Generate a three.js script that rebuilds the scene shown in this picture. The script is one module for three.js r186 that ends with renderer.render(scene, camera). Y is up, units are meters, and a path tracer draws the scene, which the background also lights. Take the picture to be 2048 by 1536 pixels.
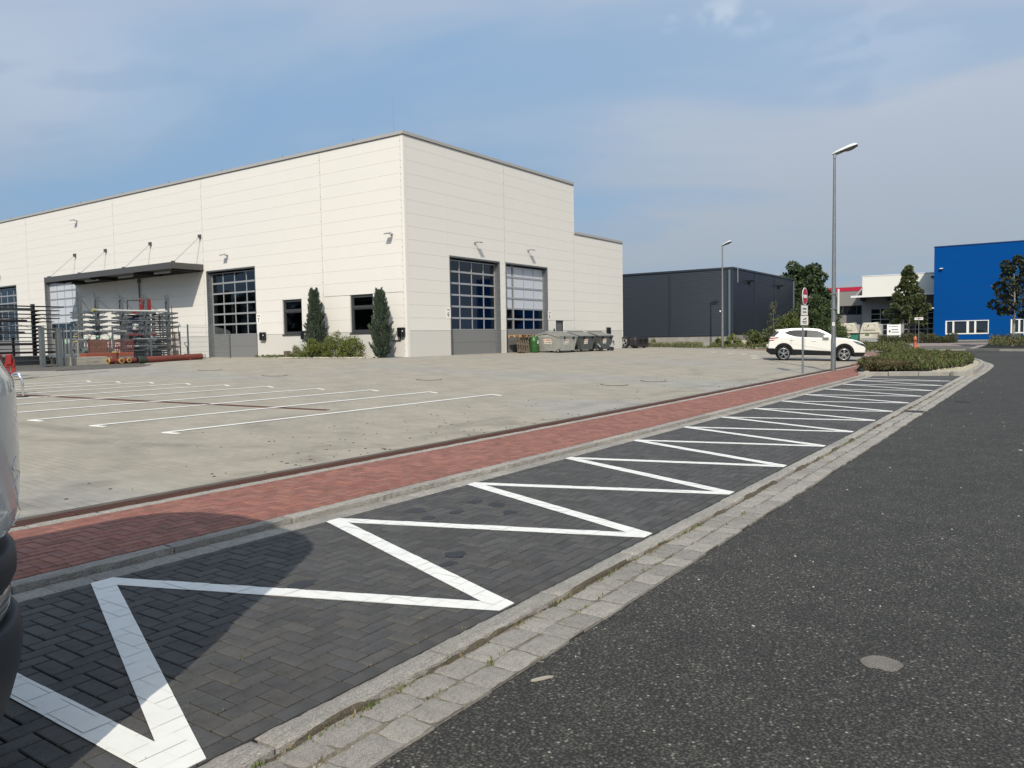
import * as THREE from 'three';
import { mergeGeometries } from 'three/addons/utils/BufferGeometryUtils.js';
import { RoundedBoxGeometry } from 'three/addons/geometries/RoundedBoxGeometry.js';

/* ---------- camera, sky, sun, exposure ---------- */
const scene = new THREE.Scene();
const camera = new THREE.PerspectiveCamera(52.43, 4 / 3, 0.05, 4000);
camera.position.set(0, 1.4, 0);
camera.rotation.set(-0.05726, 0.60843, -0.01702, 'YXZ');
const renderer = new THREE.WebGLRenderer({ antialias: true });
renderer.setSize(1024, 768);
renderer.toneMapping = THREE.LinearToneMapping;
renderer.toneMappingExposure = 1.1;
renderer.shadowMap.enabled = true;
const SUN = new THREE.Vector3(0.39, 0.65, 0.65).normalize();
const sun = new THREE.DirectionalLight(new THREE.Color(1.0, 0.93, 0.82), 3.5);
sun.position.copy(SUN).multiplyScalar(90).add(new THREE.Vector3(-20, 0, -25));
sun.target.position.set(-20, 0, -25);
sun.castShadow = true;
Object.assign(sun.shadow.camera, { left: -75, right: 75, top: 75, bottom: -75, near: 1, far: 260 });
sun.shadow.mapSize.set(4096, 4096);
scene.add(sun, sun.target);

/* ---------- noise and random ---------- */
let seed = 12345;
const rnd = () => { seed = (seed + 0x6d2b79f5) | 0; let t = Math.imul(seed ^ (seed >>> 15), 1 | seed); t = (t + Math.imul(t ^ (t >>> 7), 61 | t)) ^ t; return ((t ^ (t >>> 14)) >>> 0) / 4294967296; };
const rr = (a, b) => a + (b - a) * rnd();
const pick = a => a[Math.floor(rnd() * a.length)];
const lerp = (a, b, t) => a + (b - a) * t, clamp = (v, a = 0, b = 1) => Math.min(b, Math.max(a, v));
const sstep = (a, b, v) => { const t = clamp((v - a) / (b - a)); return t * t * (3 - 2 * t); };
const hash = (x, y, s) => { let h = Math.imul(x, 374761393) + Math.imul(y, 668265263) + Math.imul(s, 2147483647 - 61 * s) | 0; h = Math.imul(h ^ (h >>> 13), 1274126177); return ((h ^ (h >>> 16)) >>> 0) / 4294967296; };
function vnoise(x, y, per, s) {               // value noise, periodic when per > 0
  const xi = Math.floor(x), yi = Math.floor(y), fx = x - xi, fy = y - yi, u = fx * fx * (3 - 2 * fx), v = fy * fy * (3 - 2 * fy);
  const m = per ? k => ((k % per) + per) % per : k => k;
  const a = hash(m(xi), m(yi), s), b = hash(m(xi + 1), m(yi), s), c = hash(m(xi), m(yi + 1), s), d = hash(m(xi + 1), m(yi + 1), s);
  return lerp(lerp(a, b, u), lerp(c, d, u), v);
}
function fbm(x, y, per, s, oct = 4) { let t = 0, a = 0.5, n = 0; for (let o = 0; o < oct; o++) { t += a * vnoise(x, y, per, s + o); n += a; x *= 2; y *= 2; per *= 2; a *= 0.5; } return t / n; }

/* ---------- sky: a computed dome of thin high cloud ---------- */
{
  const W = 2048, H = 1024, d = new Float32Array(W * H * 4);
  for (let j = 0; j < H; j++) for (let i = 0; i < W; i++) {
    const el = ((j + 0.5) / H - 0.5) * Math.PI, az = ((i + 0.5) / W - 0.5) * 2 * Math.PI;
    const y = Math.sin(el), c = Math.cos(el), x = Math.cos(az) * c, z = Math.sin(az) * c;
    const e = clamp(y);
    // clear air: paler near the horizon
    const h = Math.pow(1 - e, 5);
    let r = lerp(0.235, 0.25, h), g = lerp(0.385, 0.39, h), b = lerp(0.595, 0.53, h);
    // thin cloud sheet at height, seen in perspective; thicker towards the road direction
    const q = 1 / (Math.max(y, 0) + 0.10), px = x * q, pz = z * q;
    const wx = fbm(px * 0.5 + 3, pz * 0.5, 0, 3, 3) * 1.6, wz = fbm(px * 0.5, pz * 0.5 + 9, 0, 7, 3) * 1.6;
    const veil = fbm(px * 0.42 + wx + 11, pz * 0.9 + wz, 0, 21, 6), fine = fbm(px * 1.5 + wx * 2, pz * 2.6 + wz * 2, 0, 41, 5);
    const side = sstep(-0.75, 0.62, x * 0.95 - z * 0.32);   // towards +X
    const cov = clamp(sstep(0.36, 0.68, veil * 0.86 + fine * 0.14) * (0.62 + 0.3 * side) + side * 0.5) * sstep(-0.02, 0.06, y);
    const cr = lerp(0.335, 0.44, sstep(0.03, 0.33, e)), cg = lerp(0.395, 0.50, sstep(0.03, 0.33, e)), cb = lerp(0.46, 0.60, sstep(0.03, 0.33, e));
    r = lerp(r, cr, cov); g = lerp(g, cg, cov); b = lerp(b, cb, cov);
    let wisp = 0; for (const [a, b2, c2, w, k] of [[-0.312, 0.363, -0.878, 0.026, 1], [-0.287, 0.351, -0.892, 0.024, 0.8], [-0.371, 0.359, -0.856, 0.013, 0.95], [-0.17, 0.31, -0.935, 0.09, 0.4], [-0.867, 0.284, -0.41, 0.13, 0.35]]) { const q = Math.hypot(x - a, (y - b2) * 1.7, z - c2) / w; if (q < 2) wisp = Math.max(wisp, k * (1 - sstep(0.2, 1.6, q)) * sstep(0.38, 0.62, fbm(x * (w > 0.05 ? 14 : 45) + 7 + 1.5 * fbm(x * 20, y * 20, 0, 67, 3), y * (w > 0.05 ? 40 : 70) + z * 12, 0, 61, 5))); }
    r += wisp * 0.13; g += wisp * 0.11; b += wisp * 0.08;
    const s = Math.max(0, x * SUN.x + y * SUN.y + z * SUN.z), glow = Math.pow(s, 12) * 0.9 + Math.pow(s, 90) * 2;   // haze round the sun
    r += glow; g += glow * 0.96; b += glow * 0.88;
    if (y < 0) { const t = sstep(0, -0.1, y); r = lerp(r, 0.2, t); g = lerp(g, 0.2, t); b = lerp(b, 0.19, t); }
    const k = (j * W + i) * 4; d[k] = r; d[k + 1] = g; d[k + 2] = b; d[k + 3] = 1;
  }
  const t = new THREE.DataTexture(d, W, H, THREE.RGBAFormat, THREE.FloatType);
  t.mapping = THREE.EquirectangularReflectionMapping; t.magFilter = t.minFilter = THREE.LinearFilter; t.colorSpace = THREE.LinearSRGBColorSpace; t.needsUpdate = true;
  scene.background = t; scene.environment = t;
}

/* ---------- textures ---------- */
function tex(size, metres, fn, color = true) {
  const d = new Uint8Array(size * size * 4);
  for (let j = 0; j < size; j++) for (let i = 0; i < size; i++) {
    const v = fn(i / size, j / size, i, j), k = (j * size + i) * 4;
    if (typeof v === 'number') d[k] = d[k + 1] = d[k + 2] = clamp(v) * 255; else { d[k] = clamp(v[0]) * 255; d[k + 1] = clamp(v[1]) * 255; d[k + 2] = clamp(v[2]) * 255; }
    d[k + 3] = 255;
  }
  const t = new THREE.DataTexture(d, size, size); t.wrapS = t.wrapT = THREE.RepeatWrapping; t.magFilter = THREE.LinearFilter; t.minFilter = THREE.LinearMipmapLinearFilter;
  t.repeat.set(1 / metres, 1 / metres); if (color) t.colorSpace = THREE.SRGBColorSpace; t.needsUpdate = true; return t;
}
const S = v => v <= 0.0031308 ? v * 12.92 : 1.055 * Math.pow(v, 1 / 2.4) - 0.055;   // linear to sRGB for map pixels
const L3 = (r, g, b, k = 1) => [S(r * k), S(g * k), S(b * k)];
// random aggregate: two layers of jittered cells; returns [nearest distance 0..1, cell random]
function cells(u, v, n, s) {
  const x = u * n, y = v * n, xi = Math.floor(x), yi = Math.floor(y); let best = 9, id = 0;
  for (let a = -1; a <= 1; a++) for (let b = -1; b <= 1; b++) {
    const cx = ((xi + a) % n + n) % n, cy = ((yi + b) % n + n) % n;
    const dx = xi + a + hash(cx, cy, s) - x, dy = yi + b + hash(cx, cy, s + 1) - y, d = dx * dx + dy * dy;
    if (d < best) { best = d; id = hash(cx, cy, s + 2); }
  }
  return [Math.sqrt(best), id];
}
const T = {};
T.asphalt = tex(2048, 4.2, (u, v) => {
  const [d, id] = cells(u, v, 360, 5), st = 1 - sstep(0.25, 0.62, d);
  let k = 0.7 + 0.55 * fbm(u * 24, v * 24, 24, 3, 4); k *= 0.8 + 0.4 * hash(Math.floor(u * 2048), Math.floor(v * 2048), 8);
  if (id > 0.994) return L3(0.36, 0.345, 0.29, lerp(0.25, 1, st) * k); if (id > 0.965) return L3(0.20, 0.19, 0.155, lerp(0.35, 1, st) * k);
  if (id > 0.93) return L3(0.125, 0.12, 0.10, lerp(0.4, 1, st) * k);
  const t = 0.32 + id * 1.25;
  return L3(0.055, 0.0525, 0.045, lerp(0.35, t * 1.2, st) * k);
});
T.asphaltB = tex(1024, 2.1, (u, v) => { const [d, id] = cells(u, v, 210, 5); return (1 - sstep(0.15, 0.7, d)) * (0.4 + 0.6 * id); }, false);
T.paver = tex(1024, 1.4, (u, v) => {
  const g = hash(Math.floor(u * 1024), Math.floor(v * 1024), 3), [d, id] = cells(u, v, 170, 15);
  let k = 0.55 + 0.75 * fbm(u * 14, v * 14, 14, 2, 5); k *= 0.74 + 0.5 * g; if (id > 0.975) k *= 1 + 0.9 * (1 - sstep(0.2, 0.6, d)); if (id < 0.03) k *= 0.7;
  return [S(0.8 * k), S(0.8 * k), S(0.8 * k)];
});
T.paverB = tex(512, 0.7, (u, v) => 0.55 * vnoise(u * 128, v * 128, 128, 3) + 0.45 * fbm(u * 24, v * 24, 24, 9, 3), false);
T.granite = tex(1024, 0.9, (u, v) => {
  const [d, id] = cells(u, v, 130, 25), [d2, id2] = cells(u, v, 60, 35), n = fbm(u * 8, v * 8, 8, 4, 4);
  let c = id > 0.75 ? [0.30, 0.29, 0.27] : id > 0.22 ? [0.21, 0.205, 0.19] : [0.085, 0.082, 0.078];
  const k = 0.75 + 0.5 * n, w = id2 > 0.8 ? 1.12 : id2 < 0.2 ? 0.85 : 1;
  return L3(c[0] * k * w * 1.02, c[1] * k * w, c[2] * k * w * 0.98, 1);
});
T.graniteB = tex(512, 0.45, (u, v) => 0.6 * fbm(u * 20, v * 20, 20, 4, 4) + 0.4 * vnoise(u * 90, v * 90, 90, 7), false);
T.sand = tex(512, 0.8, (u, v) => { const [d, id] = cells(u, v, 120, 45); const k = (0.6 + 0.8 * fbm(u * 12, v * 12, 12, 5, 4)) * (0.75 + 0.5 * id); return L3(0.16, 0.14, 0.105, k); });
// light concrete paving: bonded rectangles 0.2 x 0.1 m, sanded joints nearly the colour of the stones
T.yard = tex(2048, 4.0, (u, v) => {
  const row = Math.floor(v * 40), off = (row % 2) * 0.5, cu = u * 20 + off, col = Math.floor(cu) % 20, fx = cu - Math.floor(cu), fy = v * 40 - row;
  const e = Math.min(fx * 0.2, (1 - fx) * 0.2, fy * 0.1, (1 - fy) * 0.1), j = 1 - sstep(0.002, 0.0055, e);
  const t = hash(col, row, 7), g = hash(Math.floor(u * 2048), Math.floor(v * 2048), 5);
  let k = (0.93 + 0.12 * t) * (0.86 + 0.24 * fbm(u * 8, v * 8, 8, 11, 5)) * (0.92 + 0.16 * g);
  const open = fbm(u * 6, v * 6, 6, 15, 3);
  const jk = lerp(1, lerp(0.94, 0.60, sstep(0.45, 0.7, open)), j);
  const [d, id] = cells(u, v, 300, 19); if (id > 0.992) k *= lerp(1, 0.6, 1 - sstep(0.2, 0.6, d));
  return L3(0.325 * k * jk, 0.293 * k * jk, 0.232 * k * jk);
});
T.yardB = tex(1024, 2.0, (u, v) => {
  const row = Math.floor(v * 20), off = (row % 2) * 0.5, cu = u * 10 + off, fx = cu - Math.floor(cu), fy = v * 20 - row;
  const e = Math.min(fx * 0.2, (1 - fx) * 0.2, fy * 0.1, (1 - fy) * 0.1);
  return 0.8 * sstep(0.001, 0.006, e) + 0.2 * vnoise(u * 200, v * 200, 200, 5);
}, false);
T.panel = tex(1024, 6, (u, v) => { const g = fbm(u * 10, v * 10, 10, 31, 5), s = fbm(u * 120, v * 6, 6, 33, 2); const k = 0.985 + 0.02 * g + 0.012 * s; return [S(0.86 * k), S(0.86 * k), S(0.86 * k)]; });
T.concrete = tex(1024, 3, (u, v) => { const g = fbm(u * 8, v * 8, 8, 51, 6), [d, id] = cells(u, v, 60, 53); const k = (0.65 + 0.5 * g) * (id > 0.95 ? lerp(0.7, 1, sstep(0, 0.5, d)) : 1); return [S(0.82 * k), S(0.81 * k), S(0.79 * k)]; });
T.zinc = tex(512, 1.2, (u, v) => { const [d, id] = cells(u, v, 40, 61); const k = 0.75 + 0.3 * id + 0.2 * (fbm(u * 8, v * 8, 8, 63, 4) - 0.5); return [S(0.85 * k), S(0.86 * k), S(0.87 * k)]; });
T.rust = tex(512, 0.8, (u, v) => { const g = fbm(u * 10, v * 10, 10, 71, 6), h = fbm(u * 40, v * 40, 40, 75, 3); return L3(lerp(0.055, 0.15, g), lerp(0.028, 0.052, g), lerp(0.02, 0.03, g), 0.6 + 0.7 * h); });
T.wood = tex(512, 0.8, (u, v) => { const g = fbm(u * 6, v * 90, 6, 81, 3), h = fbm(u * 8, v * 8, 8, 83, 3); const k = 0.6 + 0.5 * g + 0.25 * h; return [S(0.8 * k), S(0.8 * k), S(0.8 * k)]; });
T.bark = tex(256, 0.5, (u, v) => { const g = fbm(u * 30, v * 6, 6, 91, 4); return [S(0.5 + 0.5 * g), S(0.5 + 0.5 * g), S(0.5 + 0.5 * g)]; });
T.scratch = tex(512, 1, (u, v) => { const g = fbm(u * 14, v * 14, 14, 101, 5); return [S(0.9 + 0.1 * g), S(0.9 + 0.1 * g), S(0.9 + 0.1 * g)]; });

/* ---------- materials: linear base colours ---------- */
const lin = (r, g, b) => new THREE.Color().setRGB(r, g, b);
function mat(c, o = {}) { return new THREE.MeshStandardMaterial({ color: lin(...c), roughness: 0.8, metalness: 0, ...o }); }
const glossy = (c, o = {}) => new THREE.MeshPhysicalMaterial({ color: lin(...c), roughness: 0.3, clearcoat: 1, clearcoatRoughness: 0.06, ...o });
const M = {
  asphalt: mat([1, 1, 1], { map: T.asphalt, bumpMap: T.asphaltB, bumpScale: 0.004, roughness: 0.85, vertexColors: true }),
  yard: mat([1, 1, 1], { map: T.yard, bumpMap: T.yardB, bumpScale: 0.0025, roughness: 0.9, vertexColors: true }),
  apron: mat([2.3, 2.25, 2.2], { map: T.asphalt, bumpMap: T.asphaltB, bumpScale: 0.003, roughness: 0.9 }),
  bedDark: mat([0.05, 0.047, 0.042], { map: T.sand, roughness: 1 }), sand: mat([1, 1, 1], { map: T.sand, roughness: 1 }),
  granite: mat([1.5, 1.46, 1.4], { map: T.granite, bumpMap: T.graniteB, bumpScale: 0.004, roughness: 0.85 }),
  granite2: mat([1.33, 1.29, 1.24], { map: T.granite, bumpMap: T.graniteB, bumpScale: 0.004, roughness: 0.85 }),
  granite3: mat([1.7, 1.66, 1.58], { map: T.granite, bumpMap: T.graniteB, bumpScale: 0.004, roughness: 0.85 }),
  kerb: mat([0.42, 0.4, 0.36], { map: T.concrete, roughness: 0.9 }),
  rust: mat([1, 1, 1], { map: T.rust, roughness: 0.85, metalness: 0.2 }), dirtsteel: mat([0.12, 0.1, 0.085], { map: T.concrete, roughness: 0.8 }), black: mat([0.012, 0.012, 0.013], { roughness: 0.7 }),
  paint: mat([0.80, 0.79, 0.74], { roughness: 0.7, map: T.scratch }), paintOld: mat([0.62, 0.61, 0.57], { roughness: 0.8, map: T.concrete }),
  panel: mat([0.86, 0.825, 0.755], { map: T.panel, roughness: 0.55 }), plinth: mat([0.68, 0.655, 0.60], { map: T.panel, roughness: 0.85 }),
  core: mat([0.42, 0.40, 0.37], { roughness: 0.9 }), cover: mat([0.62, 0.59, 0.54], { roughness: 0.5 }), inside: mat([0.16, 0.16, 0.16], { roughness: 0.9 }),
  roofEdge: mat([0.44, 0.43, 0.41], { roughness: 0.55, map: T.panel }), roofTrim: mat([0.09, 0.085, 0.08], { roughness: 0.5, metalness: 0.2 }), gravel: mat([0.3, 0.29, 0.27], { map: T.sand, roughness: 1 }),
  zinc: mat([0.29, 0.305, 0.31], { map: T.zinc, roughness: 0.45, metalness: 0.55 }), zincDark: mat([0.2, 0.215, 0.22], { map: T.zinc, roughness: 0.5, metalness: 0.4 }), alu: mat([0.42, 0.425, 0.43], { roughness: 0.4, metalness: 0.35 }), doorGrey: mat([0.22, 0.22, 0.215], { roughness: 0.55, map: T.panel }), anthracite: mat([0.045, 0.047, 0.05], { roughness: 0.5 }),
  glass: new THREE.MeshPhysicalMaterial({ color: lin(0.5, 0.54, 0.58), transmission: 1, thickness: 0, roughness: 0.03, ior: 1.5, side: THREE.DoubleSide }),
  darkGlass: new THREE.MeshPhysicalMaterial({ color: lin(0.012, 0.014, 0.017), roughness: 0.04, clearcoat: 1, clearcoatRoughness: 0.02 }), whitePane: mat([0.62, 0.65, 0.70], { roughness: 0.25, map: T.panel }),
  canopy: mat([0.085, 0.082, 0.078], { roughness: 0.45, metalness: 0.2 }), tube: mat([0.5, 0.5, 0.47], { roughness: 0.3 }),
  darkClad: mat([0.062, 0.076, 0.096], { roughness: 0.42, metalness: 0.25, map: T.panel }), darkTrim: mat([0.025, 0.03, 0.038], { roughness: 0.4 }), darkPipe: mat([0.13, 0.18, 0.22], { roughness: 0.35, metalness: 0.3 }),
  concrete: mat([0.42, 0.405, 0.37], { map: T.concrete, roughness: 0.9 }), concreteLight: mat([0.62, 0.58, 0.48], { map: T.concrete, roughness: 0.9 }),
  blue: new THREE.MeshPhysicalMaterial({ color: lin(0.001, 0.075, 0.30), map: T.panel, roughness: 0.8, specularIntensity: 0.12 }), white: mat([0.78, 0.78, 0.75], { roughness: 0.45 }), whiteWall: mat([0.86, 0.85, 0.77], { map: T.panel, roughness: 0.6 }), greyWall: mat([0.36, 0.36, 0.355], { map: T.panel, roughness: 0.7 }), warmGrey: mat([0.27, 0.255, 0.24], { map: T.panel, roughness: 0.7 }), redTrim: mat([0.45, 0.012, 0.045], { roughness: 0.5 }),
  carWhite: glossy([0.72, 0.71, 0.65]), vanWhite: glossy([0.5, 0.515, 0.49], { map: T.scratch, roughness: 0.4 }), bumper: mat([0.007, 0.011, 0.018], { roughness: 0.6, map: T.scratch }), plastic: new THREE.MeshPhysicalMaterial({ color: lin(0.012, 0.012, 0.013), roughness: 0.8, specularIntensity: 0.35 }), tyre: mat([0.018, 0.018, 0.018], { roughness: 0.85 }), rim: mat([0.62, 0.62, 0.62], { roughness: 0.3, metalness: 0.75 }), chrome: mat([0.8, 0.8, 0.8], { roughness: 0.15, metalness: 1 }), lens: new THREE.MeshPhysicalMaterial({ color: lin(0.85, 0.87, 0.85), transmission: 0.85, thickness: 0.02, roughness: 0.08, ior: 1.5 }), redLens: glossy([0.3, 0.01, 0.012]),
  carGlass: new THREE.MeshPhysicalMaterial({ color: lin(0.075, 0.088, 0.08), roughness: 0.06, specularIntensity: 0.7 }), carGlassDark: new THREE.MeshPhysicalMaterial({ color: lin(0.014, 0.013, 0.017), roughness: 0.08, specularIntensity: 0.6 }),
  binGrey: mat([0.52, 0.515, 0.47], { map: T.zinc, roughness: 0.55, metalness: 0.3 }), binDark: mat([0.135, 0.145, 0.14], { map: T.zinc, roughness: 0.55, metalness: 0.3 }), binLid: mat([0.30, 0.29, 0.255], { map: T.zinc, roughness: 0.6, metalness: 0.2 }),
  woodNew: mat([0.50, 0.30, 0.12], { map: T.wood }), woodOld: mat([0.165, 0.125, 0.085], { map: T.wood }), green: mat([0.02, 0.085, 0.018], { roughness: 0.4 }), lightGreen: mat([0.25, 0.5, 0.3], { roughness: 0.4 }),
  red: mat([0.24, 0.014, 0.011], { roughness: 0.4 }), darkRed: mat([0.10, 0.014, 0.012], { roughness: 0.6, map: T.rust }), pipeRed: mat([0.20, 0.045, 0.028], { roughness: 0.65, map: T.concrete }), orange: mat([0.30, 0.075, 0.04], { roughness: 0.6 }), yellow: mat([0.46, 0.34, 0.10], { roughness: 0.5 }), brownMesh: mat([0.07, 0.045, 0.03], { roughness: 0.8 }), crateDark: mat([0.04, 0.042, 0.042], { roughness: 0.7 }),
  hydrant: mat([0.46, 0.13, 0.065], { roughness: 0.55 }), binCream: mat([0.72, 0.69, 0.58], { roughness: 0.5, map: T.concrete }), teal: mat([0.03, 0.2, 0.14], { roughness: 0.5 }), soil: mat([0.06, 0.045, 0.03], { map: T.sand, roughness: 1 }), paleSand: mat([2.6, 2.7, 2.6], { map: T.sand, roughness: 1 }),
  bark: mat([0.2, 0.17, 0.14], { map: T.bark, roughness: 0.95 }), barkPale: mat([0.36, 0.33, 0.28], { map: T.bark, roughness: 0.95 }), leaf: new THREE.MeshStandardMaterial({ vertexColors: true, roughness: 0.65, side: THREE.DoubleSide }), grassGround: mat([0.09, 0.1, 0.05], { map: T.sand, roughness: 1 }), redPath: mat([0.33, 0.155, 0.12], { map: T.paver, roughness: 0.9 }), greyPath: mat([0.27, 0.26, 0.25], { map: T.paver, roughness: 0.9 }), lampHead: mat([0.72, 0.74, 0.72], { roughness: 0.35 }), signGrey: mat([0.3, 0.31, 0.31], { roughness: 0.5, metalness: 0.4 }),
};
const tones = (base, list, map, bump, s) => list.map(k => mat(base.map((c, i) => c * k[i]), { map, bumpMap: bump, bumpScale: s, roughness: 0.85 }));
M.darkPavers = tones([0.086, 0.083, 0.079], [[1, 1, 1], [0.9, 0.9, 0.92], [1.12, 1.1, 1.06], [0.96, 0.98, 1.0], [1.06, 1.02, 0.98]], T.paver, T.paverB, 0.0012);
M.redPavers = tones([0.325, 0.142, 0.106], [[1, 1, 1], [0.9, 0.88, 0.9], [1.08, 1.06, 1.0], [0.96, 1.02, 1.04], [1.02, 0.92, 0.9]], T.paver, T.paverB, 0.0012);
M.darkPaverI = mat([0.086, 0.083, 0.079], { map: T.paver, bumpMap: T.paverB, bumpScale: 0.0012, roughness: 0.85 });
M.redPaverI = mat([0.325, 0.142, 0.106], { map: T.paver, bumpMap: T.paverB, bumpScale: 0.0012, roughness: 0.85 });

/* ---------- helpers ---------- */
const used = new Map();
const numbered = n => { const k = used.get(n) || 0; used.set(n, k + 1); return k ? `${n}_${String(k).padStart(3, '0')}` : n; };
function shade(o) { o.traverse(m => { if (m.isMesh) { m.castShadow = m.receiveShadow = true; } }); return o; }
function thing(name, label, category, p = [0, 0, 0], turn = 0, group) {
  const o = new THREE.Group(); o.name = numbered(name); o.position.set(...p); o.rotation.y = turn; o.userData = { label, category };
  if (group) o.userData.group = group; scene.add(o); return o;
}
function tagged(o, label, category, group, kind) { Object.assign(o.userData, { label, category }); if (group) o.userData.group = group; if (kind) o.userData.kind = kind; return o; }
function part(name, geo, m, parent = scene, label) {
  const o = new THREE.Mesh(geo, m); o.name = parent === scene ? numbered(name) : name; parent.add(o); o.castShadow = o.receiveShadow = true;
  if (label) o.userData.label = label; return o;
}
function struct(name, geo, m) { const o = part(name, geo, m); o.userData.kind = 'structure'; return o; }
function sub(name, parent) { const o = new THREE.Group(); o.name = name; parent.add(o); return o; }
function flat(g) {                       // non-indexed, box-projected uv in metres
  g = g.index ? g.toNonIndexed() : g;
  const p = g.attributes.position, n = p.count, uv = new Float32Array(n * 2);
  if (!g.attributes.normal) g.computeVertexNormals();
  const a = new THREE.Vector3(), b = new THREE.Vector3(), c = new THREE.Vector3();
  for (let i = 0; i < n; i += 3) {
    a.fromBufferAttribute(p, i); b.fromBufferAttribute(p, i + 1).sub(a); c.fromBufferAttribute(p, i + 2).sub(a); b.cross(c);
    const x = Math.abs(b.x), y = Math.abs(b.y), z = Math.abs(b.z);
    for (let k = i; k < i + 3; k++) { const X = p.getX(k), Y = p.getY(k), Z = p.getZ(k); if (y >= x && y >= z) { uv[k * 2] = X; uv[k * 2 + 1] = Z; } else if (x >= z) { uv[k * 2] = Z; uv[k * 2 + 1] = Y; } else { uv[k * 2] = X; uv[k * 2 + 1] = Y; } }
  }
  g.setAttribute('uv', new THREE.BufferAttribute(uv, 2)); for (const k of Object.keys(g.attributes)) if (!['position', 'normal', 'uv', 'color'].includes(k)) g.deleteAttribute(k);
  return g;
}
const merge = l => l.length === 1 ? l[0] : mergeGeometries(l);
const box = (x0, x1, y0, y1, z0, z1) => { const g = new THREE.BoxGeometry(Math.abs(x1 - x0), Math.abs(y1 - y0), Math.abs(z1 - z0)); g.translate((x0 + x1) / 2, (y0 + y1) / 2, (z0 + z1) / 2); return flat(g); };
const rbox = (x0, x1, y0, y1, z0, z1, r = 0.02, s = 2) => { const g = new RoundedBoxGeometry(Math.abs(x1 - x0), Math.abs(y1 - y0), Math.abs(z1 - z0), s, r); g.translate((x0 + x1) / 2, (y0 + y1) / 2, (z0 + z1) / 2); return flat(g); };
const V = (x, y, z) => new THREE.Vector3(x, y, z);
function rod(p, q, r0, r1 = r0, seg = 10) {
  p = p.isVector3 ? p : V(...p); q = q.isVector3 ? q : V(...q); const d = q.clone().sub(p), g = new THREE.CylinderGeometry(r1, r0, d.length(), seg);
  g.applyQuaternion(new THREE.Quaternion().setFromUnitVectors(V(0, 1, 0), d.clone().normalize())); g.translate((p.x + q.x) / 2, (p.y + q.y) / 2, (p.z + q.z) / 2); return flat(g);
}
function bar(p, q, w, h) {               // square bar from p to q
  p = p.isVector3 ? p : V(...p); q = q.isVector3 ? q : V(...q); const d = q.clone().sub(p), g = new THREE.BoxGeometry(w, h, d.length());
  const m = new THREE.Matrix4().lookAt(q, p, Math.abs(d.clone().normalize().y) > 0.99 ? V(1, 0, 0) : V(0, 1, 0)); g.applyMatrix4(m); g.translate((p.x + q.x) / 2, (p.y + q.y) / 2, (p.z + q.z) / 2); return flat(g);
}
function pipe(pts, r, seg = 8, n = 24, closed = false) { return flat(new THREE.TubeGeometry(new THREE.CatmullRomCurve3(pts.map(p => V(...p)), closed), n, r, seg, closed)); }
function poly(pts, h0, h1) {             // prism over a plan polygon [x,z]; h may be a function of (x,z)
  const H0 = typeof h0 === 'function' ? h0 : () => h0, H1 = typeof h1 === 'function' ? h1 : () => h1;
  const c = pts.map(p => new THREE.Vector2(p[0], p[1])); const ccw = THREE.ShapeUtils.area(c) > 0; if (ccw) { c.reverse(); }
  const tri = THREE.ShapeUtils.triangulateShape(c, []), v = [];
  for (const [a, b, d] of tri) for (const k of [a, b, d]) v.push(c[k].x, H1(c[k].x, c[k].y), c[k].y);
  for (let i = 0; i < c.length; i++) { const a = c[i], b = c[(i + 1) % c.length], A0 = H0(a.x, a.y), A1 = H1(a.x, a.y), B0 = H0(b.x, b.y), B1 = H1(b.x, b.y); v.push(a.x, A0, a.y, b.x, B1, b.y, a.x, A1, a.y, a.x, A0, a.y, b.x, B0, b.y, b.x, B1, b.y); }
  const g = new THREE.BufferGeometry(); g.setAttribute('position', new THREE.Float32BufferAttribute(v, 3)); g.computeVertexNormals();
  const nrm = g.attributes.normal; if (tri.length && nrm.getY(0) < 0) { const p = g.attributes.position.array; for (let i = 0; i < p.length; i += 9) for (let k = 0; k < 3; k++) { const t = p[i + k]; p[i + k] = p[i + 3 + k]; p[i + 3 + k] = t; } g.computeVertexNormals(); }
  return flat(g);
}
function grid(x0, x1, nx, z0, z1, nz, H, C) {   // ground sheet with heights and tints
  const p = [], c = [], uv = [], ix = [];
  for (let j = 0; j <= nz; j++) for (let i = 0; i <= nx; i++) { const x = lerp(x0, x1, i / nx), z = lerp(z0, z1, j / nz); p.push(x, H(x, z), z); uv.push(x, z); if (C) c.push(...C(x, z)); }
  for (let j = 0; j < nz; j++) for (let i = 0; i < nx; i++) { const a = j * (nx + 1) + i, b = a + 1, d = a + nx + 1, e = d + 1; ix.push(a, d, b, b, d, e); }
  const g = new THREE.BufferGeometry(); g.setAttribute('position', new THREE.Float32BufferAttribute(p, 3)); g.setAttribute('uv', new THREE.Float32BufferAttribute(uv, 2)); if (C) g.setAttribute('color', new THREE.Float32BufferAttribute(c, 3)); g.setIndex(ix); g.computeVertexNormals();
  if (g.attributes.normal.getY(0) < 0) { const a = g.index.array; for (let i = 0; i < a.length; i += 3) { const t = a[i]; a[i] = a[i + 1]; a[i + 1] = t; } g.computeVertexNormals(); }
  return g;
}
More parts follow.
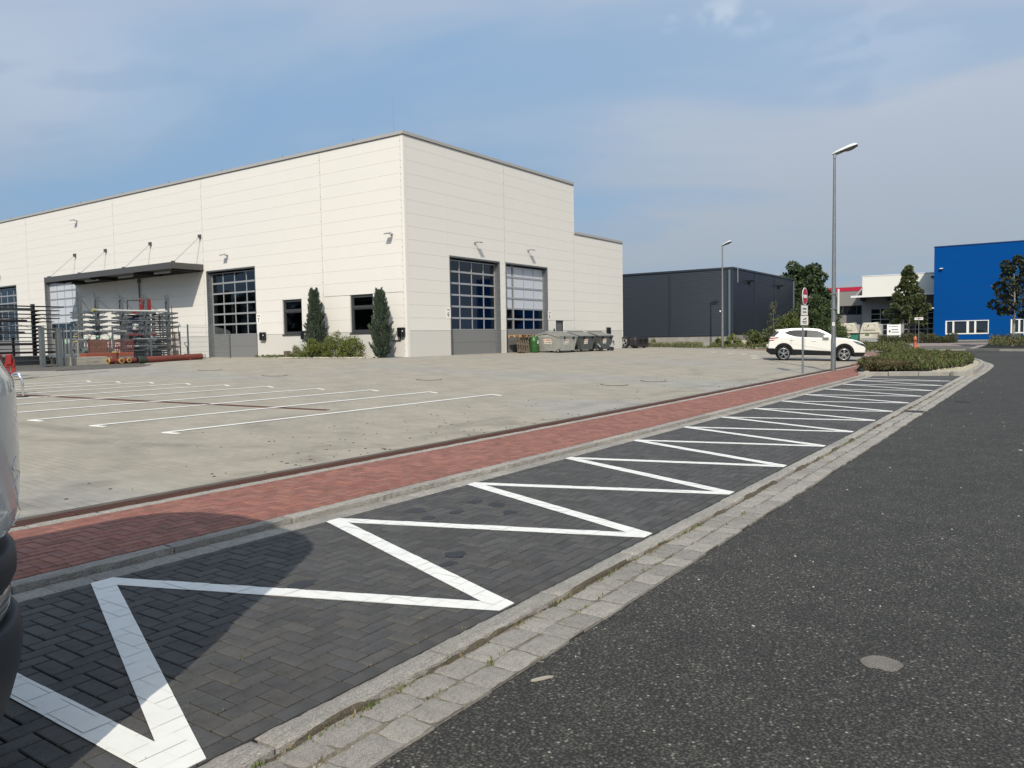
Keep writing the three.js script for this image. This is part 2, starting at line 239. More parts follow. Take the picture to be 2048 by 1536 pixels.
// ground heights: the street climbs a little, the yard slopes up to the warehouse
const rise = z => { const a = -z - 13; return 0.0045 * (a < 60 ? Math.log1p(Math.exp(a / 3)) * 3 : a); };
const yardY = (x, z) => { const t = clamp((-6.64 - x) / 18.05); return (0.065 + rise(z)) * (1 - t) + 0.66 * t + (x < -26 && z < -13.4 ? 0.17 * sstep(13.4, 18.8, -z) * sstep(26, 28.6, -x) * (1 - sstep(19.6, 24, -z)) * (1 - sstep(34, 38, -x)) : 0); };
const roadY = (x, z) => rise(z) - 0.04, stripY = (x, z) => rise(z);
function textTex(w, h, bg, lines) {      // flat print
  const c = document.createElement('canvas'); c.width = w; c.height = h; const g = c.getContext('2d'); g.fillStyle = bg; g.fillRect(0, 0, w, h);
  for (const l of lines) { g.fillStyle = l.color || '#111'; if (l.rect) g.fillRect(...l.rect); else if (l.poly) { g.beginPath(); l.poly.forEach(([x, y], i) => i ? g.lineTo(x, y) : g.moveTo(x, y)); g.closePath(); g.fill(); } else { g.font = l.font; g.textAlign = 'center'; g.textBaseline = 'middle'; g.fillText(l.text, l.x, l.y); } }
  const t = new THREE.CanvasTexture(c); t.colorSpace = THREE.SRGBColorSpace; return t;
}
const printMat = t => new THREE.MeshStandardMaterial({ map: t, roughness: 0.5 });
function plate(w, h, m) { const g = new THREE.PlaneGeometry(w, h); return new THREE.Mesh(g, m); }

/* leaves: many small two-triangle leaves with their own tint */
function leaves(n, at, size, tints, aspect = 0.5, droop = 0) {
  const p = new Float32Array(n * 18), nr = new Float32Array(n * 18), c = new Float32Array(n * 18);
  const d = V(0, 0, 0), s = V(0, 0, 0), q = V(0, 0, 0), nn = V(0, 0, 0);
  for (let i = 0; i < n; i++) {
    const [x, y, z, dx, dy, dz, k = 1] = at(i); const L = rr(size[0], size[1]) * k, w = L * aspect * rr(0.8, 1.2);
    d.set(dx + rr(-0.35, 0.35), dy + rr(-0.35, 0.35) - droop, dz + rr(-0.35, 0.35)).normalize(); q.set(rr(-1, 1), rr(-1, 1), rr(-1, 1)); s.crossVectors(d, q).normalize(); nn.crossVectors(d, s).normalize();
    const A = [x, y, z], B = [x + d.x * L * 0.5 + s.x * w / 2, y + d.y * L * 0.5 + s.y * w / 2, z + d.z * L * 0.5 + s.z * w / 2], D = [x + d.x * L * 0.5 - s.x * w / 2, y + d.y * L * 0.5 - s.y * w / 2, z + d.z * L * 0.5 - s.z * w / 2], E = [x + d.x * L + nn.x * w * 0.2, y + d.y * L + nn.y * w * 0.2, z + d.z * L + nn.z * w * 0.2];
    p.set([...A, ...B, ...D, ...D, ...B, ...E], i * 18); const t = pick(tints), v = rr(0.75, 1.25);
    for (let k2 = 0; k2 < 6; k2++) { nr.set([nn.x, nn.y, nn.z], i * 18 + k2 * 3); c.set([t[0] * v, t[1] * v, t[2] * v], i * 18 + k2 * 3); }
  }
  const g = new THREE.BufferGeometry(); g.setAttribute('position', new THREE.BufferAttribute(p, 3)); g.setAttribute('color', new THREE.BufferAttribute(c, 3)); return g;
}
const ball = () => { let x, y, z, l; do { x = rr(-1, 1); y = rr(-1, 1); z = rr(-1, 1); l = x * x + y * y + z * z; } while (l > 1 || l < 1e-4); return [x, y, z, Math.sqrt(l)]; };

/* ================= ground and paving ================= */
struct('terrain', grid(-700, 700, 28, -900, 500, 28, (x, z) => -0.6 + 0 * x), M.grassGround);
{ // street asphalt: one sheet that runs on beneath the kerbs and into the side street
  const C = (x, z) => { const p = 0.82 + 0.36 * fbm(x * 0.35, z * 0.22, 0, 203, 4), s = fbm(x * 1.3 + 5, z * 1.3, 0, 207, 3) > 0.66 ? 0.9 : 1, lane = 1 + 0.06 * Math.sin(x * 1.9); return [p * s * lane * 1.02, p * s * lane, p * s * lane * 0.98]; };
  struct('road', grid(-60, 26, 172, -64, 18, 164, roadY, C), M.asphalt);
}
{ // pale chips and spots of paint on the asphalt, one mass nobody could count
  const g = []; for (let i = 0; i < 420; i++) { const x = rr(-1.8, 9), z = -Math.pow(rnd(), 0.8) * 26, s = rr(0.003, 0.009) * (rnd() > 0.97 ? 2.2 : 1) * (1 + -z * 0.03); const c = new THREE.CylinderGeometry(s, s * 1.1, 0.003, 6); c.scale(1, 1, rr(0.5, 1)); c.rotateY(rr(0, 3)); c.translate(x, roadY(x, z) + 0.001, z); g.push(flat(c)); }
  const o = part('stone_chips', merge(g), M.paintOld); tagged(o, 'pale stone chips and paint specks strewn over the dark asphalt road', 'stone chips', null, 'stuff');
}
function patch(name, x, z, rx, rz, turn, m, label) {
  const pts = []; for (let i = 0; i < 26; i++) { const a = i / 26 * Math.PI * 2, k = 0.8 + 0.35 * vnoise(Math.cos(a) * 2 + x, Math.sin(a) * 2 + z, 0, 9); pts.push([Math.cos(a) * rx * k, Math.sin(a) * rz * k]); }
  const g = poly(pts, -0.001, 0.003), o = part(name, g, m); o.position.set(x, roadY(x, z) + 0.002, z); o.rotation.y = turn; tagged(o, label, 'patch'); return o;
}
{ const hitRoad = (x, z) => [x, z];
  patch('cement_patch', ...hitRoad(-0.595, -3.63), 0.082, 0.075, 0.2, mat([0.215, 0.195, 0.17], { map: T.paver, bumpMap: T.asphaltB, bumpScale: 0.003, roughness: 1 }), 'round pale grey cement patch in the middle of the near asphalt');
  patch('paint_fleck', -1.757, -2.71, 0.053, 0.014, 1.05, mat([0.42, 0.38, 0.31], { map: T.concrete, roughness: 0.9 }), 'small beige fleck lying on the asphalt beside the gutter stones');
  patch('tar_patch', -1.53, -18.05, 0.13, 0.16, 0.1, M.black, 'thin black tar patch on the distant asphalt road');
}
{ // yard of light concrete paving
  const tyre = [[[-6.9, -2.9], [-8.3, -4.5], [-10.5, -5.5], [-13, -5.2]], [[-8.2, -7.6], [-9.4, -7.2], [-10.2, -7.7], [-10.3, -9.6]], [[-8.0, -6.2], [-10, -5.1], [-14, -3.9]], [[-9, -23], [-11, -27], [-15, -29]], [[-7.6, -30.5], [-8.3, -31.6], [-9.6, -32.3]]].map(l => new THREE.CatmullRomCurve3(l.map(p => V(p[0], 0, p[1]))).getPoints(40));
  const near = (x, z) => { let b = 9; for (const l of tyre) for (const p of l) { const d = Math.hypot(x - p.x, z - p.z); if (d < b) b = d; } return b; };
  const C = (x, z) => {
    const a = fbm(x * 0.5, z * 0.5, 0, 221, 5), b = fbm(x * 0.16 + 9, z * 0.3, 0, 231, 4), c = fbm(x * 2.2, z * 2.2, 0, 241, 3);
    let k = 0.95 + 0.05 * a + 0.03 * b + 0.08 * c, w = sstep(0.45, 0.66, b) * 0.07;
    if (x > -16 && z > -34) { const t = near(x, z); if (t < 0.3) k *= 1 - 0.22 * (1 - sstep(0.07, 0.26, t)) * sstep(0.3, 0.6, c); }
    const dirt = x > -7.6 ? sstep(0.52, 0.7, fbm(x * 5, z * 2.4, 0, 251, 4)) * 0.22 : 0; k *= 1 - dirt;
    return [k * (1 - w * 0.9), k * (1 - w * 0.3), k * (1 + w)];
  };
  struct('yard', merge([flatKeep(grid(-26.6, -6.63, 133, -34.5, 3.5, 253, yardY, C)), flatKeep(grid(-90, -6.63, 60, -53, -34.5, 18, yardY, C)), flatKeep(grid(-90, -26.6, 60, -34.5, 26, 60, yardY, C)), flatKeep(grid(-26.6, -6.63, 20, 3.5, 26, 20, yardY, C))]), M.yard);
  struct('apron', poly([[-21.2, -8.2], [-21.95, -9.17], [-23.8, -12.5], [-26.5, -15.3], [-29.6, -17.9], [-31, -18.3], [-40, -26.9], [-80, -26.9], [-80, 24], [-30, 24], [-22, 2]], 0.5, (x, z) => yardY(x, z) + 0.005), M.apron);
}
function flatKeep(g) { g = g.toNonIndexed(); return g; }

/* paver, setts and kerb stone shapes: shared variants */
function slab(w, l, h, ch, jit = 0) {     // chamfered stone, top at y = 0, open below
  const x = w / 2, z = l / 2, j = () => rr(-jit, jit), o = [[-x + j(), -z + j()], [x + j(), -z + j()], [x + j(), z + j()], [-x + j(), z + j()]], n = o.map(([a, b]) => [a - Math.sign(a) * ch, b - Math.sign(b) * ch]), v = [];
  const ty = [0, 0, 0, 0].map(() => rr(-jit, jit) * 0.4);
  const T4 = n.map((p, i) => [p[0], ty[i], p[1]]), E4 = o.map((p, i) => [p[0], ty[i] - ch * 0.9, p[1]]), B4 = o.map(p => [p[0], -h, p[1]]);
  const q = (a, b, c, d) => v.push(...a, ...c, ...b, ...a, ...d, ...c);
  q(T4[0], T4[1], T4[2], T4[3]); for (let i = 0; i < 4; i++) { const k = (i + 1) % 4; q(T4[i], E4[i], E4[k], T4[k]); q(E4[i], B4[i], B4[k], E4[k]); }
  const g = new THREE.BufferGeometry(); g.setAttribute('position', new THREE.Float32BufferAttribute(v, 3)); g.computeVertexNormals();
  if (g.attributes.normal.getY(0) < 0) { const p = g.attributes.position.array; for (let i = 0; i < p.length; i += 9) for (let k = 0; k < 3; k++) { const t = p[i + k]; p[i + k] = p[i + 3 + k]; p[i + 3 + k] = t; } g.computeVertexNormals(); }
  flat(g); const u = g.attributes.uv, ou = rr(0, 5), ov = rr(0, 5); for (let i = 0; i < u.count; i++) u.setXY(i, u.getX(i) + ou, u.getY(i) + ov); return g;
}
function rough(w, l, h, nx, nz, amp, face, round = 0.012) {   // hewn stone: top at y = 0; the face at +x is broken
  const g = new THREE.BoxGeometry(w, h, l, nx, 3, nz); g.translate(0, -h / 2, 0); const p = g.attributes.position, s = rr(0, 99);
  for (let i = 0; i < p.count; i++) {
    let x = p.getX(i), y = p.getY(i), z = p.getZ(i); const n = a => fbm(x * 14 + s + a, z * 14 + y * 30 + a, 0, 5, 3) - 0.5;
    const ex = w / 2 - Math.abs(x), ez = l / 2 - Math.abs(z), top = y > -1e-4;
    if (top) { const e = Math.min(ex, ez); y += n(1) * amp * 2 - (e < 1e-4 ? round * (0.6 + 0.9 * vnoise(z * 25 + s, x * 25, 0, 3)) : 0); }
    if (Math.abs(x) > w / 2 - 1e-4) x += Math.sign(x) * (n(7) * (x > 0 ? face : amp) * 2 - (x > 0 && top ? 0.004 : 0)); if (Math.abs(z) > l / 2 - 1e-4) z += n(13) * amp;
    p.setXYZ(i, x, y, z);
  }
  g.computeVertexNormals(); flat(g); const u = g.attributes.uv, ou = rr(0, 5), ov = rr(0, 5); for (let i = 0; i < u.count; i++) u.setXY(i, u.getX(i) + ou, u.getY(i) + ov); return g;
}
const inView = (x, z) => { const a = Math.atan2(-x, -z); return a > -0.05 && a < 1.24 && z < 1; };
// lays stones given as [geometry index, x, y, z, turn]: the nearest 300 in view as meshes of their own, the others as one mass
function lay(parent, name, geos, mats, matI, list, most = 300) {
  list.forEach(s => { s.d = (inView(s.x, s.z) ? 0 : 500) + Math.hypot(s.x, s.z); s.t = s.t ?? Math.floor(rnd() * mats.length); }); list.sort((a, b) => a.d - b.d);
  list.slice(0, most).forEach(s => { const o = part(name, geos[s.g], mats[s.t], parent); o.position.set(s.x, s.y, s.z); o.rotation.set(s.rx || 0, s.turn || 0, s.rz || 0); if (s.sx) o.scale.set(s.sx, 1, s.sz); });
  const rest = list.slice(most); if (!rest.length) return;
  const by = geos.map((_, i) => rest.filter(s => s.g === i)), m4 = new THREE.Matrix4(), e = new THREE.Euler(), qq = new THREE.Quaternion();
  by.forEach((l, i) => { if (!l.length) return; const im = new THREE.InstancedMesh(geos[i], matI, l.length); im.name = name + '_field'; im.userData.kind = 'stuff'; im.castShadow = im.receiveShadow = true;
    l.forEach((s, k) => { m4.compose(V(s.x, s.y, s.z), qq.setFromEuler(e.set(s.rx || 0, s.turn || 0, s.rz || 0)), V(s.sx || 1, 1, s.sz || 1)); im.setMatrixAt(k, m4); const t = rr(0.86, 1.13); im.setColorAt(k, lin(t * rr(0.98, 1.02), t, t * rr(0.98, 1.02))); }); parent.add(im); });
}
const tops = [];                                  // brick tops of the bay, for the paint that lies on them
function herringbone(x0, x1, z0, z1, H, keepTops) {
  const nx = Math.round((x1 - x0) / 0.0885), u = (x1 - x0) / nx, joint = 0.0045, out = [], add = (a, b, c, d, H) => { // a..b in x, c..d in z
    const w = b - a - joint, l = d - c - joint, x = (a + b) / 2, z = (c + d) / 2, long = Math.max(w, l) > 1.5 * Math.min(w, l), y = H(x, z) + rr(-0.0012, 0.0012);
    out.push({ g: long ? Math.floor(rnd() * 3) : 3, x, y, z, turn: long && w > l ? Math.PI / 2 : 0, rx: rr(-0.006, 0.006), rz: rr(-0.006, 0.006) });
    if (keepTops) tops.push({ x0: a + joint / 2, x1: b - joint / 2, z0: c + joint / 2, z1: d - joint / 2, y });
  };
  const j0 = Math.floor(z0 / u), j1 = Math.ceil(z1 / u);
  for (let j = j0; j < j1; j++) for (let i = 0; i < nx; i++) {
    const m = (((i - j) % 4) + 4) % 4, X = x0 + i * u, Z = j * u;
    if (m === 0) add(X, i + 1 < nx ? X + 2 * u : X + u, Z, Z + u, H); else if (m === 1 && i === 0) add(X, X + u, Z, Z + u, H); else if (m === 2) add(X, X + u, Z - u, Z + u, H);
  }
  return out;
}
function stretcher(xa, xb, z0, z1, L, H, keep) { const o = []; for (let z = z0 + rr(0, L); z > z1; z -= L) { const y = H((xa + xb) / 2, z - L / 2) + rr(-0.001, 0.001); o.push({ g: 4, x: (xa + xb) / 2, y, z: z - L / 2, turn: 0 }); if (keep) tops.push({ x0: xa, x1: xb, z0: z - L, z1: z, y }); } return o; }
const U = 0.0885, brickGeos = [slab(U - 0.0045, 2 * U - 0.0045, 0.05, 0.004, 0.0008), slab(U - 0.0045, 2 * U - 0.0045, 0.05, 0.0045, 0.0008), slab(U - 0.005, 2 * U - 0.005, 0.05, 0.0038, 0.001), slab(U - 0.0045, U - 0.0045, 0.05, 0.004, 0.0008), slab(0.075, 0.173, 0.05, 0.004, 0.0008)];
const endZ = -26.4;
{ // parking bay of dark pavers
  const bay = thing('parking_bay', 'parking bay of dark grey herringbone pavers between the kerb and red footpath', 'parking bay'); bay.userData.kind = 'structure'; delete bay.userData.category;
  part('bedding', grid(-4.86, -2.3, 8, -27.2, 6, 60, (x, z) => stripY(x, z) - 0.011), M.bedDark, bay);
  const H = (x, z) => stripY(x, z);
  const list = [...herringbone(-4.57, -2.405, -27.0, 3, H, true), ...stretcher(-2.4, -2.325, 3, -27, 0.178, H, true), ...stretcher(-4.652, -4.575, 3, -26.4, 0.178, H, true)];
  lay(bay, 'paver', brickGeos, M.darkPavers, M.darkPaverI, list);
}
{ // red footpath
  const walk = thing('footpath', 'footpath of red herringbone pavers beside the yard', 'footpath'); walk.userData.kind = 'structure'; delete walk.userData.category;
  const H = (x, z) => rise(z) + lerp(0.042, 0.066, (-4.985 - x) / 1.22);
  part('bedding', grid(-6.65, -4.9, 6, -33.5, 6, 60, (x, z) => H(x, z) - 0.012), M.bedDark, walk);
  const list = [...herringbone(-6.125, -5.065, -33, 3, H), ...stretcher(-5.062, -4.988, 3, -33, 0.178, H), ...stretcher(-6.2, -6.128, 3, -33, 0.178, H)];
  lay(walk, 'paver', brickGeos, M.redPavers, M.redPaverI, list);
  // the far end bends left behind the parked car
  const c = [[-6.6, -32.9], [-6.85, -36], [-6.98, -38.6], [-7.4, -40.5], [-8.4, -43.7], [-10.5, -47], [-14, -49.2], [-30, -50]], d = [[-30, -51.6], [-13.5, -51.2], [-9.2, -49], [-7.8, -46.7], [-6.6, -43.2], [-6.15, -41], [-6.2, -39.5], [-5.95, -34.8], [-5.5, -28.7], [-4.98, -26.2], [-4.99, -32.9]];
  part('far_paving', poly([...c, ...d.slice(0, 9), [-5.5, -32.9]], 0, (x, z) => Math.max(rise(z) + 0.067, yardY(x, z) + 0.03)), M.redPath, walk);
}
/* granite: kerb beside the street, gutter setts, low kerb of the footpath, pale edging */
const graniteM = [M.granite, M.granite2, M.granite, M.granite3];
function straight(x, L, z0, z1, H, geos) { const o = []; let z = z0; while (z > z1) { const l = Array.isArray(L) ? rr(...L) : L; o.push({ g: Math.floor(rnd() * geos.length), x, z: z - l / 2, y: H(x, z - l / 2), sx: 1, sz: Array.isArray(L) ? l / L[1] : 1, turn: rnd() > 0.5 && Array.isArray(L) ? Math.PI : 0, rz: rr(-0.012, 0.012), rx: rr(-0.012, 0.012) }); z -= l; } return o; }
{
  const k = thing('street_kerb', 'granite kerb between the dark parking bay and the street gutter', 'kerb'); k.userData.kind = 'structure'; delete k.userData.category;
  const geos = [0, 1, 2, 3, 4].map(() => rough(0.124, 0.988, 0.2, 6, 46, 0.003, 0.011, 0.008));
  const list = []; for (let i = 0; i < 31; i++) { const z = 2.1 - i * 0.945 - 0.47; list.push({ g: i % 5, x: -2.256 + rr(-0.003, 0.003), y: stripY(0, z) + 0.002, z, sx: 1, sz: 0.945, rz: rr(-0.008, 0.008) }); }
  lay(k, 'kerb_stone', geos, graniteM, M.granite, list);
}
const gutterCurve = new THREE.CatmullRomCurve3([[-2.1, -26], [-2.09, -32], [-2.2, -35.8], [-2.62, -38.7], [-3.1, -40.9], [-4.6, -43.6], [-8, -45.2], [-14, -45.8]].map(p => V(p[0], 0, p[1])));
function along(off, L, geos, H, from = 0) { const o = [], n = Math.floor(gutterCurve.getLength() / L); for (let i = Math.floor(from * n); i < n; i++) { const t = (i + 0.5) / n, p = gutterCurve.getPointAt(t), d = gutterCurve.getTangentAt(t), x = p.x + d.z * -off, z = p.z + d.x * off; o.push({ g: i % geos.length, x, y: H(x, z), z, turn: Math.atan2(d.x, d.z), sx: 1, sz: 1 }); } return o; }
const settGeos = [0, 1, 2, 3, 4, 5, 6, 7].map(() => rough(0.156, 0.2365, 0.12, 6, 8, 0.0035, 0.003, 0.0045));
{
  const k = thing('street_gutter', 'gutter of two rows of grey granite setts beside the asphalt', 'gutter'); k.userData.kind = 'structure'; delete k.userData.category;
  part('bedding', merge([flat(grid(-2.3, -1.866, 4, -26.2, 6, 80, (x, z) => roadY(x, z) + 0.0115))]), M.sand, k);
  { const N = 30, v = [], ix = []; for (let i = 0; i <= N; i++) { const q = gutterCurve.getPointAt(i / N), d = gutterCurve.getTangentAt(i / N); for (const o of [0.2, 0.02, -0.155]) { const x = q.x + d.z * o, z = q.z - d.x * o; v.push(x, roadY(x, z) + 0.006, z); } } for (let i = 0; i < N; i++) for (let j = 0; j < 2; j++) { const a = i * 3 + j; ix.push(a, a + 1, a + 3, a + 1, a + 4, a + 3); } const g = new THREE.BufferGeometry(); g.setAttribute('position', new THREE.Float32BufferAttribute(v, 3)); g.setIndex(ix); g.computeVertexNormals(); part('bedding', flat(g), M.sand, k); }
  const H = (x, z) => roadY(x, z) + 0.016;
  const list = [...straight(-2.107, [0.155, 0.24], 2, -15.2, H, settGeos), ...straight(-1.945, [0.155, 0.24], 2, -15.2, H, settGeos), ...straight(-2.107, [0.155, 0.24], -15.72, -26.1, H, settGeos), ...straight(-1.945, [0.155, 0.24], -15.72, -26.1, H, settGeos), ...along(-0.005, 0.22, settGeos, H), ...along(0.16, 0.22, settGeos, H)];
  list.forEach(s => { s.sx = 1; s.x += rr(-0.006, 0.006); if (s.sz === 1) s.sz = 0.93; });
  lay(k, 'sett', settGeos, graniteM, M.granite, list);
  const slit = thing('gully_gap', 'dark gully gap crossing the granite gutter', 'drain'); part('trough', box(-2.17, -1.9, roadY(0, -15.46) - 0.02, roadY(0, -15.46) + 0.0145, -15.68, -15.24), M.black, slit); part('bar', box(-2.16, -1.91, roadY(0, -15.46), roadY(0, -15.46) + 0.016, -15.66, -15.62), M.dirtsteel, slit); part('bar', box(-2.16, -1.91, roadY(0, -15.46), roadY(0, -15.46) + 0.016, -15.36, -15.32), M.dirtsteel, slit);
}
{
  const k = thing('footpath_kerb', 'low rough granite kerb with a row of setts beside the red footpath', 'kerb'); k.userData.kind = 'structure'; delete k.userData.category;
  const kg = [0, 1, 2, 3].map(() => rough(0.13, 0.99, 0.16, 5, 46, 0.003, 0.014, 0.007)), list = [];
  for (let i = 0; i < 30; i++) { const z = 2.05 - i - 0.5; list.push({ g: i % 4, x: -4.922, y: rise(z) + 0.043, z, rz: rr(-0.01, 0.01) }); }
  lay(k, 'kerb_stone', kg, graniteM, M.granite, list);
  part('bedding', grid(-4.87, -4.64, 2, -26.3, 4, 60, (x, z) => stripY(x, z) - 0.008), M.sand, k);
  const sg = [0, 1, 2, 3, 4].map(() => rough(0.18, 0.335, 0.1, 5, 8, 0.004, 0.003, 0.005));
  lay(k, 'sett', sg, graniteM, M.granite, straight(-4.752, [0.2, 0.34], 2, -26.2, (x, z) => stripY(x, z) + 0.002, sg), 150);
}
{
  const k = thing('granite_edging', 'pale granite edging stones between the red footpath and rusty channel', 'edging'); k.userData.kind = 'structure'; delete k.userData.category;
  const g = [0, 1, 2, 3, 4].map(() => rough(0.122, 0.6, 0.12, 4, 14, 0.003, 0.004, 0.008));
  const s = straight(-6.268, [0.34, 0.61], 2, -33, (x, z) => rise(z) + 0.071, g); lay(k, 'edging_stone', g, [M.granite3, M.granite3, mat([1.4, 1.38, 1.3], { map: T.granite, roughness: 0.85 })], M.granite3, s);
  const c = new THREE.CatmullRomCurve3([[-6.27, -33], [-6.66, -35.4], [-6.85, -37.5], [-6.97, -39], [-7.3, -40.6], [-8.3, -43.6], [-10.4, -47], [-14, -49.1]].map(p => V(p[0], 0, p[1]))), o = [], n = 40;
  for (let i = 0; i < n; i++) { const p = c.getPointAt((i + 0.5) / n), d = c.getTangentAt((i + 0.5) / n); o.push({ g: i % 5, x: p.x, z: p.z, y: yardY(p.x, p.z) + 0.075, turn: Math.atan2(d.x, d.z), sx: 1.5, sz: 0.8 }); }
  lay(k, 'edging_stone', g, [M.granite3], M.granite3, o, 60);
}
{ // linear drain with rusty gratings
  const k = thing('drainage_channel', 'long drainage channel with rusty slotted gratings at the edge of the yard', 'drain'); 
  const H = z => rise(z) + 0.064, bars = []; for (let i = 0; i < 24; i++) { const z = -0.24 + i * 0.0208; bars.push(bar([-0.088, -0.008, z], [0.088, -0.008, z + 0.03], 0.0095, 0.014)); }
  const grate = merge([...bars, box(-0.104, -0.088, -0.02, 0, -0.247, 0.247), box(0.088, 0.104, -0.02, 0, -0.247, 0.247), box(-0.088, 0.088, -0.02, -0.001, -0.247, -0.238), box(-0.088, 0.088, -0.02, -0.001, 0.238, 0.247)]);
  part('trough', merge([grid(-6.55, -6.33, 2, -33.4, 3, 40, (x, z) => H(z) - 0.06)].map(g => flat(g))), M.black, k);
  for (let i = 0; i < 70; i++) { const z = 1.7 - i * 0.5; const o = part('grating', grate, M.rust, k); o.position.set(-6.44, H(z), z); }
  for (let i = 0; i < 36; i++) { const z = 2 - i * 1; part('channel_edge', i ? k.children.find(c => c.name === 'channel_edge').geometry : rbox(-0.042, 0.042, -0.1, 0.004, -0.497, 0.497, 0.006, 1), M.dirtsteel, k).position.set(-6.587, H(z), z - 0.5); }
}
{ // second channel running across the yard bays
  const k = thing('yard_channel', 'thin rusty drainage channel running across the marked parking bays', 'drain'), a = V(-23, 0, -5.75), b = V(-10.58, 0, -9.45), d = b.clone().sub(a), L = d.length(); d.normalize();
  const s = V(-d.z, 0, d.x).multiplyScalar(0.075); for (let i = 0; i < 13; i++) { const u = a.clone().addScaledVector(d, L * i / 13 + 0.004), w = a.clone().addScaledVector(d, L * (i + 1) / 13 - 0.004); part('grating', poly([[u.x - s.x, u.z - s.z], [w.x - s.x, w.z - s.z], [w.x + s.x, w.z + s.z], [u.x + s.x, u.z + s.z]], 0, (x, z) => yardY(x, z) + 0.007), M.rust, k); }
}
/* zigzag paint: laid on the brick tops, with a thin film in the joints */
function clip(pg, ax, sgn, k) { const o = []; for (let i = 0; i < pg.length; i++) { const a = pg[i], b = pg[(i + 1) % pg.length], da = sgn * (a[ax] - k), db = sgn * (b[ax] - k); if (da >= 0) o.push(a); if ((da >= 0) !== (db >= 0)) { const t = da / (da - db); o.push([lerp(a[0], b[0], t), lerp(a[1], b[1], t)]); } } return o; }
function painted(polyXZ, up = 0) {
  const v = [], push = (pg, y) => { for (let i = 1; i + 1 < pg.length; i++) for (const p of [pg[0], pg[i], pg[i + 1]]) v.push(p[0], typeof y === 'function' ? y(p[0], p[1]) : y, p[1]); };
  const xs = polyXZ.map(p => p[0]), zs = polyXZ.map(p => p[1]), X0 = Math.min(...xs), X1 = Math.max(...xs), Z0 = Math.min(...zs), Z1 = Math.max(...zs);
  push(polyXZ, (x, z) => stripY(x, z) + 0.0018 + up);
  for (const t of tops) { if (t.x1 < X0 || t.x0 > X1 || t.z1 < Z0 || t.z0 > Z1) continue; let p = polyXZ; p = clip(p, 0, 1, t.x0 - 0.001); if (p.length) p = clip(p, 0, -1, t.x1 + 0.001); if (p.length) p = clip(p, 1, 1, t.z0 - 0.001); if (p.length) p = clip(p, 1, -1, t.z1 + 0.001); if (p.length > 2) push(p, t.y + 0.0038 + up); }
  const g = new THREE.BufferGeometry(); g.setAttribute('position', new THREE.Float32BufferAttribute(v, 3)); const n = new Float32Array(v.length); for (let i = 1; i < n.length; i += 3) n[i] = 1; g.setAttribute('normal', new THREE.BufferAttribute(n, 3));
  const p = g.attributes.position.array; for (let i = 0; i < p.length; i += 9) { const ax = p[i + 3] - p[i], az = p[i + 5] - p[i + 2], bx = p[i + 6] - p[i], bz = p[i + 8] - p[i + 2]; if (az * bx - ax * bz < 0) for (let k = 0; k < 3; k++) { const t = p[i + 3 + k]; p[i + 3 + k] = p[i + 6 + k]; p[i + 6 + k] = t; } }
  return flat(g);
}
{
  const zig = thing('zigzag_marking', 'long white zigzag line painted along the dark paved parking bay', 'road marking');
  const R = [0.35, -1.43, -3.26, -4.99, -6.72, -8.39, -10.13, -11.77, -13.42, -15.05, -16.92, -18.7, -20.5, -22.36, -24.32], Lp = [-1.4, -2.355, -4.17, -5.95, -7.8, -9.58, -11.31, -12.95, -14.68, -16.5, -18.37, -20.29, -22.23, -24.08, -25.2];
  const XL = -4.652, XR = -2.327, w = 0.062;
  const stroke = (zl, zr, first) => { const dx = XR - XL, dz = zr - zl, l = Math.hypot(dx, dz), nz = dx / l * w, nx = -dz / l * w; let p = [[XL - dx - nx, zl - dz - nz], [XR + dx - nx, zr + dz - nz], [XR + dx + nx, zr + dz + nz], [XL - dx + nx, zl - dz + nz]]; p = clip(p, 0, 1, XL); p = clip(p, 0, -1, XR); part('stroke', painted(p, first * 0.0007), M.paint, zig); };
  for (let i = 0; i < Lp.length; i++) { stroke(Lp[i], i ? R[i] : -1.40, i ? 1 : 2); if (i && i + 1 < R.length) stroke(Lp[i], R[i + 1], 0); }
}
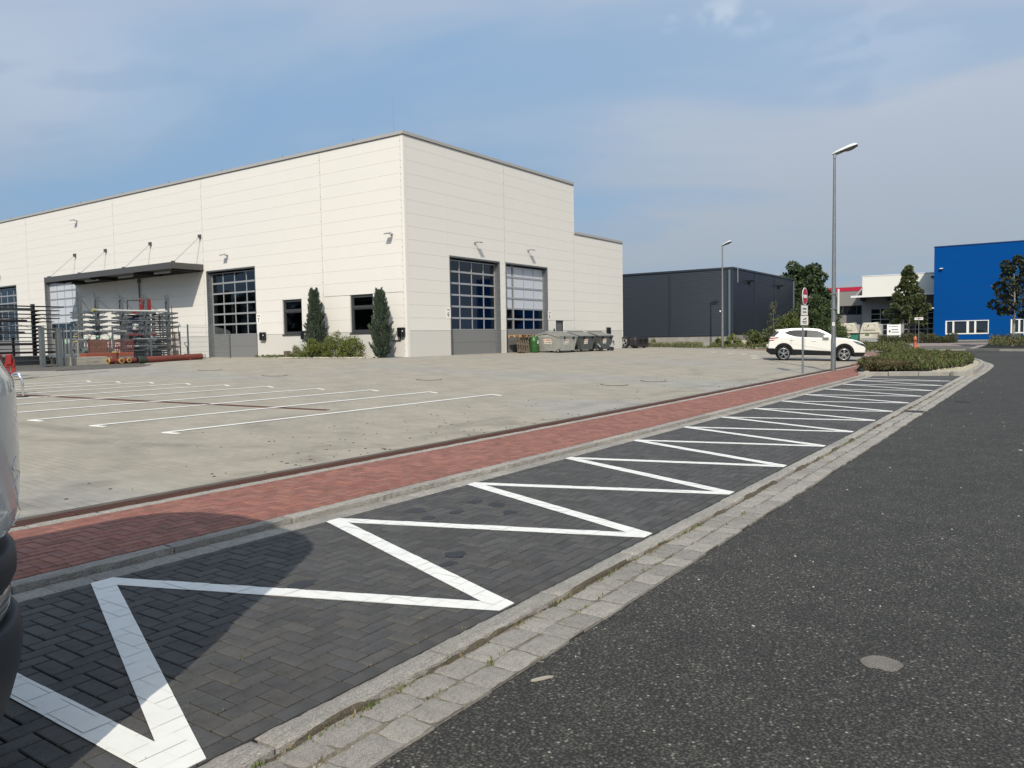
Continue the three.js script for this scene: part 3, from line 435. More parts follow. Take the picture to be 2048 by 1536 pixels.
{ // white lines of the parking bays in the yard
  const ends = [[-10.16, -6.1, -13.84], [-11.63, -5.85, -13.43], [-12.98, -5.59, -12.95], [-14.2, -5.2, -12.42], [-15.55, -4.8, -12.05], [-16.7, -4.5, -11.66], [-17.75, -4.2, -11.3], [-18.75, -3.9, -10.93], [-19.55, -3.6, -10.52], [-20.35, -3.3, -10.18]];
  const where = ['nearest the red footpath', 'second from the red footpath', 'third from the red footpath', 'fourth from the red footpath', 'fifth from the red footpath', 'sixth from the red footpath', 'seventh from the red footpath', 'eighth from the red footpath', 'ninth from the red footpath', 'farthest from the red footpath'];
  ends.forEach(([x, za, zb], i) => { const o = thing('bay_line', `thin white bay line with short end ticks in the yard, ${where[i]}`, 'road marking', [0, 0, 0], 0, 'white bay lines in the yard');
    const Y = (x, z) => yardY(x, z) + 0.007, sheet = (x0, x1, z0, z1) => flat(grid(Math.min(x0, x1), Math.max(x0, x1), 1, Math.min(z0, z1), Math.max(z0, z1), 12, Y)); part('stripe', sheet(x - 0.048, x + 0.048, za, zb), M.paint, o);
    const tick = (x, z, dx, dz) => { const g = poly([[x - 0.03, z - 0.03], [x + dx, z + dz - 0.03], [x + dx, z + dz + 0.03], [x - 0.03, z + 0.03]], 0, (x, z) => Y(x, z) + 0.001); part('end_tick', g, M.paint, o); };
    tick(x, zb, 0.3, 0.1); tick(x - 0.0, za, 0.22, -0.07); });
  [[-16.48, -44], [-15.04, -42.8], [-13.95, -41.7], [-12.87, -40], [-12.2, -38.2], [-11.7, -36.6]].forEach(([x, z], i) => { const o = thing('bay_tick', `short white bay mark on the far yard, ${['first', 'second', 'third', 'fourth', 'fifth', 'sixth'][i]} from the grey street lamp`, 'road marking', [x, yardY(x, z), z], 0.67, 'white ticks in the far yard'); part('mark', box(-0.02, 0.32, -0.002, 0.006, -0.06, 0.06), M.paint, o); part('stripe', box(0.32, 3.4, -0.002, 0.005, -0.035, 0.035), M.paintOld, o); });
}
{ // leaf bits and dirt crumbs along the low edge of the yard
  const g = []; for (let i = 0; i < 420; i++) { const x = -6.7 - Math.pow(rnd(), 2) * 3.2, z = 0.5 - Math.pow(rnd(), 0.8) * 24; if (vnoise(x * 1.5, z * 0.8, 0, 17) < 0.4) continue; const s = rr(0.006, 0.02), c = new THREE.CylinderGeometry(s, s, 0.004, 5); c.scale(1, 1, rr(0.4, 1.6)); c.rotateY(rr(0, 3)); c.translate(x, yardY(x, z) + 0.003, z); g.push(flat(c)); }
  tagged(part('yard_debris', merge(g), mat([0.07, 0.05, 0.035], { roughness: 1 })), 'brown leaf bits and crumbs scattered along the low edge of the yard', 'debris', null, 'stuff');
}
{ // manhole covers
  [[-9.37, -18.1, 'right of the pair near the drainage channel'], [-9.14, -20.01, 'left of the pair near the drainage channel', 0], [-14.23, -16.41, 'alone in the middle of the yard'], [-18.64, -14.67, 'in front of the conifers'], [-22.24, -14.99, 'in front of door seven']].forEach(([x, z, w], i) => {
    const o = thing('manhole_cover', `round manhole cover ${i < 2 ? ['nearer of the pair beyond the rusty channel', 'farther of the pair beyond the rusty channel'][i] : w} in the yard paving`, 'manhole cover', [x, yardY(x, z), z], 0, 'manhole covers in the yard');
    const ring = new THREE.RingGeometry(0.328, 0.362, 40); ring.rotateX(-Math.PI / 2); ring.translate(0, 0.008, 0); part('ring', flat(ring), M.dirtsteel, o); part('lid', flat(new THREE.CylinderGeometry(0.325, 0.325, 0.02, 40).translate(0, 0, 0)), mat([0.42, 0.38, 0.31], { map: T.concrete }), o); o.rotation.z = -0.032; });
  const s = thing('slot_drain', 'narrow dark slot drain in the grey apron before the concrete block', 'drain', [-25.6, 0.668, -12.3], 0.65); part('grating', box(-0.08, 0.08, -0.01, 0.008, -0.75, 0.75), M.rust, s);
}
{ // weeds and dry debris in the gutter: nobody could count it
  const tints = [[0.10, 0.13, 0.03], [0.16, 0.14, 0.05], [0.07, 0.1, 0.025], [0.2, 0.16, 0.08]], spots = []; for (let i = 0; i < 420; i++) { const z = -0.9 - Math.pow(rnd(), 1.3) * 24; if (vnoise(z * 2.2, 3, 0, 88) > 0.42) spots.push([-2.178 + rr(-0.008, 0.02), z]); if (rnd() > 0.8) spots.push([-2.02 + rr(-0.012, 0.012), z]); }
  const g = leaves(spots.length * 5, i => { const s = spots[i % spots.length]; return [s[0] + rr(-0.012, 0.012), roadY(0, s[1]) + 0.006, s[1] + rr(-0.03, 0.03), rr(-0.5, 0.5), 1, rr(-0.5, 0.5)]; }, [0.012, 0.034], tints, 0.28);
  tagged(part('gutter_weeds', g, M.leaf), 'small weeds and moss growing along the foot of the street kerb', 'weeds', null, 'stuff');
  const jt = []; for (let i = 0; i < 70; i++) jt.push(pick(tops.filter ? tops : tops)); const near = tops.filter(t => t.z0 > -5 && t.z1 < -1.3 && t.x1 > -3.2), js = []; for (let i = 0; i < 26; i++) js.push(pick(near));
  const g2 = leaves(js.length * 8, i => { const t = js[i % js.length]; return [t.x1 + 0.002 + rr(-0.02, 0.004), t.y - 0.003, t.z1 + rr(-0.03, 0.002), rr(-0.8, 0.8), 0.7, rr(-0.8, 0.8)]; }, [0.006, 0.018], tints, 0.3);
  tagged(part('joint_weeds', g2, M.leaf), 'tiny moss tufts sprouting from joints of the dark pavers', 'moss', null, 'stuff');
  { const v = [], N = 900; let last = null; for (let i = 0; i <= N; i++) { const z = 1 - i * 0.028, k = fbm(z * 3.1, 5, 0, 91, 4), h = 0.003 + 0.032 * sstep(0.42, 0.68, k), w = 0.006 + 0.05 * sstep(0.4, 0.75, fbm(z * 5.3, 9, 0, 95, 4)) * (0.5 + 0.5 * vnoise(z * 33, 4, 0, 96)), y = roadY(0, z) + 0.008, x = -2.196 + 0.004 * vnoise(z * 30, 1, 0, 3), a = [x - 0.004, y + h, z], b = [x + w * 0.45, y + h * 0.55 + 0.006 * vnoise(z * 40, 2, 0, 4), z], c = [x + w, y - 0.004, z]; if (last) for (const [p, q, r, s] of [[last[0], last[1], a, b], [last[1], last[2], b, c]]) v.push(...p, ...q, ...r, ...q, ...s, ...r); last = [a, b, c]; } const g = new THREE.BufferGeometry(); g.setAttribute('position', new THREE.Float32BufferAttribute(v, 3)); tagged(part('gutter_dirt', flat(g), mat([0.5, 0.47, 0.42], { map: T.sand, bumpMap: T.graniteB, bumpScale: 0.006, roughness: 1 })), 'dark dirt and moss lodged along the foot of the street kerb', 'dirt', null, 'stuff'); }
  const grit = []; for (let i = 0; i < 500; i++) { const z = -1 - Math.pow(rnd(), 1.4) * 16, x = rnd() > 0.3 ? -2.172 + rr(0, 0.025) : -2.018 + rr(-0.01, 0.01), s = rr(0.002, 0.007); const c = new THREE.IcosahedronGeometry(s, 0); c.translate(x, roadY(0, z) + 0.008, z); grit.push(flat(c)); }
  tagged(part('gutter_grit', merge(grit), M.paleSand), 'sandy grit collected between kerb and gutter setts', 'grit', null, 'stuff');
  // oil spots on the bay
  const spots2 = [[-4.05, -4.62], [-3.98, -4.9], [-4.2, -4.35], [-3.9, -4.5], [-3.85, -5.3], [-3.2, -3.9], [-3.1, -3.72], [-3.6, -5.1], [-4.1, -5.3], [-3.55, -2.95], [-4.3, -4.75]], og = spots2.map(([x, z]) => { const pts = [], r = rr(0.035, 0.075); for (let i = 0; i < 18; i++) { const a = i / 18 * 6.283, k = 0.7 + 0.7 * vnoise(Math.cos(a) * 1.7 + x * 9, Math.sin(a) * 1.7 + z * 9, 0, 5); pts.push([x + Math.cos(a) * r * k, z + Math.sin(a) * r * k * 1.2]); } return poly(pts, stripY(x, z) - 0.001, stripY(x, z) + 0.0022); });
  tagged(part('oil_stains', merge(og), mat([0.012, 0.012, 0.013], { roughness: 0.5 })), 'cluster of black oil drips on the dark pavers by the second zigzag', 'oil stains', null, 'stuff');
}

/* ================= the white warehouse ================= */
const RX = -24.69, LZ = -27.02, TOP = 10.9, LOW = 7.9, BASE = 0.4, PL = 1.885, STEP = 0.6045;
// box on a facade: along a, heights y, depth d outward; face L looks to +Z, face R to +X
const fb = (f, a0, a1, y0, y1, d0, d1) => f === 'L' ? box(a0, a1, y0, y1, LZ + d0, LZ + d1) : box(RX + d0, RX + d1, y0, y1, a0, a1);
function minus(rects, o) { const out = []; for (const r of rects) { const [a0, a1, y0, y1] = r, [b0, b1, c0, c1] = o; if (b1 <= a0 || b0 >= a1 || c1 <= y0 || c0 >= y1) { out.push(r); continue; } if (c0 > y0) out.push([a0, a1, y0, c0]); if (c1 < y1) out.push([a0, a1, c1, y1]); const m0 = Math.max(y0, c0), m1 = Math.min(y1, c1); if (b0 > a0) out.push([a0, b0, m0, m1]); if (b1 < a1) out.push([b1, a1, m0, m1]); } return out; }
{
  const W = thing('warehouse', 'large white panelled warehouse with glazed roller doors and a stepped right end', 'warehouse');
  const openL = { t7: [-40.05, -35.71, 0.3, 5.56], t8: [-59.4, -55.0, 0.3, 6.05], t9: [-68.25, -63.86, 0.3, 6.05], w1: [-33.5, -31.97, 1.85, 3.67], w2: [-28.42, -26.84, 1.85, 3.68] };
  const openR = { t6: [-34.44, -30.24, 0.3, 5.56], t5: [-39.27, -35.05, 0.3, 5.56], pd: [-41.1, -40.17, 0.3, 2.5] };
  const faces = { L: { o: Object.values(openL), bays: [[-24.86, -30.3], [-30.3, -40.3], [-40.3, -49.85], [-49.85, -61.85], [-61.85, -72], [-72, -82]], top: () => TOP }, R: { o: Object.values(openR), bays: [[-27.19, -34.95], [-34.95, -42.38], [-42.38, -48.98]], top: i => i < 2 ? TOP : LOW } };
  for (const f of ['L', 'R']) {
    const F = faces[f]; const end = F.bays[F.bays.length - 1][1];
    // wall behind the panels
    let rs = f === 'L' ? [[end, -24.95, BASE, TOP - 0.05]] : [[-42.4, -27.3, BASE, TOP - 0.05], [end, -42.4, BASE, LOW - 0.05]]; for (const o of F.o) rs = minus(rs, o);
    part('wall', merge(rs.map(r => fb(f, r[0], r[1], r[2], r[3], -0.28, -0.075))), M.core, W);
    F.bays.forEach(([b, a], i) => {
      let p = [[a + 0.012, b - 0.012, BASE, PL - 0.012]]; for (const o of F.o) p = minus(p, o);
      for (const r of p) part('plinth_panel', fb(f, r[0], r[1], r[2], r[3], -0.07, -0.006), M.plinth, W);
      for (let y = PL; y < F.top(i) - 0.05; y += STEP) {
        let q = [[a + 0.012, b - 0.012, y + 0.002, Math.min(y + STEP - 0.004, F.top(i) - 0.02)]]; for (const o of F.o) q = minus(q, o);
        q = q.filter(r => r[1] - r[0] > 0.02 && r[3] - r[2] > 0.02); for (const r of q) part('wall_panel', fb(f, r[0], r[1], r[2], r[3], -0.07, 0), M.panel, W);
      }
      if (i || f === 'L') { const s = i === 0 ? b : b; // cover strip with screws over the joint
        const scr = []; for (let y = PL + 0.1; y < F.top(i) - 0.2; y += STEP) scr.push(fb(f, s - 0.012, s + 0.012, y, y + 0.05, 0.004, 0.009));
        if (i) { const t = F.top(i); part('joint_cover', fb(f, s - 0.03, s + 0.03, BASE, t - 0.02, -0.07, 0.004), M.cover, W); part('screws', merge(scr), M.roofTrim, W); } }
      for (const z of f === 'R' ? [-30.08, -39.43, -45.7] : []) if (z < b && z > a) part('panel_seam', fb(f, z - 0.006, z + 0.006, i === 2 ? PL : 5.6, F.top(i) - 0.05, -0.05, 0.0015), M.cover, W);
    });
  }
  // corner trim with screws
  part('corner_trim', merge([box(-24.86, RX + 0.006, BASE, TOP - 0.02, LZ - 0.17, LZ + 0.006)]), M.panel, W);
  { const s = []; for (let y = 0.9; y < TOP - 0.3; y += STEP / 2) s.push(fb('L', -24.875, -24.853, y, y + 0.045, 0.004, 0.01)); part('screws', merge(s), M.roofTrim, W); part('joint_cover', fb('L', -24.885, -24.845, BASE, TOP - 0.03, -0.05, 0.0045), M.cover, W); }
  part('end_trim', merge([box(RX - 0.15, RX + 0.005, BASE, LOW - 0.02, -49.06, -48.985), box(RX - 0.15, RX + 0.005, LOW, TOP - 0.02, -42.46, -42.385)]), M.panel, W);
  // body: side and rear walls, roofs, floor
  part('rear_wall', merge([box(-82, RX - 0.3, BASE, TOP - 0.06, -42.43, -42.2), box(-82.2, -81.99, BASE, TOP - 0.06, -42.4, -27.1)]), M.panel, W);
  part('wing_wall', merge([box(-60, RX - 0.16, BASE, LOW - 0.06, -49.04, -48.85), box(-60.2, -60, BASE, LOW - 0.06, -49.04, -42.44)]), M.panel, W);
  part('roof', merge([box(-81.9, RX - 0.3, TOP - 0.3, TOP - 0.12, -42.2, LZ - 0.3), box(-60, RX - 0.3, LOW - 0.3, LOW - 0.12, -48.85, -42.44)]), M.gravel, W);
  const edge = (x0, x1, z0, z1, y) => { part('roof_edge', box(x0, x1, y - 0.02, y + 0.13, z0, z1), M.roofEdge, W); };
  edge(-82.05, RX + 0.035, LZ - 0.28, LZ + 0.035, TOP); edge(RX - 0.28, RX + 0.035, -42.47, LZ - 0.28, TOP); edge(RX - 0.28, RX + 0.035, -49.08, -42.475, LOW); edge(-60.2, RX - 0.28, -49.08, -48.8, LOW);
  part('drip_edge', merge([fb('L', -82, RX + 0.045, TOP - 0.045, TOP - 0.018, -0.05, 0.048), fb('R', -42.45, LZ + 0.048, TOP - 0.045, TOP - 0.018, -0.05, 0.048), fb('R', -49.06, -42.48, LOW - 0.045, LOW - 0.018, -0.05, 0.045)]), M.roofTrim, W);
  { const s = []; for (let x = -28; x > -75; x -= 5.2) s.push(rod([x, TOP + 0.1, LZ - 0.1], [x, TOP + 0.27, LZ - 0.1], 0.02), box(x - 0.06, x + 0.06, TOP + 0.11, TOP + 0.16, LZ - 0.16, LZ - 0.04)); part('lightning_holders', merge(s), M.zinc, W); part('lightning_rods', merge([rod([-36.6, TOP + 0.1, -39], [-36.6, TOP + 3.6, -39], 0.006), rod([-28, TOP + .1, -30], [-28, TOP + 3, -30], 0.005)]), M.zinc, W); }
  part('floor', box(-81.9, RX - 0.29, 0.55, 0.655, -42.2, LZ - 0.29), M.concrete, W);
  part('partition', merge([box(-81.9, RX - 0.3, 0.66, 7, -36.2, -36.0), box(-35.2, -35.0, 0.66, 7, -36, LZ - 0.3), box(-50, -49.8, 0.66, 7, -36, LZ - 0.3), box(-30.4, -30.2, 0.66, 7, -42.2, -36.2), box(RX - 12, RX - 11.8, 0.66, 7, -42.2, -36.2), box(RX - 5.2, RX - 5.0, 0.66, 8, -42.2, -28)]), M.inside, W);

  // glazed sectional doors
  function door(f, o, rows, white, label, side) {
    const D = sub('sectional_door', W); D.userData.label = label; const [a0, a1, , y1] = o, d = -0.29, G = 0.6;
    // steel lining of the opening
    part('jamb', fb(f, a0 - 0.045, a0 + 0.012, G - 0.3, y1 + 0.045, d - 0.02, 0.004), M.zincDark, D); part('jamb', fb(f, a1 - 0.012, a1 + 0.045, G - 0.3, y1 + 0.045, d - 0.02, 0.004), M.zincDark, D); part('lintel', fb(f, a0 + 0.012, a1 - 0.012, y1 - 0.03, y1 + 0.045, d - 0.02, 0.004), M.zincDark, D);
    part('guide_rail', fb(f, a0 + 0.012, a0 + 0.05, G, y1 - 0.03, d, d + 0.12), M.zinc, D); part('guide_rail', fb(f, a1 - 0.05, a1 - 0.012, G, y1 - 0.03, d, d + 0.12), M.zinc, D); part('rail_brackets', merge([0, 1, 2, 3, 4, 5, 6, 7].map(i => fb(f, side > 0 ? a0 + 0.012 : a1 - 0.03, side > 0 ? a0 + 0.03 : a1 - 0.012, 0.9 + i * 0.6, 0.98 + i * 0.6, d + 0.12, -0.06))), M.zinc, D);
    const x0 = a0 + 0.06, x1 = a1 - 0.06, yb = PL + 0.055, n = rows, H = (y1 - 0.11 - yb) / n, cw = (x1 - x0) / 4;
    part('bottom_panel', fb(f, x0, x1, G + 0.02, 1.285, d - 0.05, d + 0.012), M.doorGrey, D); part('bottom_panel', fb(f, x0, x1, 1.293, yb - 0.008, d - 0.05, d + 0.012), M.doorGrey, D); part('seal', fb(f, x0, x1, G - 0.2, G + 0.02, d - 0.04, d), M.black, D);
    for (let r = 0; r < n; r++) {
      const ya = yb + r * H, yc = ya + H; part('rail', fb(f, x0, x1, ya, ya + (r ? 0.045 : 0.03), d - 0.045, d + 0.014), M.alu, D); part('rail', fb(f, x0, x1, yc - 0.045, yc - 0.003, d - 0.045, d + 0.014), M.alu, D);
      for (let c = 0; c <= 4; c++) { const m = x0 + c * cw, w = c === 0 || c === 4 ? 0.05 : 0.024; part('mullion', fb(f, c === 0 ? x0 : m - w, c === 4 ? x1 : m + w, ya + (r ? 0.045 : 0.03), yc - 0.045, d - 0.045, d + 0.010), M.alu, D); }
      for (let c = 0; c < 4; c++) part('pane', fb(f, x0 + c * cw + 0.01, x0 + (c + 1) * cw - 0.01, ya + 0.03, yc - 0.03, d - 0.024, d - 0.018), r >= white ? M.whitePane : M.glass, D, r >= white ? 'white frosted pane' : undefined);
    }
  }
  door('R', openR.t6, 6, 99, 'glazed roller door numbered six', -1); door('R', openR.t5, 6, 2, 'roller door numbered five with white upper panes', -1);
  door('L', openL.t7, 6, 99, 'glazed roller door numbered seven', 1); door('L', openL.t8, 7, 2, 'roller door with white upper panes under the canopy', 1); door('L', openL.t9, 7, 99, 'glazed roller door left of the canopy', 1);
  // side door
  { const D = sub('door', W), [a0, a1, , y1] = openR.pd; part('frame', merge([fb('R', a0, a0 + 0.06, 0.4, y1, -0.2, -0.05), fb('R', a1 - 0.06, a1, 0.4, y1, -0.2, -0.05), fb('R', a0 + 0.06, a1 - 0.06, y1 - 0.06, y1, -0.2, -0.05)]), M.anthracite, D); part('leaf', fb('R', a0 + 0.06, a1 - 0.06, 0.4, y1 - 0.06, -0.16, -0.11), mat([0.12, 0.12, 0.125], { roughness: 0.5 }), D); part('handle', fb('R', a1 - 0.16, a1 - 0.1, 1.6, 1.64, -0.11, -0.06), M.alu, D); }
  // two windows
  for (const [o, l] of [[openL.w1, 'left window'], [openL.w2, 'right window']]) { const D = sub('window', W), [a0, a1, y0, y1] = o, t = 3.1; D.userData.label = 'anthracite ' + l + ' with a low transom';
    const fr = (x0, x1, b0, b1, dd = 0) => fb('L', x0, x1, b0, b1, -0.2, -0.075 + dd);
    part('frame', merge([fr(a0, a0 + 0.085, y0, y1), fr(a1 - 0.085, a1, y0, y1), fr(a0 + 0.085, a1 - 0.085, y1 - 0.12, y1), fr(a0 + 0.085, a1 - 0.085, y0, y0 + 0.09)]), M.anthracite, D); part('transom', fr(a0 + 0.085, a1 - 0.085, t - 0.07, t + 0.07, 0.006), M.anthracite, D); part('sash', merge([fr(a0 + 0.086, a0 + 0.14, y0 + 0.09, t - 0.07, -0.02), fr(a1 - 0.14, a1 - 0.086, y0 + 0.09, t - 0.07, -0.02), fr(a0 + 0.14, a1 - 0.14, t - 0.12, t - 0.07, -0.02), fr(a0 + 0.14, a1 - 0.14, y0 + 0.09, y0 + 0.14, -0.02), fr(a0 + 0.086, a0 + 0.14, t + 0.07, y1 - 0.12, -0.02), fr(a1 - 0.14, a1 - 0.086, t + 0.07, y1 - 0.12, -0.02)]), M.anthracite, D);
    part('pane', fb('L', a0 + 0.13, a1 - 0.13, y0 + 0.13, t - 0.1, -0.15, -0.144), M.glass, D); part('pane', fb('L', a0 + 0.13, a1 - 0.13, t + 0.06, y1 - 0.11, -0.15, -0.144), M.glass, D); part('sill', fb('L', a0 - 0.04, a1 + 0.04, y0 - 0.05, y0, -0.2, 0.05), M.anthracite, D); part('blind', fb('L', a0 + 0.1, a1 - 0.1, y1 - 0.3, y1 - 0.12, -0.4, -0.38), M.inside, D); }
  // canopy over the loading place
  { const C = sub('canopy', W), z1 = -24.97, x0 = -54.95, x1 = -40.32, y0 = 5.66, y1 = 6.0;
    part('fascia', box(x0, x1, y0, y1, z1 - 0.06, z1), M.canopy, C); part('fascia', merge([box(x1 - 0.06, x1, y0, y1, LZ + 0.005, z1 - 0.062)]), M.canopy, C); part('fascia', box(x0, x0 + 0.06, y0, y1, LZ + 0.005, z1 - 0.062), M.canopy, C);
    part('deck', box(x0 + 0.062, x1 - 0.062, y0 + 0.13, y0 + 0.19, LZ + 0.005, z1 - 0.062), M.canopy, C); part('wall_beam', box(x0 + 0.062, x1 - 0.062, y0 - 0.08, y0 + 0.125, LZ + 0.006, LZ + 0.14), M.canopy, C);
    for (const x of [-53.42, -49.58, -44.52, -39.67 - 0.9]) { part('beam', box(x - 0.1, x + 0.1, y0 - 0.09, y0 + 0.12, LZ + 0.145, z1 - 0.3), M.black, C); const yw = 7.63, xw = x < -41 ? x - 0.0 : -40.48; const rx = { '-53.42': -54.81, '-49.58': -50.83, '-44.52': -45.6 }[String(x)] ?? -40.48;
      part('tie_rod', rod([rx, 7.6, LZ + 0.06], [rx + 0.02, 6.0, z1 - 0.25], 0.022), M.alu, C); part('bracket', merge([box(rx - 0.08, rx + 0.08, 7.5, 7.72, LZ + 0.0045, LZ + 0.05), box(rx - 0.05, rx + 0.05, 7.5, 7.7, LZ + 0.05, LZ + 0.16), box(rx - 0.06, rx + 0.08, 5.99, 6.09, z1 - 0.34, z1 - 0.18)]), M.roofTrim, C); }
    for (const x of [-42.3, -46.2, -50.2, -53.6]) part('tube_light', merge([box(x - 0.75, x + 0.75, y0 - 0.13, y0 - 0.04, z1 - 0.75, z1 - 0.62)]), M.tube, C);
    part('downpipe', merge([rod([-47.0, 0.66, LZ + 0.09], [-47.0, 5.6, LZ + 0.09], 0.05), box(-47.1, -46.9, 5.3, 5.5, LZ + 0.005, LZ + 0.15)]), M.zincDark, C); }
  // conduits by the wall boxes
  part('conduit', merge([rod([-25.62, 1.43, LZ + 0.03], [-25.1, 1.43, LZ + 0.03], 0.022), rod([-25.1, 1.43, LZ + 0.03], [-25.1, 1.62, LZ + 0.03], 0.022), fb('R', -39.96, -39.9, 1.75, 2.0, 0, 0.06)]), M.black, W);
}
// things standing inside, seen through the panes
{ const t = thing('box_body', 'deep blue box body parked inside behind glazed door six', 'truck body', [-27.3, 0.66, -32.4]); part('body', rbox(-0.9, 0.9, 0.9, 4.2, -2.3, 1.9, 0.05), mat([0.01, 0.085, 0.40], { roughness: 0.5 }), t); part('underframe', merge([box(-0.7, 0.7, 0.4, 0.9, -2.2, 1.8), rod([-0.8, 0.42, -1.4], [0.8, 0.42, -1.4], 0.42, 0.42, 18), rod([-0.8, 0.42, 1.1], [0.8, 0.42, 1.1], 0.42, 0.42, 18)]), M.plastic, t); part('stripe', merge([box(0.895, 0.91, 1.2, 1.23, 0.2, 0.9)]), M.white, t); }
{ const t = thing('slat_rack', 'rack of dark blue slats standing inside behind door five', 'rack', [-26.1, 0.66, -37.2]); for (let i = 0; i < 9; i++) part('slat', box(-0.2, 0.2, 1.1 + i * 0.17, 1.18 + i * 0.17, -1.9, 1.8), mat([0.01, 0.045, 0.19], { roughness: 0.4 }), t); part('upright', merge([box(-0.15, 0.15, 0, 2.8, -1.98, -1.9), box(-0.15, 0.15, 0, 2.8, 1.8, 1.88)]), M.plastic, t); }
{ const t = thing('stored_machine', 'grey machine with round tanks standing inside behind glazed door seven', 'machine', [-38.2, 0.66, -29.2]); part('tank', flat(new THREE.CapsuleGeometry(0.55, 2.2, 6, 18).translate(-0.9, 2.4, 0)), M.zincDark, t); part('tank', flat(new THREE.CapsuleGeometry(0.45, 1.4, 6, 18).translate(0.4, 1.8, -0.4)), M.zincDark, t); part('frame', merge([bar([-1.6, 0, 0.7], [-1.6, 4.2, 0.7], 0.1, 0.1), bar([-1.6, 4.2, 0.7], [1.4, 4.3, 0.7], 0.1, 0.1), bar([0.6, 0, 0.6], [1.5, 2.6, 0.7], 0.06, 0.06), bar([1.4, 0, 0.7], [1.4, 4.3, 0.7], 0.1, 0.1)]), M.alu, t); }
// flood lights, wall boxes and numbers on the facade
function flood(f, a, y, label) { const t = thing('wall_light', label, 'wall light', f === 'L' ? [a, y, LZ] : [RX, y, a], f === 'L' ? 0 : Math.PI / 2, 'flood lights on the warehouse wall'); t.scale.setScalar(0.85); const h = rbox(-0.19, 0.19, -0.03, 0.03, -0.13, 0.13, 0.015, 2); h.rotateX(0.35); h.translate(0, 0.04, 0.36); part('head', h, M.alu, t); const l = box(-0.13, 0.13, -0.034, -0.031, -0.09, 0.09); l.rotateX(0.35); l.translate(0, 0.035, 0.36); part('lens', l, M.tube, t); part('arm', merge([bar([0, -0.02, 0], [0, 0.03, 0.3], 0.05, 0.04), box(-0.07, 0.07, -0.09, 0.06, 0.0045, 0.03)]), M.signGrey, t); }
flood('R', -32.3, 6.4, 'flood light on the right wall above door six'); flood('R', -37.25, 6.42, 'flood light on the right wall above door five'); flood('L', -25.5, 6.38, 'flood light near the corner above the right conifer'); flood('L', -38.04, 6.34, 'flood light above door seven on the left wall'); flood('L', -54.4, 9.88, 'flood light high on the left wall above the canopy'); flood('L', -66.4, 6.9, 'flood light above the door left of the canopy');
function wallBox(f, a, y, label) { const t = thing('wall_box', label, 'wall charger', f === 'L' ? [a, y, LZ] : [RX, y, a], f === 'L' ? 0 : Math.PI / 2, 'black charging boxes on the warehouse wall'); part('housing', rbox(-0.21, 0.21, -0.22, 0.22, 0.0, 0.17, 0.04, 3), mat([0.009, 0.009, 0.01], { roughness: 0.28 }), t); part('silver_band', rbox(0.085, 0.115, -0.212, 0.212, 0.15, 0.178, 0.004, 1), M.chrome, t); part('socket', flat(new THREE.CylinderGeometry(0.026, 0.03, 0.03, 12).rotateX(Math.PI / 2).translate(0.16, 0.05, 0.175)), M.white, t); part('badge', box(-0.12, -0.05, 0.05, 0.066, 0.168, 0.172), M.darkRed, t); }
wallBox('L', -35.1, 1.79, 'black charging box on the wall beside door seven'); wallBox('L', -31.75, 1.8, 'black charging box half hidden behind the left conifer'); wallBox('L', -25.0, 1.82, 'black charging box beside the building corner'); wallBox('R', -46.8, 1.87, 'black charging box near the right end of the warehouse');
for (const [f, a, y, n, w] of [['L', -35.5, 2.74, '7', 'seven'], ['R', -30.03, 2.76, '6', 'six'], ['R', -39.46, 2.78, '5', 'five']]) {
  const t = textTex(128, 192, '#e9e6dd', [{ text: 'TOR', x: 64, y: 42, font: 'bold 46px sans-serif', color: '#4a4a4a' }, { text: n, x: 64, y: 122, font: 'bold 104px sans-serif', color: '#151515' }]);
  const o = thing('door_number_sign', `small white sign reading TOR ${n} beside roller door ${w}`, 'sign', f === 'L' ? [a, y, LZ + 0.008] : [RX + 0.008, y, a], f === 'L' ? 0 : Math.PI / 2); const p = plate(0.36, 0.54, printMat(t)); p.name = 'face'; p.castShadow = p.receiveShadow = true; o.add(p); part('backing', box(-0.185, 0.185, -0.275, 0.275, -0.007, -0.003), M.white, o);
}
{ const t = thing('wall_tap', 'small dark tap on the plinth near the right end of the warehouse', 'tap', [RX, 1.12, -47.45], Math.PI / 2); part('body', merge([rod([0, 0, 0], [0, 0, 0.12], 0.03), rod([0, 0.06, 0.1], [0, -0.08, 0.12], 0.025), rod([-0.07, 0.07, 0.1], [0.07, 0.07, 0.1], 0.015)]), M.plastic, t); part('hose', pipe([[0, -0.08, 0.12], [0.05, -0.18, 0.12], [0.12, -0.24, 0.1]], 0.012), M.plastic, t); }

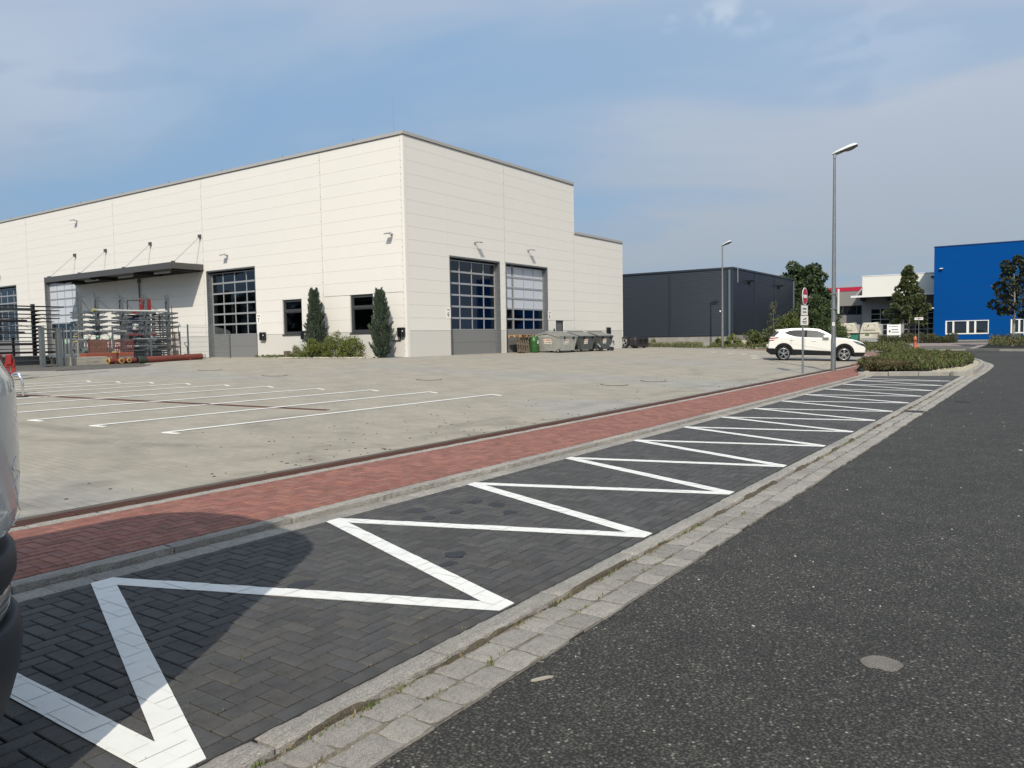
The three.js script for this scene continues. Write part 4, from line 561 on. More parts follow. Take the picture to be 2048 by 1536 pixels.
/* ================= neighbouring buildings ================= */
{ // dark warehouse
  const t = thing('dark_warehouse', 'dark grey ribbed metal warehouse on a pale concrete plinth', 'warehouse'), x0 = -46, x1 = -19.02, z0 = -56, z1 = -72.5 + 0.4, k = 56 / 55, y0 = 1.42, y1 = 6.28;
  const X1 = -19.3, Z1 = -72.2;
  const ribs = (a, b, n, put) => { const g = []; const h = (y1 - y0 - 0.1) / n; for (let i = 0; i < n; i++) g.push(put(a, b, y0 + i * h + 0.03, y0 + i * h + h - 0.05)); return merge(g); };
  part('plinth', merge([box(x0, X1 - 0.02, -0.2, y0, z0 - 0.3, z0), box(X1 - 0.3, X1, -0.2, y0, Z1, z0 + 0.001)]), M.concrete, t);
  part('wall', merge([box(x0, X1 - 0.06, y0, y1 - 0.02, z0 - 0.3, z0 - 0.03), box(X1 - 0.3, X1 - 0.05, y0, y1 - 0.02, Z1, z0 - 0.05), box(x0, X1, y0, y1 - 0.02, Z1 - 0.2, Z1), box(x0 - 0.2, x0, y0, y1 - 0.02, Z1, z0)]), M.darkClad, t);
  for (const [a, b] of [[x0, -24.35], [-24.15, X1 - 0.5]]) part('cladding_sheet', ribs(a, b, 38, (a, b, c, d) => box(a, b, c, d, z0 - 0.05, z0)), M.darkClad, t);
  for (const [a, b] of [[z0 - 0.12, -61.15], [-61.27, -66.4], [-66.52, Z1 + 0.1]]) part('cladding_sheet', ribs(a, b, 38, (a, b, c, d) => box(X1 - 0.05, X1 - 0.01, c, d, b, a)), M.darkClad, t);
  part('joint_strip', merge([box(-24.35, -24.15, y0, y1, z0 - 0.04, z0 + 0.006), box(X1 - 0.5, X1 - 0.32, y0, y1, z0 - 0.04, z0 + 0.006)]), M.darkTrim, t); part('joint_strip', merge([box(X1 - 0.05, X1 + 0.006, y0, y1, -61.27, -61.15), box(X1 - 0.05, X1 + 0.006, y0, y1, -66.52, -66.4)]), M.darkTrim, t);
  part('corner_trim', box(X1 - 0.14, X1 + 0.02, y0 - 0.03, y1 - 0.03, z0 - 0.11, z0 + 0.02), M.darkTrim, t); part('downpipe', rod([X1 - 0.23, 1.0, z0 + 0.09], [X1 - 0.23, y1 - 0.1, z0 + 0.09], 0.085, 0.085, 14), M.darkPipe, t); part('end_trim', box(X1 - 0.06, X1 + 0.01, y0, y1, Z1 - 0.02, Z1 + 0.08), M.signGrey, t);
  part('roof_edge', merge([box(x0, X1 + 0.05, y1 - 0.03, y1 + 0.1, z0 - 0.3, z0 + 0.06), box(X1 - 0.3, X1 + 0.05, y1 - 0.03, y1 + 0.1, Z1 - 0.1, z0 - 0.301)]), M.darkTrim, t); part('drip_edge', merge([box(x0, X1 + 0.04, y0 - 0.05, y0 + 0.02, z0 - 0.05, z0 + 0.03)]), M.darkTrim, t); part('roof', box(x0, X1 - 0.3, y1 - 0.15, y1 - 0.05, Z1, z0 - 0.3), M.roofTrim, t);
  part('antenna', rod([X1 + 0.06, 5.3, -56.9], [X1 + 0.06, 6.75, -56.9], 0.025), M.alu, t);
  for (const [z, y] of [[-59.6, 5.45], [-67.4, 5.45]]) part('wall_light', merge([box(X1 - 0.02, X1 + 0.35, y, y + 0.14, z - 0.2, z + 0.2), box(X1 - 0.02, X1 + 0.06, y - 0.2, y, z - 0.08, z + 0.08)]), M.plastic, t);
}
struct('forecourt', grid(-60, -4.5, 20, -90, -60.2, 20, (x, z) => roadY(x, z) + 0.05 + Math.max(0, -z - 70) * 0.012), mat([2.6, 2.5, 2.4], { map: T.asphalt, roughness: 0.9 }));
struct('far_gutter', poly([[-60, -59.6], [-4.5, -59.0], [-4.5, -59.7], [-60, -60.3]], 0, (x, z) => roadY(x, z) + 0.055), M.kerb);
struct('far_footpath', poly([[-60, -71.5], [-4.6, -71], [-4.6, -77.6], [-60, -77.8]], 0, (x, z) => roadY(x, z) + 0.09 + Math.max(0, -z - 70) * 0.012), mat([0.36, 0.285, 0.26], { map: T.paver, roughness: 0.9 }));
struct('far_bed', poly([[-4.3, -59.1], [-2.6, -57.2], [10, -52], [40, -44], [40, -84], [-4.3, -84]], -0.2, (x, z) => roadY(x, z) + 0.1), M.grassGround);
struct('far_kerb', merge([poly([[-4.6, -59], [-2.7, -57], [10, -51.8], [10, -51.5], [-2.8, -56.7], [-4.75, -58.9]], -0.3, (x, z) => roadY(x, z) + 0.14), poly([[-4.6, -59.01], [-4.6, -71], [-4.35, -71], [-4.35, -59.01]], -0.3, (x, z) => roadY(x, z) + 0.14)]), M.kerb);
{ // blue building
  const t = thing('blue_building', 'tall blue industrial building with strip windows in white frames', 'building'), x0 = -9.82, x1 = 16, z = -86.5, y1 = 9.62, p = 0.62, wins = [[-8.78, -5.17, 1.15, 2.47], [-3.43, 0.2, 1.16, 2.48], [1.9, 5.5, 1.16, 2.48]];
  let rs = [[x0, x1, p, y1]]; for (const w of wins) rs = minus(rs, w); part('wall', merge(rs.map(r => box(r[0], r[1], r[2], r[3], z - 0.25, z))), M.blue, t); part('side_wall', merge([box(x0, x0 + 0.25, p, y1, z - 14, z - 0.251), box(x1 - 0.25, x1, p, y1, z - 14, z - 0.251), box(x0 + 0.251, x1 - 0.251, p, y1, z - 14, z - 13.8)]), M.blue, t); part('plinth', box(x0 + 0.02, x1 - 0.02, -0.2, p, z - 13.9, z - 0.03), M.concreteLight, t); part('roof', box(x0 + 0.25, x1 - 0.25, y1 - 0.5, y1 - 0.3, z - 13.8, z - 0.25), M.gravel, t);
  part('roof_edge', merge([box(x0 - 0.03, x1 + 0.03, y1, y1 + 0.1, z - 0.3, z + 0.04), box(x0 - 0.03, x0 + 0.3, y1, y1 + 0.1, z - 14, z - 0.301)]), mat([0.003, 0.03, 0.13], { roughness: 0.4 }), t);
  { const s = []; for (let y = p + 1.0; y < y1; y += 1.0) s.push(box(x0, x1, y, y + 0.012, z - 0.02, z + 0.002)); let q = []; for (let y = p + 1.0; y < y1; y += 1) { let r = [[x0 + 0.01, x1 - 0.01, y, y + 0.012]]; for (const w of wins) r = minus(r, [w[0] - 0.05, w[1] + 0.05, w[2] - 0.05, w[3] + 0.05]); q.push(...r.map(r => box(r[0], r[1], r[2], r[3], z - 0.02, z + 0.003))); } part('panel_joint', merge(q), mat([0.003, 0.05, 0.19]), t); }
  for (const [a0, a1, b0, b1] of wins) { const w = sub('window', t), f = (u0, u1, v0, v1, d = 0) => box(u0, u1, v0, v1, z - 0.2, z + 0.05 + d); part('frame', merge([f(a0, a0 + 0.13, b0, b1), f(a1 - 0.08, a1, b0, b1), f(a0 + 0.131, a1 - 0.081, b1 - 0.07, b1), f(a0 + 0.131, a1 - 0.081, b0, b0 + 0.11)]), M.white, w); const L = a1 - a0; for (const [m, k] of [[0.6, 0.15], [1.78, 0.2], [2.42, 0.16]]) part('mullion', f(a0 + m, a0 + m + k, b0 + 0.111, b1 - 0.071, -0.004), M.white, w); const e = [0.13, 0.6, 0.75, 1.78, 1.98, 2.42, 2.58, L - 0.08]; for (let i = 0; i < 8; i += 2) part('pane', box(a0 + e[i], a0 + e[i + 1], b0 + 0.1, b1 - 0.06, z - 0.13, z - 0.12), M.darkGlass, w); }
  part('wall_light', merge([box(-9.32, -9.05, 7.5, 7.58, z, z + 0.3)]), M.white, t); part('wall_light', box(-9.98, -9.79, 3.7, 3.8, z - 0.3, z + 0.05), M.white, t); part('vent_pipe', rod([-10.3, 7.9, z - 6], [-9.8, 7.9, z - 6], 0.06), M.zincDark, t); part('wall_tap', flat(new THREE.SphereGeometry(0.06, 8, 6).translate(-4.58, 0.86, z + 0.03)), M.white, t); part('drain_spout', box(-6.62, -6.5, 0.3, 0.42, z - 0.05, z + 0.02), M.plastic, t);
}
{ const t = thing('white_post', 'slim white post at the right edge in front of the blue building', 'post', [-2.3, 0.15, -83.5]); part('pole', rod([0, 0, 0], [0, 3.0, 0], 0.05), M.white, t); part('cap', flat(new THREE.SphereGeometry(0.055, 10, 8).translate(0, 3, 0)), M.white, t); }
{ // white loading building between the grey block and the blue one
  const t = thing('loading_building', 'white and grey loading building with a projecting dark canopy', 'building'), z = -91, x0 = -17.17, x1 = -9.7, y1 = 7.48, yc = 5.3, base = 0.3;
  part('upper_wall', box(x0, x1, yc, y1, z - 8, z), M.whiteWall, t); part('roof_edge', box(x0 - 0.04, x1, y1, y1 + 0.08, z - 8, z + 0.04), M.white, t);
  const d = [-16.3, -9.75, base, 4.0]; let rs = minus([[x0, x1, base, yc]], d); part('lower_wall', merge(rs.map(r => box(r[0], r[1], r[2], r[3], z - 0.3, z - 0.04))), M.greyWall, t); part('side_wall', box(x0, x0 + 0.2, base, yc, z - 8, z - 0.31), M.greyWall, t); part('back_wall', box(x0, x1, base, yc, z - 8, z - 7.9), M.inside, t);
  part('canopy', merge([box(x0 - 0.6, x1, yc - 0.1, yc, z, z + 2.6)]), M.canopy, t); part('canopy_edge', box(x0 - 0.62, x1, yc - 0.14, yc + 0.06, z + 2.6, z + 2.68), M.white, t); part('canopy_beam', merge([-16.9, -14.5, -12, -10].map(x => box(x - 0.1, x + 0.1, yc - 0.5, yc - 0.101, z - 0.03, z + 2.1))), M.canopy, t); part('strut', bar([-17.1, 6.3, z + 0.1], [-17.4, 5.36, z + 2.2], 0.08, 0.08), M.alu, t); part('vent', box(-10.6, -10.2, 7.0, 7.15, z, z + 0.15), M.plastic, t);
  for (const [a0, a1] of [[-16.3, -13.5], [-13.1, -9.75]]) { const D = sub('sectional_door', t); const n = 3, cw = (a1 - a0) / n; part('bottom_panel', box(a0, a1, base, 1.15, z - 0.16, z - 0.1), M.doorGrey, D); for (let r = 0; r < 5; r++) { const ya = 1.15 + r * 0.56; part('rail', box(a0, a1, ya, ya + 0.07, z - 0.16, z - 0.09), M.alu, D); for (let c = 0; c <= n; c++) part('mullion', box(a0 + c * cw - 0.035, a0 + c * cw + 0.035, ya + 0.071, ya + 0.559, z - 0.16, z - 0.095), M.alu, D); for (let c = 0; c < n; c++) part('pane', box(a0 + c * cw, a0 + (c + 1) * cw, ya + 0.06, ya + 0.57, z - 0.13, z - 0.125), M.darkGlass, D); } part('rail', box(a0, a1, 3.95, 4.01, z - 0.16, z - 0.09), M.alu, D); }
  part('pier', box(-13.5, -13.1, base, 4.0, z - 0.25, z - 0.02), M.greyWall, t);
}
{ const t = thing('office_building', 'low grey building with a red roof stripe behind the bins', 'building'), z = -95, x0 = -34, x1 = -17.3, wins = [[-22.6, -21.4, 3.45, 4.56], [-20.9, -17.95, 3.5, 4.56], [-26, -23.4, 3.45, 4.56]]; let rs = [[x0, x1, 0, 6.22]]; for (const w of wins) rs = minus(rs, w); part('wall', merge(rs.map(r => box(r[0], r[1], r[2], r[3], z - 0.3, z))), M.warmGrey, t); part('body', box(x0, x1, 0, 6.3, z - 9, z - 0.6), M.warmGrey, t); part('red_stripe', box(x0, x1, 6.22, 6.64, z - 0.3, z + 0.05), M.redTrim, t); part('roof_edge', box(x0, x1, 6.64, 6.7, z - 9, z + 0.06), M.alu, t);
  for (const [a0, a1, b0, b1] of wins) { const w = sub('window', t); part('frame', merge([box(a0, a0 + 0.07, b0, b1, z - 0.2, z - 0.02), box(a1 - 0.07, a1, b0, b1, z - 0.2, z - 0.02), box(a0 + 0.071, a1 - 0.071, b1 - 0.07, b1, z - 0.2, z - 0.02), box(a0 + 0.071, a1 - 0.071, b0, b0 + 0.07, z - 0.2, z - 0.02), ...(a1 - a0 > 2 ? [box(a0 + 0.9, a0 + 0.97, b0 + 0.071, b1 - 0.071, z - 0.2, z - 0.025), box(a1 - 0.6, a1 - 0.53, b0 + 0.071, b1 - 0.071, z - 0.2, z - 0.025)] : [])]), M.anthracite, w); part('pane', box(a0 + 0.05, a1 - 0.05, b0 + 0.05, b1 - 0.05, z - 0.14, z - 0.13), a1 - a0 < 1.5 ? M.glass : M.darkGlass, w); } }

/* ================= street furniture ================= */
function streetLamp(x, z, h, turn, label, ext) {
  const y = yardY(Math.min(x, -6.64), z), t = thing('street_lamp', label, 'street lamp', [x, y, z], 0, 'grey street lamps');
  part('pole', merge([rod([0, -0.1, 0], [0, 0.9, 0], 0.082, 0.08, 18), rod([0, 0.9, 0], [0, h, 0], 0.08, 0.038, 18)]), M.zinc, t);
  part('hatch', rbox(-0.03, 0.03, 0.55, 0.95, 0.05, 0.086, 0.005, 1), M.zinc, t);
  const head = sub('lamp_head', t); head.position.set(0, h, 0); head.rotation.set(0, turn, 0);
  // housing: long shell, tilted up
  const sh = new THREE.SphereGeometry(1, 28, 18); const p = sh.attributes.position; for (let i = 0; i < p.count; i++) { let X = p.getX(i), Y = p.getY(i), Z = p.getZ(i); const s = v => Math.sign(v) * Math.pow(Math.abs(v), 0.72); X = s(X); Z = s(Z); Y = Y > 0 ? s(Y) : Y * 0.12; p.setXYZ(i, X * 0.42 + 0.33, Y * 0.11 * (0.75 + 0.25 * X) + 0.03, Z * 0.15 * (0.82 + 0.18 * X)); } sh.computeVertexNormals();
  const tilt = g => { g.rotateZ(0.3); return g; };
  part('housing', tilt(flat(sh)), M.lampHead, head); part('lower_rim', tilt(rbox(0.2, 0.745, -0.012, 0.022, -0.135, 0.135, 0.015, 2)), M.roofTrim, head);
  const ln = new THREE.SphereGeometry(1, 20, 10, 0, Math.PI * 2, Math.PI / 2, Math.PI / 2); ln.scale(0.2, 0.06, 0.11); ln.translate(0.5, -0.01, 0); part('lens', tilt(flat(ln)), M.lens, head);
  part('spigot', merge([rod([0, -0.12, 0], [0, 0.05, 0], 0.05, 0.05, 14), rod([0, 0.0, 0], [0.22, 0.065, 0], 0.045, 0.04, 12)]), M.signGrey, head);
  if (ext) ext(t); return t;
}
streetLamp(-6.2, -28.1, 7.28, 0.15, 'tall grey street lamp at the edge of the red footpath with a small plate', t => {
  part('side_plate', merge([box(0.11, 0.135, 1.95, 2.78, -0.16, 0.02)]), M.signGrey, t); part('plate_edge', box(0.136, 0.16, 1.95, 2.78, -0.15, 0.0), M.white, t); part('clamp', merge([box(-0.085, 0.12, 2.1, 2.14, -0.085, 0.085), box(-0.085, 0.12, 2.6, 2.64, -0.085, 0.085)]), M.zinc, t);
  const tx = textTex(64, 96, '#f1f1ee', [{ text: '7', x: 34, y: 50, font: 'bold 80px sans-serif', color: '#444' }]); const m = plate(0.07, 0.11, printMat(tx)); m.name = 'number_sticker'; m.position.set(0.018, 1.6, 0.079); m.rotation.y = 0.25; m.castShadow = m.receiveShadow = true; t.add(m);
});
streetLamp(-18.75, -52.3, 6.98, -0.3, 'distant grey street lamp in front of the dark warehouse', t => { part('ball', flat(new THREE.SphereGeometry(0.06, 10, 8).translate(-0.16, 2.55, 0)), M.white, t); });
{ // no entry sign with two plates
  const x = -6.74, z = -26.27, y = yardY(x, z), t = thing('no_entry_sign', 'no entry sign with two white plates on a thin pole beside the footpath', 'road sign', [x, y, z]);
  part('pole', rod([0, -0.1, 0], [0.0, 2.72, 0], 0.032, 0.032, 12), M.zinc, t);
  const S1 = sub('round_sign', t); S1.position.set(0.06, 2.5, 0); S1.rotation.y = Math.PI / 2 - 0.02; const disc = r => flat(new THREE.CylinderGeometry(r, r, 0.012, 40).rotateX(Math.PI / 2)); part('white_rim', disc(0.285), M.white, S1); part('red_face', disc(0.258).translate(0, 0, 0.003), mat([0.42, 0.006, 0.03], { roughness: 0.4 }), S1); part('white_bar', box(-0.2, 0.2, -0.05, 0.05, 0.0, 0.0125), M.white, S1);
  const P1 = sub('plate', t); P1.position.set(0.05, 2.02 + 0.03, 0.0); P1.rotation.y = Math.PI / 2 - 0.1; part('board', rbox(-0.3, 0.3, -0.17, 0.17, -0.01, 0, 0.004, 1), M.signGrey, P1);
  const bars = (rows) => rows.map(([y, w, x0]) => ({ rect: [x0, y, w, 22], color: '#3c3a38' }));
  const f1 = plate(0.57, 0.31, printMat(textTex(256, 144, '#e3e0d8', [...bars([[40, 150, 55], [88, 66, 62], [88, 60, 142]])]))); f1.name = 'face'; f1.position.z = 0.002; P1.add(f1);
  const P2 = sub('plate', t); P2.position.set(0.05, 1.72, 0.0); P2.rotation.y = Math.PI / 2 - 0.16; part('board', rbox(-0.3, 0.3, -0.155, 0.155, -0.01, 0, 0.004, 1), M.signGrey, P2);
  const f2 = plate(0.57, 0.29, printMat(textTex(256, 144, '#e6e3da', [{ poly: [[80, 52], [175, 30], [175, 50], [80, 66]], color: '#181818' }, { rect: [172, 22, 18, 40], color: '#555' }, ...bars([[82, 170, 44]]).map(r => ({ ...r, rect: [44, 82, 170, 14] })), { rect: [66, 106, 130, 14], color: '#3c3a38' }]))); f2.name = 'face'; f2.position.z = 0.002; P2.add(f2); for (const f of [f1, f2]) f.castShadow = f.receiveShadow = true;
}
{ // direction board of the far firms
  const t = thing('direction_sign', 'white direction board on two posts with a black arrow before the loading building', 'sign', [-12.2, 0.2, -79.1], 0.1); part('post', box(-0.54, -0.44, 0, 2.0, -0.06, 0.0), M.white, t); part('post', box(0.46, 0.56, 0, 2.0, -0.06, 0.0), M.white, t); part('board', box(-0.56, 0.58, 0.98, 1.95, 0.0, 0.05), M.white, t);
  const f = plate(1.1, 0.93, printMat(textTex(256, 220, '#eef0ee', [{ rect: [28, 20, 12, 22], color: '#444' }, { rect: [48, 20, 12, 22], color: '#555' }, { rect: [76, 30, 130, 12], color: '#444' }, { poly: [[22, 138], [62, 98], [62, 178]], color: '#141414' }, { rect: [82, 96, 128, 18], color: '#555' }, { rect: [82, 150, 146, 18], color: '#555' }]))); f.name = 'face'; f.position.set(0.01, 1.465, 0.053); f.castShadow = f.receiveShadow = true; t.add(f);
}
{ const t = thing('street_name_sign', 'small pale street name sign on a thin pole before the conical tree', 'sign', [-9.93, 0.3, -77.4]); part('pole', rod([0, 0, 0], [0, 2.45, 0], 0.03), M.zinc, t); part('board', rbox(-0.34, 0.34, 2.2, 2.42, -0.012, 0.012, 0.005, 1), M.white, t); part('lettering', box(-0.24, 0.24, 2.29, 2.34, 0.0, 0.0145), mat([0.25, 0.12, 0.12]), t); }
{ // hydrant
  const t = thing('hydrant', 'orange pillar hydrant behind the planted traffic island', 'hydrant', [-7.78, 0.13, -59]), l = [[0, 0], [0.13, 0], [0.13, 0.1], [0.105, 0.12], [0.105, 0.62], [0.13, 0.64], [0.13, 0.7], [0.105, 0.72], [0.105, 0.82], [0.12, 0.84], [0.1, 0.93], [0.05, 0.98], [0.035, 1.04], [0, 1.05]];
  part('body', flat(new THREE.LatheGeometry(l.map(p => new THREE.Vector2(...p)), 22)), M.hydrant, t); part('outlet', merge([rod([0, 0.3, 0], [0.2, 0.3, 0.06], 0.07), rod([0.2, 0.3, 0.06], [0.24, 0.3, 0.075], 0.085)]), mat([0.45, 0.2, 0.1]), t); part('collar', merge([rod([0, 0.66, 0], [0, 0.76, 0], 0.135, 0.135, 18)]), mat([0.12, 0.035, 0.025]), t);
}
{ // hoops at the left edge of the yard
  [[-17.16, -7.18, 'nearer'], [-17.95, -7.5, 'farther']].forEach(([x, z, w]) => { const t = thing('bike_hoop', `low stainless steel hoop at the yard edge, the ${w} of the two`, 'bike stand', [x, yardY(x, z), z], 0.55, 'low steel hoops'); part('tube', pipe([[-0.12, 0, 0], [-0.12, 0.3, 0], [-0.08, 0.4, 0], [0, 0.43, 0], [0.08, 0.4, 0], [0.12, 0.3, 0], [0.12, 0, 0]], 0.02, 8, 40), M.chrome, t); part('base', box(-0.2, 0.2, -0.005, 0.012, -0.06, 0.06), M.plastic, t); });
}
/* ================= planted island ================= */
const islandPts = [[-4.86, -26.45], [-4.1, -26.75], [-3.2, -27.1], [-2.35, -27.3], [-2.16, -28.2], [-2.17, -31], [-2.27, -34], [-2.5, -36.6], [-2.97, -39.1], [-3.75, -41.6], [-5.3, -43.6], [-7.6, -46.2], [-6.6, -43.2], [-6.15, -41], [-6.2, -39.5], [-5.95, -34.8], [-5.5, -28.7]];
struct('traffic_island', poly(islandPts, -0.2, (x, z) => rise(z) + 0.11), M.paleSand);
{ const k = thing('island_kerb', 'pale kerb stones around the planted traffic island', 'kerb'); k.userData.kind = 'structure'; delete k.userData.category;
  const g = [0, 1, 2].map(() => { const b = rbox(-0.075, 0.075, -0.3, 0, -0.497, 0.497, 0.02, 2), u = b.attributes.uv, o = rr(0, 3); for (let i = 0; i < u.count; i++) u.setXY(i, u.getX(i) + o, u.getY(i)); return b; });
  const c = new THREE.CatmullRomCurve3([[-5.35, -28.4], [-5.0, -27.2], [-4.82, -26.5], [-4.6, -26.48], [-3.6, -26.85], [-2.62, -27.2], [-2.3, -27.5], [-2.16, -28.4], [-2.16, -31], [-2.25, -34], [-2.47, -36.6], [-2.93, -39.1], [-3.7, -41.6], [-5.2, -43.8], [-8, -45.0], [-14, -45.5]].map(p => V(p[0], 0, p[1]))); const n = 36;
  for (let i = 0; i < n; i++) { const q = c.getPointAt((i + 0.5) / n), d = c.getTangentAt((i + 0.5) / n), L = c.getLength() / n, o = part('kerb_stone', g[i % 3], M.kerb, k); o.position.set(q.x, rise(q.z) + 0.135 + rr(-0.004, 0.004), q.z); o.rotation.y = Math.atan2(d.x, d.z); o.scale.z = L / 1.0; } }
const inside = (x, z, P) => { let c = false; for (let i = 0, j = P.length - 1; i < P.length; j = i++) if ((P[i][1] > z) !== (P[j][1] > z) && x < (P[j][0] - P[i][0]) * (z - P[i][1]) / (P[j][1] - P[i][1]) + P[i][0]) c = !c; return c; };
function cover(name, P, H, n, tall, tints, label, gap = 0, size = [0.06, 0.13]) {
  const xs = P.map(p => p[0]), zs = P.map(p => p[1]), x0 = Math.min(...xs), x1 = Math.max(...xs), z0 = Math.min(...zs), z1 = Math.max(...zs);
  const hgt = (x, z) => tall * (0.1 + 1.6 * fbm(x * 1.3, z * 1.3, 0, 301, 4));
  const g = leaves(n, () => { let x, z, q = 0; do { x = rr(x0, x1); z = rr(z0, z1); q++; } while (q < 60 && (!inside(x, z, P) || (gap && vnoise(x * 0.9, z * 0.9, 0, 307) < gap))); const h = hgt(x, z), y = h * Math.pow(rnd(), 0.55); return [x, H(x, z) + y, z, rr(-0.6, 0.6), 0.9, rr(-0.6, 0.6)]; }, size, tints, 0.42);
  return tagged(part(name, g, M.leaf), label, 'ground cover', null, 'stuff');
}
const GREENS = [[0.066, 0.092, 0.018], [0.09, 0.118, 0.025], [0.045, 0.068, 0.014], [0.105, 0.11, 0.03]], MIX = [...GREENS, ...GREENS, [0.09, 0.068, 0.02], [0.11, 0.095, 0.035], [0.055, 0.04, 0.014]], RUSSET = [[0.09, 0.055, 0.03], [0.055, 0.05, 0.02], [0.12, 0.08, 0.03], [0.05, 0.07, 0.02]];
const vegP = [[-4.95, -26.75], [-3.3, -27.35], [-3.05, -28.6], [-2.6, -31], [-2.5, -34], [-2.75, -36.6], [-3.3, -39], [-4.3, -41.5], [-6, -43.6], [-7.6, -45.5], [-6.7, -43.2], [-6.2, -41], [-6.25, -39.5], [-6.0, -34.8], [-5.6, -28.9]];
cover('island_shrubs', vegP, (x, z) => rise(z) + 0.11, 52000, 0.27, MIX, 'low green and russet shrubs covering the traffic island', 0, [0.05, 0.12]);
struct('island_soil', poly(vegP, 0, (x, z) => rise(z) + 0.122), M.soil);
cover('island_edge_shrubs', [[-4.98, -26.7], [-3.6, -27.2], [-3.9, -28.4], [-5.6, -29.5]], (x, z) => rise(z) + 0.12, 8000, 0.3, RUSSET, 'russet tinged shrubs at the front edge of the traffic island', 0, [0.05, 0.11]);
cover('far_verge', [[-7.8, -46.9], [-9.2, -49.2], [-13.5, -51.4], [-22, -51.9], [-22, -53.2], [-12, -53.4], [-8, -52], [-6.2, -47.2]], (x, z) => roadY(x, z) + 0.14, 9000, 0.5, MIX, 'low green verge behind the bend of the red footpath', 0, [0.07, 0.15]);
struct('verge_soil', poly([[-7.8, -46.9], [-9.2, -49.2], [-13.5, -51.4], [-22, -51.9], [-22, -53.2], [-12, -53.4], [-8, -52], [-6.2, -47.2]], -0.2, (x, z) => roadY(x, z) + 0.15), M.soil);
{ // pale stones and sand at the island tip
  const g = []; for (let i = 0; i < 160; i++) { const z = rr(-33, -27.5), x = rr(-3.2, -2.25), s = rr(0.012, 0.045), c = new THREE.IcosahedronGeometry(s, 0); c.scale(1, 0.6, 1); c.translate(x, rise(z) + 0.115, z); g.push(flat(c)); } tagged(part('island_pebbles', merge(g), M.paleSand), 'pale pebbles scattered on the sandy tip of the traffic island', 'pebbles', null, 'stuff');
}
/* ================= trees and shrubs ================= */
function conifer(x, z, h, r, label) {
  const y = 0.66, t = thing('columnar_conifer', label, 'conifer', [x, y, z], rr(0, 6), null);
  const prof = v => r * (v < 0.06 ? 0.55 + v * 5 : v < 0.4 ? lerp(0.86, 1, (v - 0.06) / 0.34) : Math.pow(1 - (v - 0.4) / 0.62, 0.74));
  part('trunk', merge([rod([0, -0.05, 0], [0, h * 0.9, 0], 0.06, 0.015, 8), ...Array.from({ length: 14 }, (_, i) => { const a = i * 2.4, v = 0.05 + i * 0.055; return rod([0, v * h, 0], [Math.cos(a) * prof(v) * 0.8, v * h + 0.35, Math.sin(a) * prof(v) * 0.8], 0.015, 0.005, 5); })]), M.bark, t);
  const tips = Array.from({ length: 150 }, (_, i) => { const v = Math.pow(rnd(), 0.9) * 0.93, a = i * 2.39996, k = rr(0.6, 1.12); return [Math.cos(a) * prof(v) * k, v * h, Math.sin(a) * prof(v) * k, a]; });
  const tints = [[0.034, 0.055, 0.034], [0.046, 0.072, 0.046], [0.024, 0.04, 0.022], [0.06, 0.088, 0.062], [0.075, 0.1, 0.05]];
  const g = leaves(34000, i => { if (i % 4 === 0) { const v = Math.pow(rnd(), 0.85) * 0.97, a = rr(0, 6.283), q = Math.sqrt(rnd()) * 0.74; return [Math.cos(a) * prof(v) * q, v * h, Math.sin(a) * prof(v) * q, Math.cos(a) * 0.35, 1, Math.sin(a) * 0.35]; } const b = tips[i % tips.length], s = Math.pow(rnd(), 1.3), q = rr(0.0, 0.95), rad = 0.085 * (1.12 - q); const ax = b[0] * lerp(0.55, 1, q) + rr(-rad, rad), az = b[2] * lerp(0.55, 1, q) + rr(-rad, rad), ay = b[1] + q * 0.34 - 0.05 + rr(-0.04, 0.04); return [ax, Math.max(0.02, ay), az, Math.cos(b[3]) * 0.45, 1, Math.sin(b[3]) * 0.45]; }, [0.06, 0.13], tints, 0.22);
  part('foliage', g, M.leaf, t); return t;
}
conifer(-30.0, -26.15, 3.35, 0.60, 'columnar blue green conifer between the two anthracite windows'); conifer(-25.55, -26.15, 3.12, 0.56, 'columnar blue green conifer right of the right anthracite window');
function bush(name, x, y, z, R, n, tints, label, size, group, stems = 7) {
  const t = thing(name, label, 'shrub', [x, y, z], 0, group); const cl = Array.from({ length: Math.max(10, Math.min(46, Math.round(n / 150))) }, () => { const [a, b, c] = ball(); return [a * R[0], Math.abs(b) * R[1] * 0.95 + 0.08 * R[1], c * R[2], rr(0.16, 0.32) * Math.min(R[0], R[1], R[2]) + 0.05]; });
  part('stems', merge(Array.from({ length: stems }, (_, i) => { const c = cl[i % cl.length]; return rod([c[0] * 0.25, 0, c[2] * 0.25], [c[0], c[1], c[2]], 0.018 * Math.max(1, R[1]), 0.006 * Math.max(1, R[1]), 6); })), M.bark, t);
  part('foliage', leaves(n, i => { const c = cl[i % cl.length], [a, b, d, l] = ball(), k = Math.pow(l, -0.3) * rr(0.6, 1.5); const Y = c[1] + b * c[3] * k * 0.9; return [c[0] + a * c[3] * k, Math.max(0.03, Y), c[2] + d * c[3] * k, a, b + 0.4, d]; }, size, tints, 0.62), M.leaf, t); return t;
}
const YG = [[0.13, 0.155, 0.026], [0.09, 0.12, 0.022], [0.17, 0.175, 0.04], [0.06, 0.085, 0.018]];
bush('shrub', -31.25, 0.64, -26.0, [0.5, 0.5, 0.35], 2600, YG, 'small yellow green shrub at the left end of the planted bed', [0.03, 0.06]); bush('shrub', -29.6, 0.64, -25.7, [0.85, 0.85, 0.45], 6500, YG, 'yellow green shrub at the foot of the left conifer', [0.035, 0.07]);
